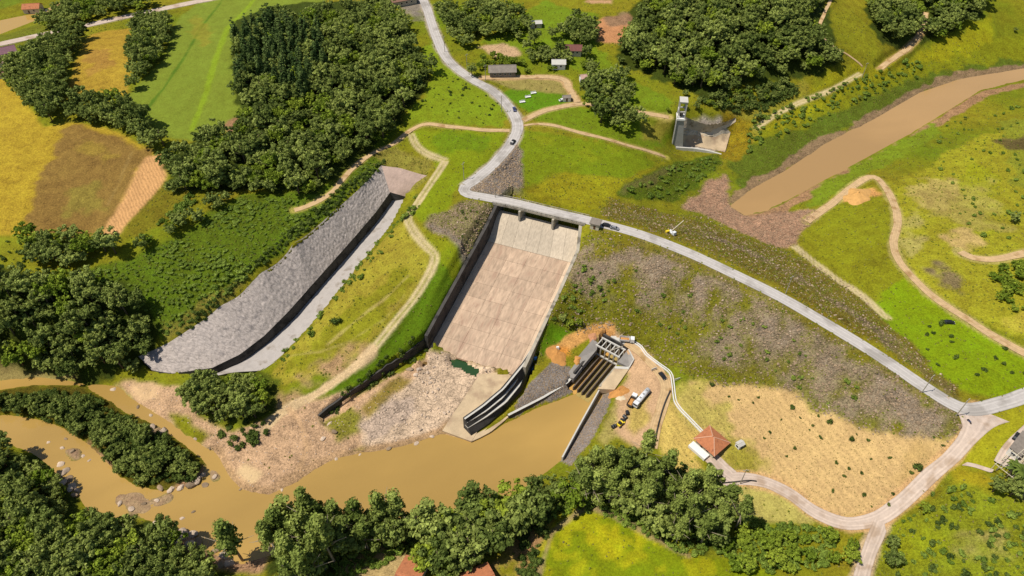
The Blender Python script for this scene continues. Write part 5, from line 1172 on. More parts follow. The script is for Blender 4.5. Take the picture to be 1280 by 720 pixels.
WOODS = [  # visible footprint, spacing, kind, scale range, label, category
 ([(300,50),(330,30),(420,18),(480,10),(505,35),(520,68),(536,95),(528,115),(508,135),(500,152),(470,183),(430,213),(392,243),(340,243),(300,240),(215,244),(208,215),(230,190),(290,178),(305,150),(297,100)], 5.6, 'broadleaf_tree', (0.6,1.35), 'dark green tree in the large wood left of the upper road', 'tree'),
 ([(295,60),(340,35),(400,45),(410,95),(385,130),(340,110),(300,120)], 7.5, 'pine_tree', (0.9,1.3), 'tall dark conifer in the upper left of the large wood', 'tree'),
 ([(12,100),(45,68),(100,46),(106,50),(95,75),(86,98),(84,125),(84,146),(56,158),(32,130)], 6.0, 'broadleaf_tree', (0.9,1.35), 'broad dark tree in the belt left of the orange crop field', 'tree'),
 ([(168,40),(190,28),(214,36),(210,58),(195,88),(166,122),(160,120),(168,85)], 5.6, 'broadleaf_tree', (0.85,1.2), 'dark tree in the belt between the orange field and the green field', 'tree'),
 ([(88,140),(105,128),(150,126),(168,140),(192,165),(212,180),(209,192),(188,188),(160,174),(128,158),(92,152)], 5.6, 'broadleaf_tree', (0.85,1.2), 'dark tree in the belt above the brown crop field', 'tree'),
 ([(70,28),(85,10),(130,4),(190,2),(215,5),(195,12),(140,24),(95,34),(55,40),(30,42)], 6.5, 'broadleaf_tree', (0.85,1.2), 'dark tree beside the upper left country road', 'tree'),
 ([(280,-25),(200,-20),(120,-20),(90,-5),(140,-4),(230,-8)], 7.0, 'broadleaf_tree', (0.9,1.2), 'tree beyond the upper left country road', 'tree'),
 ([(18,305),(40,300),(100,300),(165,308),(160,318),(112,328),(62,340),(30,318)], 5.4, 'broadleaf_tree', (0.8,1.2), 'dark tree in the belt below the brown crop field', 'tree'),
 ([(-40,342),(25,342),(60,352),(110,358),(160,365),(182,390),(200,410),(196,436),(172,466),(100,474),(0,448),(-40,440)], 5.4, 'broadleaf_tree', (0.6,1.35), 'dark tree in the wood above the island at the left edge', 'tree'),
 ([(168,308),(200,290),(245,266),(282,248),(292,256),(250,281),(202,304),(178,316)], 5.2, 'broadleaf_tree', (0.6,0.9), 'small tree in the diagonal row below the ploughed strip', 'tree'),
 ([(240,495),(255,480),(290,478),(322,473),(344,494),(340,512),(312,532),(282,528),(250,518)], 5.4, 'broadleaf_tree', (0.85,1.15), 'dark tree in the clump at the lower end of the old channel', 'tree'),
 ([(-40,508),(0,504),(60,500),(104,502),(148,530),(190,548),(228,574),(248,588),(240,603),(200,608),(170,602),(150,588),(115,552),(85,533),(20,515),(-40,512)], 4.6, 'broadleaf_tree', (0.55,0.85), 'low tree on the wooded river island', 'tree'),
 ([(-40,565),(30,575),(70,600),(90,628),(105,658),(160,660),(200,672),(240,690),(262,712),(300,745),(-40,745)], 5.4, 'broadleaf_tree', (0.65,1.4), 'dark tree in the wood in the lower left corner', 'tree'),
 ([(345,735),(345,690),(370,672),(430,660),(490,656),(515,662),(520,685),(470,694),(430,705),(400,735)], 6.2, 'gum_tree', (1.2,1.75), 'tall gum tree on the bank above the red roof', 'tree'),
 ([(525,690),(550,668),(600,645),(640,635),(700,618),(715,640),(690,650),(660,655),(635,672),(605,695),(560,728),(535,715)], 6.0, 'broadleaf_tree', (1.2,1.8), 'leafy tree on the near bank left of the bright field', 'tree'),
 ([(722,604),(760,588),(800,584),(850,598),(872,612),(900,640),(920,662),(905,685),(862,694),(812,664),(762,642),(722,632)], 5.4, 'gum_tree', (0.95,1.4), 'tall gum tree in the dense grove above the bright grass field', 'tree'),
 ([(885,690),(925,660),(990,668),(1048,672),(1042,705),(962,718),(905,706)], 6.0, 'bright_tree', (0.6,0.95), 'bright green tree right of the dense gum grove', 'tree'),
 ([(548,18),(600,10),(655,12),(660,40),(640,50),(600,52),(580,62),(560,45)], 6.5, 'broadleaf_tree', (0.85,1.25), 'tree in the grove right of the road at the top', 'tree'),
 ([(700,40),(720,22),(742,30),(742,55),(722,62),(704,55)], 6.0, 'broadleaf_tree', (0.9,1.25), 'dark tree in the clump beside the bare orange ground', 'tree'),
 ([(730,115),(760,105),(795,118),(796,160),(775,170),(745,158),(732,140)], 6.2, 'broadleaf_tree', (0.95,1.35), 'broad dark tree in the clump left of the intake tower', 'tree'),
 ([(775,82),(772,50),(800,22),(805,-15),(1030,-15),(1035,50),(1052,80),(1000,94),(930,106),(890,122),(845,110),(812,95)], 6.2, 'broadleaf_tree', (0.65,1.5), 'tree in the big wood above the reservoir', 'tree'),
 ([(1085,10),(1085,-15),(1235,-15),(1228,25),(1185,48),(1150,58),(1112,58),(1092,40)], 6.4, 'broadleaf_tree', (0.9,1.3), 'tree in the wood at the top right above the reservoir', 'tree'),
 ([(850,118),(880,122),(930,112),(985,102),(1000,112),(950,135),(930,145),(890,138)], 4.4, 'broadleaf_tree', (0.35,0.6), 'small tree in the scrub between the wood and the reservoir', 'tree'),
 ([(1238,345),(1262,330),(1300,330),(1300,395),(1268,392),(1245,375)], 4.5, 'bright_tree', (0.4,0.7), 'bright green tree at the right edge below the dirt road', 'tree'),
 ([(598,72),(620,74),(655,74),(655,82),(600,84)], 4.2, 'bright_tree', (0.4,0.7), 'small tree in the garden behind the brown shed', 'tree'),
 ([(655,62),(690,62),(690,80),(655,78)], 5.5, 'broadleaf_tree', (0.5,0.9), 'tree in the garden right of the brown shed', 'tree'),
 ([(1310,345),(1400,330),(1420,420),(1320,400)], 6.0, 'broadleaf_tree', (0.7,1.1), 'tree beyond the right edge', 'tree'),
 ([(1310,640),(1420,600),(1440,740),(1310,740)], 7.0, 'broadleaf_tree', (0.7,1.1), 'tree beyond the lower right edge', 'tree'),
 ([(655,90),(700,84),(700,95),(660,95)], 5.5, 'bright_tree', (0.45,0.7), 'small tree in the gardens beside the farm road', 'tree'),
 ([(690,60),(720,75),(745,88),(750,104),(730,88),(700,84),(690,75)], 5.5, 'broadleaf_tree', (0.6,0.9), 'tree among the farm houses', 'tree'),
]
trees = []  # (x, y, z, kind, scale, wood index)
for wi, (px, gap, kind, (s0, s1), lab, cat) in enumerate(WOODS):
    P = spread(px, gap, 200+wi); P = P[off_road(P, 4.2)] if len(P) else P
    for p in P:
        k = kind
        if kind == 'broadleaf_tree' and wi not in (11,) and random.random() < 0.22: k = 'bright_tree'
        if kind == 'gum_tree' and random.random() < 0.25: k = 'broadleaf_tree'
        s = random.uniform(s0, s1)
        if kind == 'gum_tree' and k == 'broadleaf_tree': s *= 1.1
        trees.append((*p, k, s, wi))
# keep conifers clear of the broadleaves planted on the same ground
pc = np.array([t[:2] for t in trees if t[3] == 'pine_tree'])
trees = [t for t in trees if not (t[5] == 0 and len(pc) and np.min(np.hypot(pc[:, 0]-t[0], pc[:, 1]-t[1])) < 2.8)]
# single trees the photograph shows standing alone or in small groups: foot in the picture, kind, scale
SINGLES = [((303,700),'gum_tree',1.7,'lone tall gum with a bare leaning trunk on the river bank'),((1265,278),'broadleaf_tree',0.55,'lone dark bush-like tree near the right edge beyond the shore meadow'),
 ((553,708),'bright_tree',1.25,'big round bright green tree between the two red roofs at the bottom'),((575,703),'bright_tree',0.9,'bright green tree left of the right-hand red roof at the bottom'),((1058,702),'bright_tree',0.8,'bright tree left of the small side road'),((1110,705),'broadleaf_tree',0.8,'dark round tree right of the small side road'),((1112,682),'broadleaf_tree',0.65,'dark tree just below the road bend right of the side road'),
 ((1152,638),'bright_tree',0.5,'round bright bush-tree below the road on the right'),((1062,686),'bright_tree',0.6,'small bright tree below the road bend'),((660,40),'broadleaf_tree',0.95,'round dark tree on the lawn above the brown shed'),((648,52),'broadleaf_tree',0.7,'dark tree behind the brown shed'),((668,58),'broadleaf_tree',1.05,'big dark tree right of the pale yard above the farm'),((590,95),'broadleaf_tree',0.75,'dark tree left of the brown shed beside the road'),((600,88),'bright_tree',0.55,'small tree directly left of the brown shed'),
 ((648,82),'bright_tree',0.5,'small bright tree right of the brown shed'),((700,70),'broadleaf_tree',0.8,'dark tree left of the farmhouse with the dark red roof'),((733,72),'broadleaf_tree',0.8,'dark tree right of the farmhouse with the dark red roof'),((690,50),'broadleaf_tree',0.85,'dark tree above the farm houses'),((540,92),'broadleaf_tree',1.0,'dark tree at the right tip of the large wood'),((525,112),'pine_tree',0.8,'slim dark tree at the edge of the large wood above the track'),
 ((870,138),'broadleaf_tree',0.5,'small tree on the slope above the intake tower'),((835,137),'bright_tree',0.35,'small tree just behind the intake tower'),((856,136),'bright_tree',0.42,'small tree beside the intake tower'),((780,100),'broadleaf_tree',0.8,'tree on the meadow below the bare orange ground'),((790,112),'broadleaf_tree',0.6,'small tree on the meadow above the clump by the tower'),((946,150),'broadleaf_tree',0.5,'small tree on the shore right of the intake channel'),
 ((987,137),'broadleaf_tree',0.35,'small dark tree on the yellow shore'),((1073,125),'broadleaf_tree',0.3,'small dark tree on the green reservoir shore'),((1268,40),'broadleaf_tree',0.35,'small tree near the top right corner'),((1205,150),'broadleaf_tree',0.3,'small dark tree on the right reservoir bank'),((884,561),'bright_tree',0.42,'small dense tree beside the tiled house'),((887,584),'dark_shrub',1.3,'round dark shrub by the drive, nearer the house'),((896,592),'dark_shrub',1.3,'round dark shrub by the drive, nearer the road'),
 ((712,408),'bright_tree',0.55,'dark green bushy tree between the chute and the small lawn'),((703,402),'broadleaf_tree',0.45,'bushy tree beside the chute wall above the small lawn'),((724,408),'bright_tree',0.5,'bushy green tree above the orange dirt track'),((622,690),'bright_tree',0.55,'small tree above the right-hand red roof'),((420,405),'dark_shrub',2.0,'round dark shrub alone on the yellow ridge'),((1240,615),'broadleaf_tree',0.75,'dark tree below the palms at the right edge'),((1262,620),'broadleaf_tree',0.8,'dark green tree in the clump at the right edge')]
for (u, v), k, s, lab in SINGLES:
    p = gp(u, v); trees.append((p.x, p.y, float(hz(p.x, p.y)), k, s, lab))
# size in the picture decides who is an individual
bykind = {}
for t in trees: bykind.setdefault(t[3], []).append(t)
SIZE = {'broadleaf_tree': 5.0, 'bright_tree': 4.5, 'gum_tree': 6, 'pine_tree': 5, 'dark_shrub': 1.5}
def plant(kind, loc, s, label, group=None, cat='tree'):
    i = random.randrange(len(PROTO[kind])); crown, trunk = PROTO[kind][i]
    nm = {'bright_tree': 'broadleaf_tree', 'dark_shrub': 'shrub'}.get(kind, kind)
    t = thing(nm, label, cat, loc, random.uniform(0, 6.283), group); t.scale = (s*random.uniform(.92, 1.1), s*random.uniform(.92, 1.1), s*random.uniform(.9, 1.12))
    for me in (crown, trunk):
        if me is None: continue
        o = bpy.data.objects.new(me.name.split('.')[0], me); COL.objects.link(o); o.parent = t
    return t
rest = {}
EXT = {}                                                   # the outermost trees of each wood can be told apart by place
for t in trees:
    if isinstance(t[5], str): continue
    u, v, _ = proj([t[:3]]); e = EXT.setdefault(t[5], {}); u, v = float(u[0]), float(v[0])
    if not (5 < u < 1275 and 5 < v < 715): continue
    for k, val in (('leftmost', -u), ('rightmost', u), ('frontmost', v), ('hindmost', -v)):
        if k not in e or val > e[k][0]: e[k] = (val, t)
ORD = {}
NTH = 'first second third fourth fifth sixth seventh eighth ninth tenth eleventh twelfth thirteenth fourteenth fifteenth sixteenth seventeenth eighteenth nineteenth twentieth twenty-first twenty-second twenty-third twenty-fourth twenty-fifth twenty-sixth twenty-seventh twenty-eighth twenty-ninth thirtieth'.split()
for wi in range(len(WOODS)):                               # small clumps: count along them
    m_ = [t for t in trees if t[5] == wi]
    if len(m_) <= len(NTH):
        for n_, t in enumerate(sorted(m_, key=lambda t: float(proj([t[:3]])[0][0]))): ORD[id(t)] = NTH[n_]
def place_word(t):
    if id(t) in ORD: return ORD[id(t)]
    for k, (val, q) in EXT.get(t[5], {}).items():
        if q is t: return k
    return None
for kind, L_ in bykind.items():
    P = np.array([t[:3] for t in L_]); u, v, dep = proj(P)
    size = np.array([t[4]*SIZE.get(kind, 3) for t in L_])/dep; vis = (u > -15) & (u < 1295) & (v > -10) & (v < 760); single = np.array([isinstance(t[5], str) for t in L_])
    order = np.argsort(-(size*vis+single*10)); cap = {'broadleaf_tree': 230, 'bright_tree': 60}.get(kind, 300)
    for n_, i in enumerate(order):
        t = L_[i]
        if n_ < cap and (vis[i] or single[i]):
            if isinstance(t[5], str): plant(kind, t[:3], t[4], t[5], None, 'shrub' if 'shrub' in kind else 'tree')
            else:
                lab = WOODS[t[5]][4]
                if kind == 'bright_tree' and 'bright' not in lab: lab = 'lighter '+lab.replace('dark green ', '').replace('dark ', '').replace('leafy tree', 'tree')
                elif kind == 'broadleaf_tree' and 'gum' in lab: lab = lab.replace('tall gum tree', 'round-crowned dark tree')
                pw = place_word(t); lab = (pw+' '+lab if 'most' in pw else lab+', '+pw+' from left') if pw else lab
                plant(kind, t[:3], t[4], lab, WOODS[t[5]][4]+(' (lighter)' if kind == 'bright_tree' else ''))
        else: rest.setdefault(kind, []).append(t)
for kind, L_ in rest.items():
    P = np.array([t[:3] for t in L_]); sc_ = np.array([t[4] for t in L_])
    s3 = np.column_stack([sc_*rng.uniform(.9, 1.1, len(L_)), sc_*rng.uniform(.9, 1.1, len(L_)), sc_*rng.uniform(.85, 1.15, len(L_))])
    scatter('forest_canopy', kind, P-np.array([0, 0, 1.0]), s3, {'broadleaf_tree': 'unbroken dark canopy of the woods further back', 'bright_tree': 'lighter green crowns mixed into the woods further back'}.get(kind, 'crowns of %s further back' % kind.replace('_', ' ')), 'woods')
# ------------------------------------------------------------------ shrubs one can pick out
def shrub_group(pts, kind, s0, s1, label, group):
    for k, (u, v) in enumerate(pts):
        p = gp(u, v); plant(kind, (p.x, p.y, float(hz(p.x, p.y))-0.05), random.uniform(s0, s1), label, group, 'shrub')
DRY = [(941,504),(990,510),(1000,523),(1023,520),(1037,528),(1012,537),(1016,532),(1064,550),(1085,550),(933,529),(993,561),(983,571),(1112,572),(1055,596),(1080,619),(1138,592),(1045,579),(1061,586),(1077,591),(1089,574),(1178,558),(1167,547),(1071,543),(955,548),(976,525),(923,500),(962,541),(1026,547),(1040,614),(1089,634),(1110,632),(911,496),(948,497),(1115,619)]
shrub_group([p for i, p in enumerate(DRY) if i not in (1, 4, 7, 9)], 'dark_shrub', 0.35, 0.75, 'small dark bush dotted over the dry tan slope', 'small bushes on the dry slope')
for (u, v), lab in (((990,510),'larger green bush near the upper middle of the dry slope'),((1037,528),'larger dark bush high on the dry slope below the dam'),((1064,550),'round green bush in the middle of the dry slope'),((889,482),'spiky dark bush at the upper left corner of the dry slope'),((1146,586),'big leafy bush at the lower right edge of the dry slope')):
    p = gp(u, v); plant('dark_shrub', (p.x, p.y, float(hz(p.x, p.y))), 1.5 if u == 1146 else 1.05, lab, None, 'shrub')
rr = random.Random(5)
def rnd_in(px, n_, seed, d=3.2):
    poly = gpoly(px); r = np.random.default_rng(seed); a, b = poly.min(0), poly.max(0); out = []
    while len(out) < n_:
        x, y = r.uniform(a[0], b[0]), r.uniform(a[1], b[1])
        if inside(poly, np.array([x]), np.array([y]))[0] and off_road([(x, y)], d)[0]: out.append((x, y, float(hz(x, y))))
    return out
MASS = {4, 6, 8, 10, 11, 12, 14, 15, 16, 17, 18}
def shrubs_in(px, n_, seed, kind, s0, s1, label, group):
    r = random.Random(seed)
    if seed in MASS:
        P = np.array(rnd_in(px, int(n_*1.3), seed)); scatter('scrub', kind, P-np.array([0, 0, .05]), rng.uniform(s0, s1, len(P))*np.where(rng.random(len(P)) < .2, 1.4, 1), group[0].lower()+group[1:], 'scrub'); return
    for p in rnd_in(px, n_, seed): plant(kind, (p[0], p[1], p[2]-0.05), r.uniform(s0, s1)*(1.0 if r.random() < .8 else 1.4), label, group, 'shrub')
shrubs_in([(1120,650),(1160,615),(1205,600),(1250,620),(1300,650),(1300,735),(1120,735),(1110,690)], 60, 1, 'shrub', 0.5, 1.15, 'pale green shrub on the scrubby slope in the lower right corner', 'pale shrubs on the lower right slope')
shrubs_in([(1120,650),(1160,615),(1205,600),(1250,620),(1300,650),(1300,735),(1120,735),(1110,690)], 40, 2, 'dark_shrub', 0.5, 1.1, 'dark shrub on the scrubby slope in the lower right corner', 'dark shrubs on the lower right slope')
shrubs_in([(1140,400),(1165,385),(1235,425),(1290,455),(1290,480),(1200,480),(1150,440)], 18, 3, 'dark_shrub', 0.5, 0.95, 'small dark bush on the bright meadow right of the dam crest', 'bushes on the bright right meadow')
shrubs_in([(540,95),(560,85),(610,118),(635,140),(625,158),(545,150),(520,125)], 30, 4, 'dark_shrub', 0.35, 0.7, 'tiny dark bush on the grass bank left of the upper road', 'bushes on the grass bank by the upper road')
shrubs_in([(525,240),(505,265),(450,325),(405,380),(370,420),(345,455),(350,462),(385,425),(440,360),(480,315),(515,272),(535,240)], 70, 5, 'shrub', 0.55, 1.15, 'olive shrub on the right-hand bank of the old channel', 'shrubs on the right bank of the old channel')
shrubs_in([(780,242),(840,208),(885,196),(900,208),(870,228),(830,250)], 60, 6, 'shrub', 0.6, 1.2, 'green shrub in the hollow upstream of the spillway bridge', 'shrubs in the hollow upstream')
shrubs_in([(730,330),(700,375),(690,400),(720,405),(760,375),(770,345)], 45, 7, 'shrub', 0.5, 1.1, 'green shrub on the embankment just right of the chute', 'shrubs right of the chute')
shrubs_in([(790,330),(900,375),(1000,430),(1080,490),(1110,530),(1060,515),(950,470),(850,430),(780,380)], 40, 8, 'shrub', 0.4, 0.95, 'green shrub among the stones of the downstream dam face', 'shrubs on the downstream dam face')
shrubs_in([(575,255),(618,262),(595,310),(560,290)], 14, 9, 'dark_shrub', 0.35, 0.75, 'small bush on the stony patch left of the chute wall', 'bushes left of the chute wall')
shrubs_in([(480,465),(520,440),(535,420),(520,415),(440,480),(410,510),(420,512)], 40, 10, 'dark_shrub', 0.5, 1.0, 'dark shrub along the low wall below the chute', 'shrubs along the low wall')
shrubs_in([(940,150),(990,130),(1070,100),(1150,70),(1150,95),(1060,135),(980,170),(930,195)], 170, 11, 'shrub', 0.5, 1.3, 'shrub on the green far shore of the reservoir', 'shrubs on the far reservoir shore')
shrubs_in([(1180,150),(1290,130),(1290,310),(1230,300),(1160,230)], 60, 12, 'shrub', 0.4, 1.1, 'shrub on the wide meadow right of the reservoir', 'shrubs on the right shore meadow')
shrubs_in([(270,535),(300,530),(330,525),(335,545),(310,565),(280,560)], 22, 13, 'dark_shrub', 0.8, 1.6, 'dark shrub at the water edge opposite the island tip', 'shrubs opposite the island tip')
shrubs_in([(1000,115),(950,140),(905,140),(860,125),(880,120),(980,100)], 110, 14, 'dark_shrub', 0.8, 1.7, 'grey-green scrub bush between the upper wood and the shore', 'scrub below the upper wood')
shrubs_in([(655,650),(690,645),(668,735),(640,735)], 40, 15, 'dark_shrub', 0.7, 1.4, 'shrub in the hedge along the left side of the bright grass field', 'hedge left of the bright field')
shrubs_in([(900,640),(960,655),(1040,662),(1045,672),(930,660)], 30, 16, 'shrub', 0.7, 1.4, 'bright shrub along the lower edge of the pale paddock', 'shrubs below the pale paddock')
shrubs_in([(0,305),(25,300),(60,335),(30,345),(0,335)], 12, 17, 'dark_shrub', 0.6, 1.2, 'shrub on the small green patch at the left edge', 'shrubs on the left green patch')
shrubs_in([(200,278),(240,240),(245,255),(175,300)], 25, 18, 'shrub', 0.8, 1.5, 'shrub on the slope right of the ploughed strip', 'shrubs right of the ploughed strip')

# ------------------------------------------------------------------ growth and stones nobody could count
P = spread([(70,352),(165,328),(235,296),(300,248),(392,248),(432,228),(462,200),(478,206),(432,250),(392,284),(332,330),(282,370),(237,402),(205,428),(195,400),(125,362)], 2.1, 300); P = P[off_road(P, 3.0)]; q_ = rng.uniform(0.35, 1.0, len(P))*np.clip(0.9+0.55*hz(P[:, 0], P[:, 1], NMID), 0.35, 1.7); P = P[q_ > 0.38]; q_ = q_[q_ > 0.38]
scatter('thicket', 'shrub', P-np.array([0, 0, .1]), np.column_stack([q_*1.15, q_*1.15, q_*0.7]), 'dense green thicket covering the slope left of the old channel', 'thicket')
P = spread([(445,240),(480,208),(480,200),(440,225),(395,262),(300,350),(215,420),(205,432),(260,402),(335,330)], 2.2, 301); P = P[off_road(P, 2.5)]
scatter('thicket', 'dark_shrub', P, rng.uniform(0.6, 1.2, len(P)), 'dark fringe of shrubs along the upper edge of the old channel', 'thicket')
P = spread([(0,495),(60,491),(110,494),(153,520),(197,538),(234,566),(252,584),(243,603),(200,609),(170,604),(150,590),(115,554),(85,534),(20,516),(-40,512)], 2.6, 302)
scatter('undergrowth', 'dark_shrub', P, rng.uniform(0.9, 1.7, len(P)), 'leafy undergrowth along the edge of the river island', 'undergrowth')
und = []
for k, px in enumerate(([(725,600),(760,585),(860,600),(905,660),(900,690),(860,696),(760,645),(720,638)], [(345,735),(345,700),(430,668),(515,668),(525,690),(400,735)], [(525,700),(600,655),(715,625),(720,640),(640,672),(560,730)], [(890,692),(930,665),(1048,674),(1042,708),(960,716)])):
    und.append(spread(px, 2.4, 310+k))
P = np.vstack(und); P = P[off_road(P, 3)]
scatter('undergrowth', 'shrub', P, rng.uniform(0.7, 1.5, len(P)), 'leafy undergrowth beneath the trees of the near bank', 'undergrowth')
def by_mask(n_, prob, seed, region=(-330, 330, 85, 470)):
    r = np.random.default_rng(seed); x = r.uniform(region[0], region[1], n_); y = r.uniform(region[2], region[3], n_); p = hz(x, y, prob); k = r.random(n_) < p
    P = np.column_stack([x[k], y[k], hz(x[k], y[k])]); return P
def region_mask(names): 
    ids = [i for i, n_ in enumerate(REGNAMES) if n_ in names]; return np.isin(REG, ids).astype(float)
damM = region_mask(['dam_embankment', 'riprap_slope'])
stony = np.clip(1-PLANT*1.05, 0, 1)                         # bare stone rather than plants
upM = pmask(gpoly(dam_up), 0, 0); P = by_mask(90000, blur(damM*np.clip(stony*1.0+0.10, 0, 1)*(1-0.6*upM), 1), 400, (-40, 190, 130, 330)); P = P[off_road(P, 3.4)]
scatter('riprap', 'rubble', P+np.array([0, 0, 0.05]), rng.uniform(0.22, 0.62, len(P))*np.where(rng.random(len(P)) < 0.06, 1.7, 1.0), 'grey riprap stones scattered over the faces of the dam', 'stones')
P = by_mask(1500, blur(damM*0.7, 1), 401, (-40, 190, 130, 330)); P = P[off_road(P, 3.4)]
scatter('riprap', 'pale_rubble', P+np.array([0, 0, 0.05]), rng.uniform(0.25, 0.6, len(P)), 'paler stones mixed into the riprap of the dam', 'stones')
P = by_mask(40000, blur(damM*np.clip(PLANT-0.1, 0, 1)*0.9, 1), 402, (-40, 190, 130, 330)); P = P[off_road(P, 3.4)]
h_ = len(P)//2
scatter('weeds', 'tuft', P[:h_], rng.uniform(0.5, 1.3, h_), 'green weeds growing between the stones of the dam', 'weeds'); scatter('weeds', 'dry_tuft', P[h_:], rng.uniform(0.5, 1.2, len(P)-h_), 'dry weeds growing between the stones of the dam', 'weeds')
grassM = np.clip(GRAIN-0.42, 0, 0.4)*2.4*np.clip(PLANT, 0, 1)*(1-damM)*(1-region_mask(['forest_floor', 'crop_field', 'river_island']))
wetM = (pmask(riv_w, 0, 1)+pmask(lake_w, 0, 1)+pmask(polyc, 0, 1)+pmask(poly, 0, 1)+pmask(apn, 0, 1)) > 0.02
grassM[wetM] = 0
P = by_mask(90000, grassM, 403); P = P[off_road(P, 2.6)]
h_ = int(len(P)*0.62)
scatter('rough_grass', 'tuft', P[:h_], rng.uniform(0.4, 1.2, h_), 'rough green grass tufts on the meadows', 'grass'); scatter('rough_grass', 'dry_tuft', P[h_:], rng.uniform(0.35, 0.9, len(P)-h_), 'dry straw-coloured grass tufts on the meadows', 'grass')
mudM = region_mask(['mud_flat']); P = by_mask(18000, blur(mudM, 1)*0.8*(~wetM), 404, (60, 200, 240, 340))
scatter('driftwood', 'driftwood', P, rng.uniform(0.4, 1.1, len(P)), 'stranded driftwood covering the mud at the end of the reservoir', 'driftwood')
rockpoly = gpoly([(538,440),(575,440),(618,464),(602,492),(577,520),(548,535),(500,552),(455,558),(452,530),(500,490)])
P = spread(None, 1.25, 405, rockpoly, lambda P: (~inside(pool, P[:, 0], P[:, 1])) & (rng.random(len(P)) < np.clip(0.12+0.7*hz(P[:, 0], P[:, 1], NMID), 0.02, 0.8)))
scatter('river_stones', 'pale_rubble', P+np.array([0, 0, 0.1]), rng.uniform(0.2, 0.7, len(P))*np.where(rng.random(len(P)) < 0.08, 1.8, 1), 'pale broken rock covering the bed below the chute', 'stones')
P = by_mask(9000, blur(region_mask(['river_bank']), 1)*0.5*(~wetM), 406, (-220, 20, 120, 240))
scatter('river_stones', 'pale_rubble', P+np.array([0, 0, 0.02]), rng.uniform(0.12, 0.4, len(P)), 'small stones strewn over the sandy left bank', 'stones')
P = by_mask(60000, region_mask(['gravel_platform'])*0.8, 407, (-20, 80, 120, 230)); scatter('gravel', 'rubble', P+np.array([0, 0, 0.03]), rng.uniform(0.15, 0.34, len(P)), 'grey crushed stone on the platforms beside the outlet', 'stones')
stub = by_mask(40000, region_mask(['dry_field'])*0.55, 408, (20, 190, 100, 220)); stub = stub[off_road(stub, 3.2)]
scatter('stubble', 'dry_tuft', stub, rng.uniform(0.15, 0.45, len(stub)), 'cut straw and stubble on the dry slope', 'stubble')

# ------------------------------------------------------------------ boulders in and beside the river
BOUL = [(122,547,1.0),(135,541,1.2),(152,543,1.0),(163,541,1.1),(150,630,1.2),(165,636,1.3),(180,630,1.0),(196,626,1.2),(78,560,1.0),(92,565,1.2),(104,570,1.0),(112,575,0.9),(186,538,1.1),(200,541,1.0),(60,553,0.9),(242,640,0.9),(228,648,1.0),(268,596,1.1),(262,560,0.8),(244,548,0.9),(352,612,0.8),(300,611,0.9),(420,573,0.9),(450,567,0.8),(486,560,1.1),(520,553,1.2),(540,545,1.0),(130,545,1.5),(146,538,1.6),(160,548,1.8),(168,537,1.2),(192,534,1.5),(205,538,1.7),(82,548,1.0),(75,580,1.7),(80,590,2.2),(84,599,2.0),(90,606,1.8),(78,603,1.6),(92,618,1.5),(95,612,1.3),(86,611,1.4),(200,610,1.6),(214,611,1.8),(226,609,1.6),(238,606,2.4),(246,600,2.2),(252,594,1.6),(256,606,1.4),(195,655,2.0),(205,660,2.6),(216,664,2.4),(228,668,2.6),(240,668,2.0),(247,678,2.2),(236,680,2.4),(222,676,2.0),(268,688,1.6),(280,694,2.0),(286,704,2.2),(276,706,1.6),(203,655,1.5),(140,484,1.4),(172,508,1.1),(188,518,1.0),(520,470,1.2),(512,462,1.5),(524,462,1.3),(412,528,1.6),(418,540,1.5),(404,548,1.3)]
for i, (u, v, s) in enumerate(BOUL):
    p = gp(u, v); me = PROTO['pale_boulder' if i % 3 else 'boulder'][i % 4][0]
    o = bpy.data.objects.new('boulder', me); COL.objects.link(o); o.location = (p.x, p.y, max(float(hz(p.x, p.y)), -0.2)+0.1*s); o.scale = (s*1.15, s, s*0.8); o.rotation_euler = (0, 0, rr.uniform(0, 6.28))
    place = 'in the shallows left of the wooded island tip' if u < 100 and v < 560 else 'in the shallows below the wooded island' if (v < 560 and u < 215) or 620 < v < 652 else 'at the foot of the lower left wood' if u < 100 else 'at the right tip of the wooded island' if 195 < u < 260 and v < 620 else 'on the near bank beside the lone gum' if v > 640 else 'on the left bank below the chute'
    tag(o, ('flat pale rock ' if i % 3 else 'grey rock ')+place, 'rock', 'rocks '+place)
# ------------------------------------------------------------------ buildings
M_TILE = mat('clay_tiles', C('#c07a52'), 0.9, 0.2, 1.2, 0.05, 3, dark=(C('#9a5f44'), 0.5, 0.58)); M_TILE2 = mat('brown_tiles', C('#8d6a58'), 0.9, 0.2, 1.0, 0.05, 3); M_GREYROOF = mat('weathered_roof', C('#8f8478'), 0.9, 0.2, 0.6, 0.04, 2)
M_DARKRED = mat('dark_red_roof', C('#7d5048'), 0.9, 0.2, 0.8); M_PINKROOF = mat('pink_roof', C('#c9a596'), 0.9, 0.15, 0.8); M_CREAM = mat('cream_wall', C('#dccfb4'), 0.9, 0.08, 0.6); M_BRICK = mat('brick_wall', C('#a8694c'), 0.9, 0.2, 1.5)
M_GLASS = mat('window_glass', (0.02, 0.025, 0.03), 0.35, 0.1, 1.0, spec=0.25); M_DOOR = mat('wood_door', C('#6a4a30'), 0.8, 0.2, 1.0); M_DARK = mat('dark_metal', (0.02, 0.02, 0.022), 0.5, 0.2, 1.0); M_STEEL = mat('steel', C('#9a9a98'), 0.5, 0.15, 1.0)
def ground(u, v): p = gp(u, v); return Vector((p.x, p.y, float(hz(p.x, p.y))))
def heading(a, b): p, q = gp(*a), gp(*b); return math.atan2(q.y-p.y, q.x-p.x)
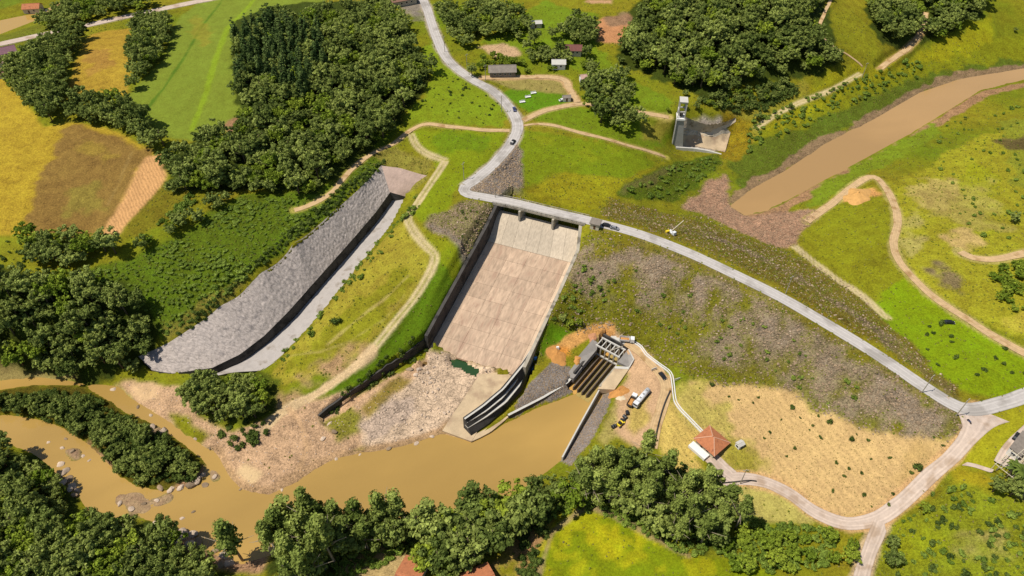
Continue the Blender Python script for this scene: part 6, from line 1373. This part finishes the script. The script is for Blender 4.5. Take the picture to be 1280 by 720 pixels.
def house(name, label, cat, foot, rz, w, d, h, rise, roof='gable', wall_m=None, roof_m=None, over=0.5, wins=2, door=True, z=None, lower=1.5):
    """walls with window and door openings set in, a pitched roof along x"""
    base = Vector(foot); 
    if z is not None: base.z = z
    t = thing(name, label, cat, base, rz); wall_m = wall_m or M_CREAM; roof_m = roof_m or M_TILE
    b = MB().box((0, 0, (h-lower)/2), (w, d, h+lower))
    if roof == 'gable':
        for s in (-1, 1): b.add([(s*w/2, -d/2, h), (s*w/2, d/2, h), (s*w/2, 0, h+rise*0.97)], [(0, 1, 2) if s > 0 else (1, 0, 2)])
    b.build('wall', wall_m, t); W_, D_ = w/2+over, d/2+over; dz = rise*over/(d/2); R_ = MB(); th = 0.18
    if roof == 'gable':
        for s in (-1, 1):
            v_ = [(-W_, s*D_, h-dz), (W_, s*D_, h-dz), (W_, 0, h+rise), (-W_, 0, h+rise)]; v_ += [(x, y, q+th) for x, y, q in v_]
            R_.add(v_, [(0, 1, 2, 3), (7, 6, 5, 4), (0, 4, 5, 1), (1, 5, 6, 2), (2, 6, 7, 3), (3, 7, 4, 0)] if s > 0 else [(3, 2, 1, 0), (4, 5, 6, 7), (1, 5, 4, 0), (2, 6, 5, 1), (3, 7, 6, 2), (0, 4, 7, 3)])
    elif roof == 'hip':
        rl = max(0.05, w/2-d/2); e = [(-W_, -D_, h-.1), (W_, -D_, h-.1), (W_, D_, h-.1), (-W_, D_, h-.1), (-rl, 0, h+rise), (rl, 0, h+rise)]
        R_.add(e, [(0, 1, 5, 4), (1, 2, 5), (2, 3, 4, 5), (3, 0, 4), (3, 2, 1, 0)])
    else:
        R_.box((0, 0, h+0.15), (w+2*over, d+2*over, 0.3), rx=0.0)
        if rise: R_ = MB().add([(-W_, -D_, h), (W_, -D_, h), (W_, D_, h+rise), (-W_, D_, h+rise), (-W_, -D_, h+.2), (W_, -D_, h+.2), (W_, D_, h+rise+.2), (-W_, D_, h+rise+.2)], [(3, 2, 1, 0), (4, 5, 6, 7), (0, 1, 5, 4), (1, 2, 6, 5), (2, 3, 7, 6), (3, 0, 4, 7)])
    ro = R_.build('roof', roof_m, t)
    rid = MB()
    if roof == 'gable': rid.box((0, 0, h+rise+th), (2*W_, 0.32, 0.16)).build('ridge', roof_m, ro)
    if roof == 'hip':
        for sx in (-1, 1):
            for sy in (-1, 1): rid.bar((sx*W_, sy*D_, h-.05), (sx*max(0.05, w/2-d/2), 0, h+rise+.05), 0.35, 0.2)
        rid.build('ridge', mat('ridge_tiles', C('#d8a484'), 0.9, 0.1, 1.0), ro)
    for s in (-1, 1):
        for i in range(wins):
            x = -w/2+w*(i+1)/(wins+1)
            if door and s < 0 and i == 0: 
                dr = MB().box((x, s*(d/2+0.02), 1.05), (1.0, 0.08, 2.1)).build('door', M_DOOR, t); continue
            wi = MB().box((x, s*(d/2+0.03), h*0.55), (1.35, 0.10, 1.25)).build('window', M_WHITE, t); MB().box((x, s*(d/2+0.07), h*0.55), (1.1, 0.08, 1.0)).build('pane', M_GLASS, wi)
        wi = MB().box((s*(w/2+0.03), 0, h*0.55), (0.10, 1.35, 1.2)).build('window', M_WHITE, t); MB().box((s*(w/2+0.07), 0, h*0.55), (0.08, 1.1, 0.95)).build('pane', M_GLASS, wi)
    return t
hp = ground(888, 556)
th_ = house('house', 'square house with terracotta hipped roof and white walls at the edge of the dry slope', 'house', hp, heading((872,549),(890,564)), 8.6, 8.0, 3.4, 2.6, 'hip', M_CREAM, M_TILE, 0.9, 2, True)
MB().box((-1.0, -6.0, 0.7), (8.0, 3.0, 1.4)).build('terrace', M_WHITE, th_)
house('shed', 'long brown-grey farm shed with white posts beside the farm road', 'shed', ground(628, 92), heading((612,92),(645,92)), 15.5, 8.5, 3.6, 1.9, 'gable', M_GREYROOF, M_GREYROOF, 0.8, 4, False)
house('house', 'farmhouse with dark red roof half hidden among trees', 'house', ground(716, 66), heading((708,66),(726,66)), 10, 7.5, 3.2, 1.8, 'gable', M_CREAM, M_DARKRED, 0.7, 3)
house('house', 'white house with pinkish roof right of the farm road', 'house', ground(733, 103), heading((726,102),(742,100)), 7.5, 6.5, 3.6, 1.8, 'gable', M_WHITE, M_PINKROOF, 0.5, 2)
house('house', 'white-roofed house in the trees above the farm road', 'house', ground(698, 84), heading((690,84),(706,84)), 8, 6, 3.2, 1.4, 'gable', M_WHITE, M_CAP, 0.5, 2)
house('hut', 'small pale hut at the top of the meadow track', 'hut', ground(669, 33), 0.1, 8, 5, 2.8, 1.0, 'gable', M_CREAM, M_CAP, 0.4, 1)
house('building', 'dark-roofed building beside the road at the top edge', 'building', ground(503, 4), heading((490,6),(515,2)), 18, 9, 3.8, 1.6, 'gable', M_CREAM, M_TILE2, 0.6, 4)
house('house', 'house with purple-red roof at the upper left edge', 'house', ground(8, 70), heading((0,72),(18,68)), 13, 9, 3.4, 2.2, 'gable', M_WHITE, mat('purple_roof', C('#86626a'), 0.9, 0.15, 0.8), 0.6, 3)
house('house', 'small white house with pink roof below the purple-red one', 'house', ground(2, 82), heading((-6,84),(12,80)), 9, 7, 3.2, 1.8, 'gable', M_WHITE, M_PINKROOF, 0.5, 2)
house('house', 'lowest of the three houses at the upper left edge', 'house', ground(5, 95), heading((-4,96),(14,94)), 8, 6.5, 3.0, 1.8, 'gable', M_WHITE, M_TILE2, 0.5, 2)
house('house', 'orange-roofed house across the water in the upper left corner', 'house', ground(43, 14), 0.15, 11, 8, 3.2, 2.0, 'gable', M_CREAM, M_TILE, 0.5, 2)
house('house', 'house with ridged orange roof at the bottom edge, left of the bright tree', 'house', ground(512, 728), heading((500,738),(520,700))-1.57, 7.5, 13, 3.2, 2.0, 'gable', M_CREAM, M_TILE, 0.6, 3)
house('house', 'orange roof at the bottom edge, right of the bright tree', 'house', ground(592, 738), heading((560,735),(610,712)), 14, 10, 3.2, 2.2, 'gable', M_BRICK, M_TILE, 0.7, 3)
gh = house('gatehouse', 'small flat-roofed gate control house at the right end of the bridge', 'gatehouse', ground(744, 284), math.atan2(CD[1], CD[0]), 4.2, 3.6, 3.0, 0.0, 'flat', M_CREAM, M_GREYROOF, 0.5, 1, True, 35.0, 6.0)
house('hut', 'tiny white pump hut right of the tiled house', 'hut', ground(924, 558), 0.5, 2.6, 2.2, 2.0, 0.5, 'gable', M_WHITE, M_CAP, 0.2, 1, False)
house('hut', 'small white hut with dark doorway beside the farm road fork', 'hut', ground(708, 125), 0.1, 4.6, 3.2, 2.4, 0.8, 'gable', M_WHITE, M_GREYROOF, 0.3, 1)
house('house', 'low white building at the right edge beside the palms', 'house', ground(1272, 560), heading((1264,575),(1282,552)), 10, 3.6, 3.0, 0.6, 'flat', M_WHITE, M_GREYROOF, 0.3, 3)
# shade-frame terrace at the right edge
tg = ground(1278, 592); fr = thing('trellis', 'grid of pale trellis beams over a yellow-green yard at the right edge', 'trellis', tg, heading((1264,590),(1285,572)))
for i in range(8):
    MB().box((i*1.9-6.6, 0, 2.4), (0.16, 14, 0.16)).build('beam', M_CREAM, fr); MB().box((0, i*1.9-6.6, 2.6), (14, 0.16, 0.16)).build('beam', M_CREAM, fr)
for x in (-6.6, 0, 6.7):
    for y in (-6.6, 6.7): MB().box((x, y, 0.7), (0.2, 0.2, 3.6)).build('post', M_CREAM, fr)
# little white signs and seats on the lawn by the fork
for (u, v, lab) in ((667,117,'white painted seat on the small lawn, the one farthest from the road'),(660,122,'white painted seat in the middle of the small lawn'),(653,128,'white painted seat on the small lawn nearest the road')):
    q = ground(u, v); t = thing('bench', lab, 'bench', q, 0.3)
    MB().box((0, 0, 0.55), (3.4, 1.1, 0.14)).build('seat', M_WHITE, t); MB().box((0, 0.55, 1.0), (3.4, 0.12, 0.8), rx=-0.15).build('backrest', M_WHITE, t)
    for x in (-1.3, 1.3): MB().box((x, 0, 0.22), (0.2, 1.0, 0.5)).build('leg', M_WHITE, t)

# ------------------------------------------------------------------ poles
pl0 = None
def pole(u, v, rz, label):
    q = ground(u, v); t = thing('power_pole', label, 'pole', q, rz)
    MB().tube((0, 0, -0.5), (0, 0, 10.2), 0.19, 0.12, 8).build('shaft', M_CONC, t); MB().box((0, 0, 9.6), (2.2, 0.14, 0.18)).build('crossarm', M_CONC, t)
    for x in (-0.95, 0.0, 0.95): MB().tube((x, 0, 9.68), (x, 0, 10.0 if x else 10.45), 0.07, 0.05, 6).build('insulator', M_WHITE, t)
for u, v, rz, lab in ((1194,521,0.6,'grey power pole at the road junction corner'),(1152,491,0.6,'power pole on the crest road left of the junction'),(925,605,0.1,'power pole on the road below the tiled house'),(607,101,0.7,'power pole beside the road left of the brown shed'),(584,87,0.7,'power pole beside the upper road bend'),(580,224,1.0,'power pole on the outer side of the road hairpin'),(619,247,-0.3,'power pole at the left end of the bridge'),(627,140,1.3,'power pole beside the track junction on the upper road'),(556,65,1.2,'power pole on the right side of the upper road near the wood'),(982,367,0.5,'power pole at the middle of the crest road'),(1077,98,0.4,'pole beside the track on the far reservoir shore'),(1248,585,0.3,'pole at the end of the small path by the palms')):
    pole(u, v, rz, lab)

# ------------------------------------------------------------------ vehicles
PAINT = {}
def paint_m(nm, col): return mat('paint_'+nm, col, 0.5, 0.04, 1.0, spec=0.3)
def wheels(t, xs_, y, r, w=0.28):
    for x in xs_:
        for s in (-1, 1):
            wo = MB().tube((x, s*y-w/2, r), (x, s*y+w/2, r), r, None, 12).build('wheel', M_DARK, t); MB().tube((x, s*(y+0.01)-w/2, r), (x, s*(y+0.01)+w/2, r), r*0.5, None, 8).build('hub', M_STEEL, wo)
def car(foot, rz, col, label, nm):
    t = thing('car', label, 'car', foot, rz); m = paint_m(nm, col)
    prof_ = [(-2.1, .35), (-2.1, .85), (-1.75, .95), (-1.2, 1.42), (0.55, 1.45), (1.15, 1.0), (2.0, .82), (2.1, .4)]
    n_ = len(prof_); V = [(x, -0.84 if z < 1.1 else -0.68, z) for x, z in prof_]+[(x, 0.84 if z < 1.1 else 0.68, z) for x, z in prof_]
    MB().add(V, [tuple(range(n_)), tuple(range(2*n_-1, n_-1, -1))]+[((i+1) % n_, i, i+n_, (i+1) % n_+n_) for i in range(n_)]).build('body', m, t)
    MB().add([(0.62, -0.66, 1.43), (0.62, 0.66, 1.43), (1.17, 0.76, 1.02), (1.17, -0.76, 1.02)], [(0, 3, 2, 1)]).build('windscreen', M_GLASS, t, loc=(0.02, 0, 0.02)); MB().add([(-1.22, -0.66, 1.40), (-1.22, 0.66, 1.40), (-1.72, 0.76, 0.98), (-1.72, -0.76, 0.98)], [(0, 1, 2, 3)]).build('rear_window', M_GLASS, t, loc=(-0.02, 0, 0.02))
    for s in (-1, 1): MB().box((-0.3, s*0.765, 1.2), (1.6, 0.05, 0.3), rx=s*0.30).build('side_window', M_GLASS, t); MB().box((2.08, s*0.6, 0.68), (0.08, 0.34, 0.16)).build('headlight', M_WHITE, t)
    wheels(t, (-1.3, 1.35), 0.78, 0.32, 0.2); return t
def on_road(u, v, h=0.14): q = ground(u, v); q.z += h; return q
BLK = (0.015, 0.015, 0.018); car(on_road(641, 179), heading((641,179),(632,190)), BLK, 'dark car driving down the upper road towards the hairpin', 'black')
car(on_road(643, 138), heading((643,138),(646,150)), (0.05, 0.06, 0.14), 'small dark blue car on the upper road by the track junction', 'blue')
car(ground(828, 471), heading((828,471),(834,478)), BLK, 'black car parked by the white drain in the work yard', 'black')
car(on_road(758, 283), heading((750,281),(768,285)), BLK, 'dark car parked on the crest road next to the gate house', 'black'); car(on_road(768, 286.5), heading((760,284),(780,289)), (0.2, 0.2, 0.21), 'grey car parked on the crest road behind the dark one', 'grey')
car(ground(1186, 404), heading((1180,404),(1192,404)), BLK, 'black car standing on the bare patch beside the shore track', 'black'); car(ground(1270, 547), heading((1264,556),(1276,540)), BLK, 'dark car beside the low white building at the right edge', 'black')
car(ground(703, 126), 0.4, (0.6, 0.6, 0.6), 'white car parked beside the small white hut', 'white'); car(on_road(1018, 395), heading((1010,390),(1030,402)), (0.6, 0.6, 0.6), 'white car on the crest road halfway to the junction', 'white') if False else None
def tanker(foot, rz):
    t = thing('tanker_truck', 'long white tanker trailer parked in the work yard', 'truck', foot, rz); w = paint_m('white', (0.7, 0.7, 0.7))
    MB().tube((-4.8, 0, 1.95), (3.0, 0, 1.95), 1.12, 1.12, 16).tube((-5.0, 0, 1.95), (-4.8, 0, 1.95), 0.8, 1.12, 16).tube((3.0, 0, 1.95), (3.2, 0, 1.95), 1.12, 0.8, 16).build('tank', w, t, True)
    for x in (-3.2, -0.8, 1.6): MB().box((x, 0, 3.1), (0.7, 0.7, 0.25)).build('hatch', M_STEEL, t)
    MB().box((-0.3, 0, 0.85), (10.5, 1.0, 0.3)).build('chassis', M_DARK, t)
    cb = MB().box((4.6, 0, 1.75), (1.9, 2.3, 2.1), top=(0.9, 0.94)).build('cab', w, t); MB().box((5.5, 0, 2.15), (0.12, 1.9, 0.8)).build('windscreen', M_GLASS, cb)
    for s in (-1, 1): MB().box((4.75, s*1.13, 2.15), (0.9, 0.1, 0.65)).build('side_window', M_GLASS, cb)
    wheels(t, (-4.1, -2.9, 2.6, 4.8), 1.0, 0.5, 0.34)
tanker(ground(802, 499), heading((813,488),(796,508)))
def dump(foot, rz, label, bodyc, nm, cabc=(0.65, 0.65, 0.63)):
    t = thing('dump_truck', label, 'truck', foot, rz); m = paint_m(nm, bodyc)
    bed_ = MB().box((-1.2, 0, 1.25), (4.4, 2.3, 0.15)); 
    for s in (-1, 1): bed_.box((-1.2, s*1.12, 1.8), (4.4, 0.1, 1.0))
    bed_.box((-3.35, 0, 1.8), (0.1, 2.14, 1.0)).box((0.95, 0, 2.0), (0.1, 2.14, 1.4)); bed_.build('bed', m, t)
    MB().box((-1.2, 0, 1.6), (4.1, 2.05, 0.5), top=(0.6, 0.5)).build('load', M_ORANGE, t); cb = MB().box((2.2, 0, 1.75), (1.9, 2.2, 2.1), top=(0.9, 0.94)).build('cab', paint_m('cab_'+nm, cabc), t); MB().box((3.08, 0, 2.1), (0.14, 1.9, 0.8)).build('windscreen', M_GLASS, cb)
    MB().box((-0.2, 0, 0.85), (6.4, 0.9, 0.3)).build('chassis', M_DARK, t); wheels(t, (-2.4, -1.2, 2.2), 0.98, 0.48, 0.34)
dump(ground(790, 502), heading((786,508),(794,494)), 'dark-sided dump truck with white cab beside the tanker', (0.06, 0.055, 0.05), 'dump')
dump(Vector((*ow(10.2, 8.6), 9.6)), ORZ+0.5, 'white-cabbed truck parked on the deck above the outlet gates', (0.55, 0.55, 0.54), 'pale')
def excavator(foot, rz, label, col):
    t = thing('excavator', label, 'excavator', foot, rz); m = paint_m('yellow', col)
    for s in (-1, 1): MB().box((0, s*1.05, 0.45), (3.6, 0.6, 0.9), top=(0.8, 1)).build('track', M_DARK, t)
    h_ = MB().box((-0.4, 0, 1.6), (3.2, 2.5, 1.3)).build('body', m, t); cb = MB().box((0.7, 0.7, 2.6), (1.4, 1.0, 1.5), top=(0.85, 0.9)).build('cab', m, t); MB().box((1.41, 0.7, 2.7), (0.1, 0.8, 0.9)).build('windscreen', M_GLASS, cb)
    MB().bar((0.9, -0.3, 1.8), (3.4, -0.3, 4.6), 0.5, 0.6).bar((3.4, -0.3, 4.6), (5.0, -0.3, 4.2), 0.5, 0.5).build('boom', m, t); MB().bar((4.9, -0.3, 4.4), (6.0, -0.3, 1.9), 0.4, 0.45).build('arm', m, t); MB().box((6.0, -0.3, 1.3), (0.9, 1.0, 1.0), top=(0.6, 1)).build('bucket', M_DARK, t)
excavator(ground(755, 420), heading((755,422),(762,410)), 'yellow excavator working at the head of the outlet', (0.75, 0.55, 0.03))
# crane lorry by the crest road
cq = ground(841, 293); ct = thing('crane_truck', 'white truck with a long pale boom on the upstream edge of the crest road', 'truck', cq, heading((836,290),(846,296)))
ct.scale = (0.8, 0.8, 0.8); wq = paint_m('white', (0.7, 0.7, 0.7)); MB().box((0.8, 0, 1.5), (1.8, 2.1, 2.0), top=(.9, .94)).build('cab', wq, ct); MB().box((-1.6, 0, 1.0), (3.2, 2.1, 0.5)).build('bed', wq, ct); wheels(ct, (-2.2, 0.9), 0.95, 0.45, 0.3)
e_ = ground(854, 288); lm = Matrix.Translation(cq) @ Matrix.Rotation(ct.rotation_euler[2], 4, 'Z'); el = lm.inverted() @ Vector((e_.x, e_.y, cq.z+3.0)); MB().bar((-1.5, 0, 1.6), el, 0.35, 0.35).build('boom', M_CREAM, ct)
# yellow tank beside it
yq = ground(834, 291); t = thing('water_tank', 'small yellow tank on wheels behind the crane truck', 'tank', yq, 0.4); MB().tube((-0.9, 0, 1.0), (0.9, 0, 1.0), 0.6, None, 10).build('drum', paint_m('yellow', (0.75, 0.55, 0.03)), t); wheels(t, (0.0,), 0.6, 0.3, 0.18)
# motorcycle and rider near the junction
mq = on_road(1209, 530, 0.2); t = thing('motorcycle', 'dark motorcycle standing at the road junction', 'motorcycle', mq, heading((1206,526),(1212,534)))
for x in (-0.7, 0.7): MB().tube((x, -0.07, 0.33), (x, 0.07, 0.33), 0.33, None, 12).build('wheel', M_DARK, t)
MB().bar((-0.5, 0, 0.6), (0.45, 0, 0.75), 0.28, 0.4).build('body', paint_m('blue', (0.05, 0.06, 0.14)), t); MB().bar((-0.75, 0, 0.9), (0.0, 0, 0.9), 0.26, 0.12).build('seat', M_DARK, t); MB().bar((0.5, -0.35, 1.05), (0.5, 0.35, 1.05), 0.06).build('handlebar', M_STEEL, t); MB().bar((0.7, 0, 0.33), (0.48, 0, 1.05), 0.09).build('fork', M_STEEL, t)

# ------------------------------------------------------------------ odds and ends of the work yard
drain = thing('drain_kerb', 'white raised concrete drain zigzagging from the outlet to the tiled house', 'drain'); dp = smooth_line([(781,427),(789,427.5),(800,434),(806,444),(822,456),(836,466),(839,478),(840.5,492),(843,505),(850,515),(863,528),(876,541)], 1.5, k=1); 
wall('drain_side', [(p[0], p[1], float(hz(p[0], p[1]))+0.75) for p in dp], [float(hz(p[0], p[1]))-0.6 for p in dp], 0.3, M_WHITE, drain, 1)
d2 = dp.copy(); dg = np.gradient(dp[:, :2], axis=0); dg /= np.linalg.norm(dg, axis=1)[:, None]; d2[:, 0] += -dg[:, 1]*0.95; d2[:, 1] += dg[:, 0]*0.95
wall('drain_side', [(p[0], p[1], float(hz(q[0], q[1]))+0.75) for p, q in zip(d2, dp)], [float(hz(q[0], q[1]))-0.6 for q in dp], 0.3, M_WHITE, drain, 1)
lwall = thing('retaining_wall', 'thin dark retaining wall along the right side of the yard road', 'wall'); lp = smooth_line([(838,489),(832,502),(826,520),(821,540),(817,560)], 1.5, k=1)
wall('wall_body', [(p[0], p[1], float(hz(p[0], p[1]))+1.1) for p in lp], [float(hz(p[0], p[1]))-1.2 for p in lp], 0.35, M_SHADEWALL, lwall, -1)
lwall2 = thing('retaining_wall', 'thin dark wall along the lower side of the road below the tiled house', 'wall'); lp = smooth_line([(882,609),(900,605.5),(915,604),(936,602),(945,603)], 1.5, k=1)
wall('wall_body', [(p[0], p[1], float(hz(p[0], p[1]))+0.7) for p in lp], [float(hz(p[0], p[1]))-1.2 for p in lp], 0.35, M_SHADEWALL, lwall2, 1)
def mound(name, u, v, r, h, mt, label, cat, seed):
    q = ground(u, v); rg = np.random.default_rng(seed); n_ = 26; V = []; Fs = []
    for j in range(9):
        f = j/8
        for i in range(n_): a = 6.283*i/n_; k = 1+0.22*math.sin(a*2+seed)+0.12*math.sin(a*5+seed*2); x, y = q.x+math.cos(a)*r*f*k, q.y+math.sin(a)*r*f*k; V.append((x, y, float(hz(x, y))-0.15+h*(1-f)**0.9*(0.85+0.3*rg.random()) if j < 8 else float(hz(x, y))-0.3))
    for j in range(8):
        for i in range(n_): Fs.append((j*n_+i, (j+1)*n_+i, (j+1)*n_+(i+1) % n_, j*n_+(i+1) % n_))
    o = MB().add(V, Fs).build(name, mt, None, True); tag(o, label, cat); return o
mound('earth_heap', 773, 490, 4.0, 2.2, M_ORANGE, 'orange earth heap beside the trucks in the work yard', 'heap', 1); mound('earth_heap', 776, 497, 1.9, 1.1, mat('white_sand', C('#e2cfae'), 0.95, 0.1, 1.0), 'small white sand heap next to the orange earth heap', 'heap', 2)
mound('earth_heap', 696, 445, 4.5, 1.8, M_ORANGE, 'orange spoil heap at the lower end of the dirt track by the lawn', 'heap', 3); mound('earth_heap', 742, 424, 2.8, 1.4, mat('red_earth', C('#c08a64'), 0.95, 0.2, 1.0), 'reddish earth heap left of the yellow excavator', 'heap', 4); mound('earth_heap', 722, 451, 2.2, 1.0, M_ORANGE, 'orange spill of earth on the left outlet slope', 'heap', 5)
mound('earth_heap', 1072, 245, 8.0, 3.0, mat('ochre_earth', C('#d8a560'), 0.95, 0.2, 0.5, 0.1, 2), 'ochre earth mound inside the bend of the shore track', 'heap', 6)
for i, (u, v, lab) in enumerate(((784,517,'black drum, the one nearest the dump truck'),(781,522,'black drum second in the row below the dump truck'),(778,526,'black drum third in the row below the dump truck'),(767,534,'black drum at the lower end of the row by the trees'))):
    q = ground(u, v); t = thing('drum', lab, 'drum', q, i*0.7); MB().tube((0, -0.9, 0.75), (0, 0.9, 0.75), 0.75, None, 14).build('barrel', M_DARK, t)
    for y in (-0.5, 0.5): MB().tube((0, y-.05, 0.75), (0, y+.05, 0.75), 0.79, None, 14).build('hoop', M_STEEL if i % 2 else M_DARK, t)
q = ground(775, 531); t = thing('loader', 'small yellow loader at the end of the row of black drums', 'loader', q, heading((775,531),(782,524))); my = paint_m('yellow', (0.75, 0.55, 0.03)); MB().box((0, 0, 1.1), (2.6, 1.6, 0.9)).build('body', my, t); MB().box((-0.3, 0, 2.0), (1.2, 1.3, 1.0), top=(.85, .9)).build('cab', M_DARK, t); MB().box((2.0, 0, 0.7), (0.8, 1.9, 0.7), top=(.5, 1)).build('bucket', my, t); wheels(t, (-0.9, 0.9), 0.9, 0.6, 0.4)
for u, v, s, lab in ((665,451,1.0,'blue plastic tank at the foot of the chute wall'),(669,445,0.7,'smaller blue tank just above the other on the lawn edge')):
    q = ground(u, v); t = thing('water_tank', lab, 'tank', q); MB().tube((0, 0, -0.2), (0, 0, 1.5*s), 1.2*s, 1.2*s, 14).build('drum', paint_m('bluetank', (0.05, 0.2, 0.45)), t, False); MB().tube((0, 0, 1.5*s), (0, 0, 1.8*s), 1.2*s, 0.5*s, 14).build('lid', paint_m('bluetank', (0.05, 0.2, 0.45)), t)
q = ground(697, 436); t = tag(MB().box((0, 0, 0.6), (1.6, 1.0, 1.4), top=(.7, .7)).build('rock', M_WHITE), 'white painted stone on the small lawn', 'stone'); t.location = q
for u, v, lab in ((846,476,'white sign board beside the drain in the yard'),(817,464,'white sign board on the upper side of the yard')):
    q = ground(u, v); t = thing('sign_board', lab, 'sign', q, 0.4); MB().box((0, 0, 1.2), (2.6, 0.12, 1.2)).build('board', M_WHITE, t)
    for x in (-1, 1): MB().box((x, 0.12, 0.4), (0.12, 0.12, 2.0)).build('post', M_STEEL, t)

# ------------------------------------------------------------------ palms at the right edge
M_FROND = leaf_mat('palm_fronds', (0.06, 0.10, 0.02), (0.14, 0.18, 0.03))
def frond_mesh():
    V = []; Fs = []; n_ = 7
    for i in range(n_+1):
        t_ = i/n_; x = 3.0*t_; z = 0.9*math.sin(t_*2.4)-1.1*t_*t_; w = 0.55*math.sin(math.pi*min(1, 0.15+0.85*t_))+0.02
        V += [(x, -w, z-0.25*w), (x, 0, z), (x, w, z-0.25*w)]
    for i in range(n_): a = i*3; Fs += [(a, a+1, a+4, a+3), (a+1, a+2, a+5, a+4)]
    me = bpy.data.meshes.new('frond'); me.from_pydata(V, [], Fs); at = me.attributes.new('tint', 'FLOAT', 'POINT'); at.data.foreach_set('value', np.linspace(0.2, 0.9, len(V)).astype(np.float32)); me.materials.append(M_FROND); me.update(); return me
FR = frond_mesh()
for k, (u, v, hh, lab) in enumerate(((1256,598,6.5,'palm tree nearest the small path at the right edge'),(1264,604,7.5,'tallest palm tree at the right edge'),(1262,592,5.5,'palm tree beside the low white building'),(1270,612,5.0,'lowest palm tree at the right edge above the dark trees'))):
    q = ground(u, v); t = thing('palm_tree', lab, 'palm', q, k); MB().tube((0, 0, -0.5), (0.3, 0, hh), 0.22, 0.14, 8).build('trunk', M_PALEBARK, t, True)
    for i in range(13):
        o = bpy.data.objects.new('frond', FR); COL.objects.link(o); o.parent = t; o.location = (0.3, 0, hh); o.rotation_euler = (0, random.uniform(-0.35, 0.25), 6.283*i/13+random.uniform(-.2, .2)); o.scale = (random.uniform(.8, 1.1),)*3
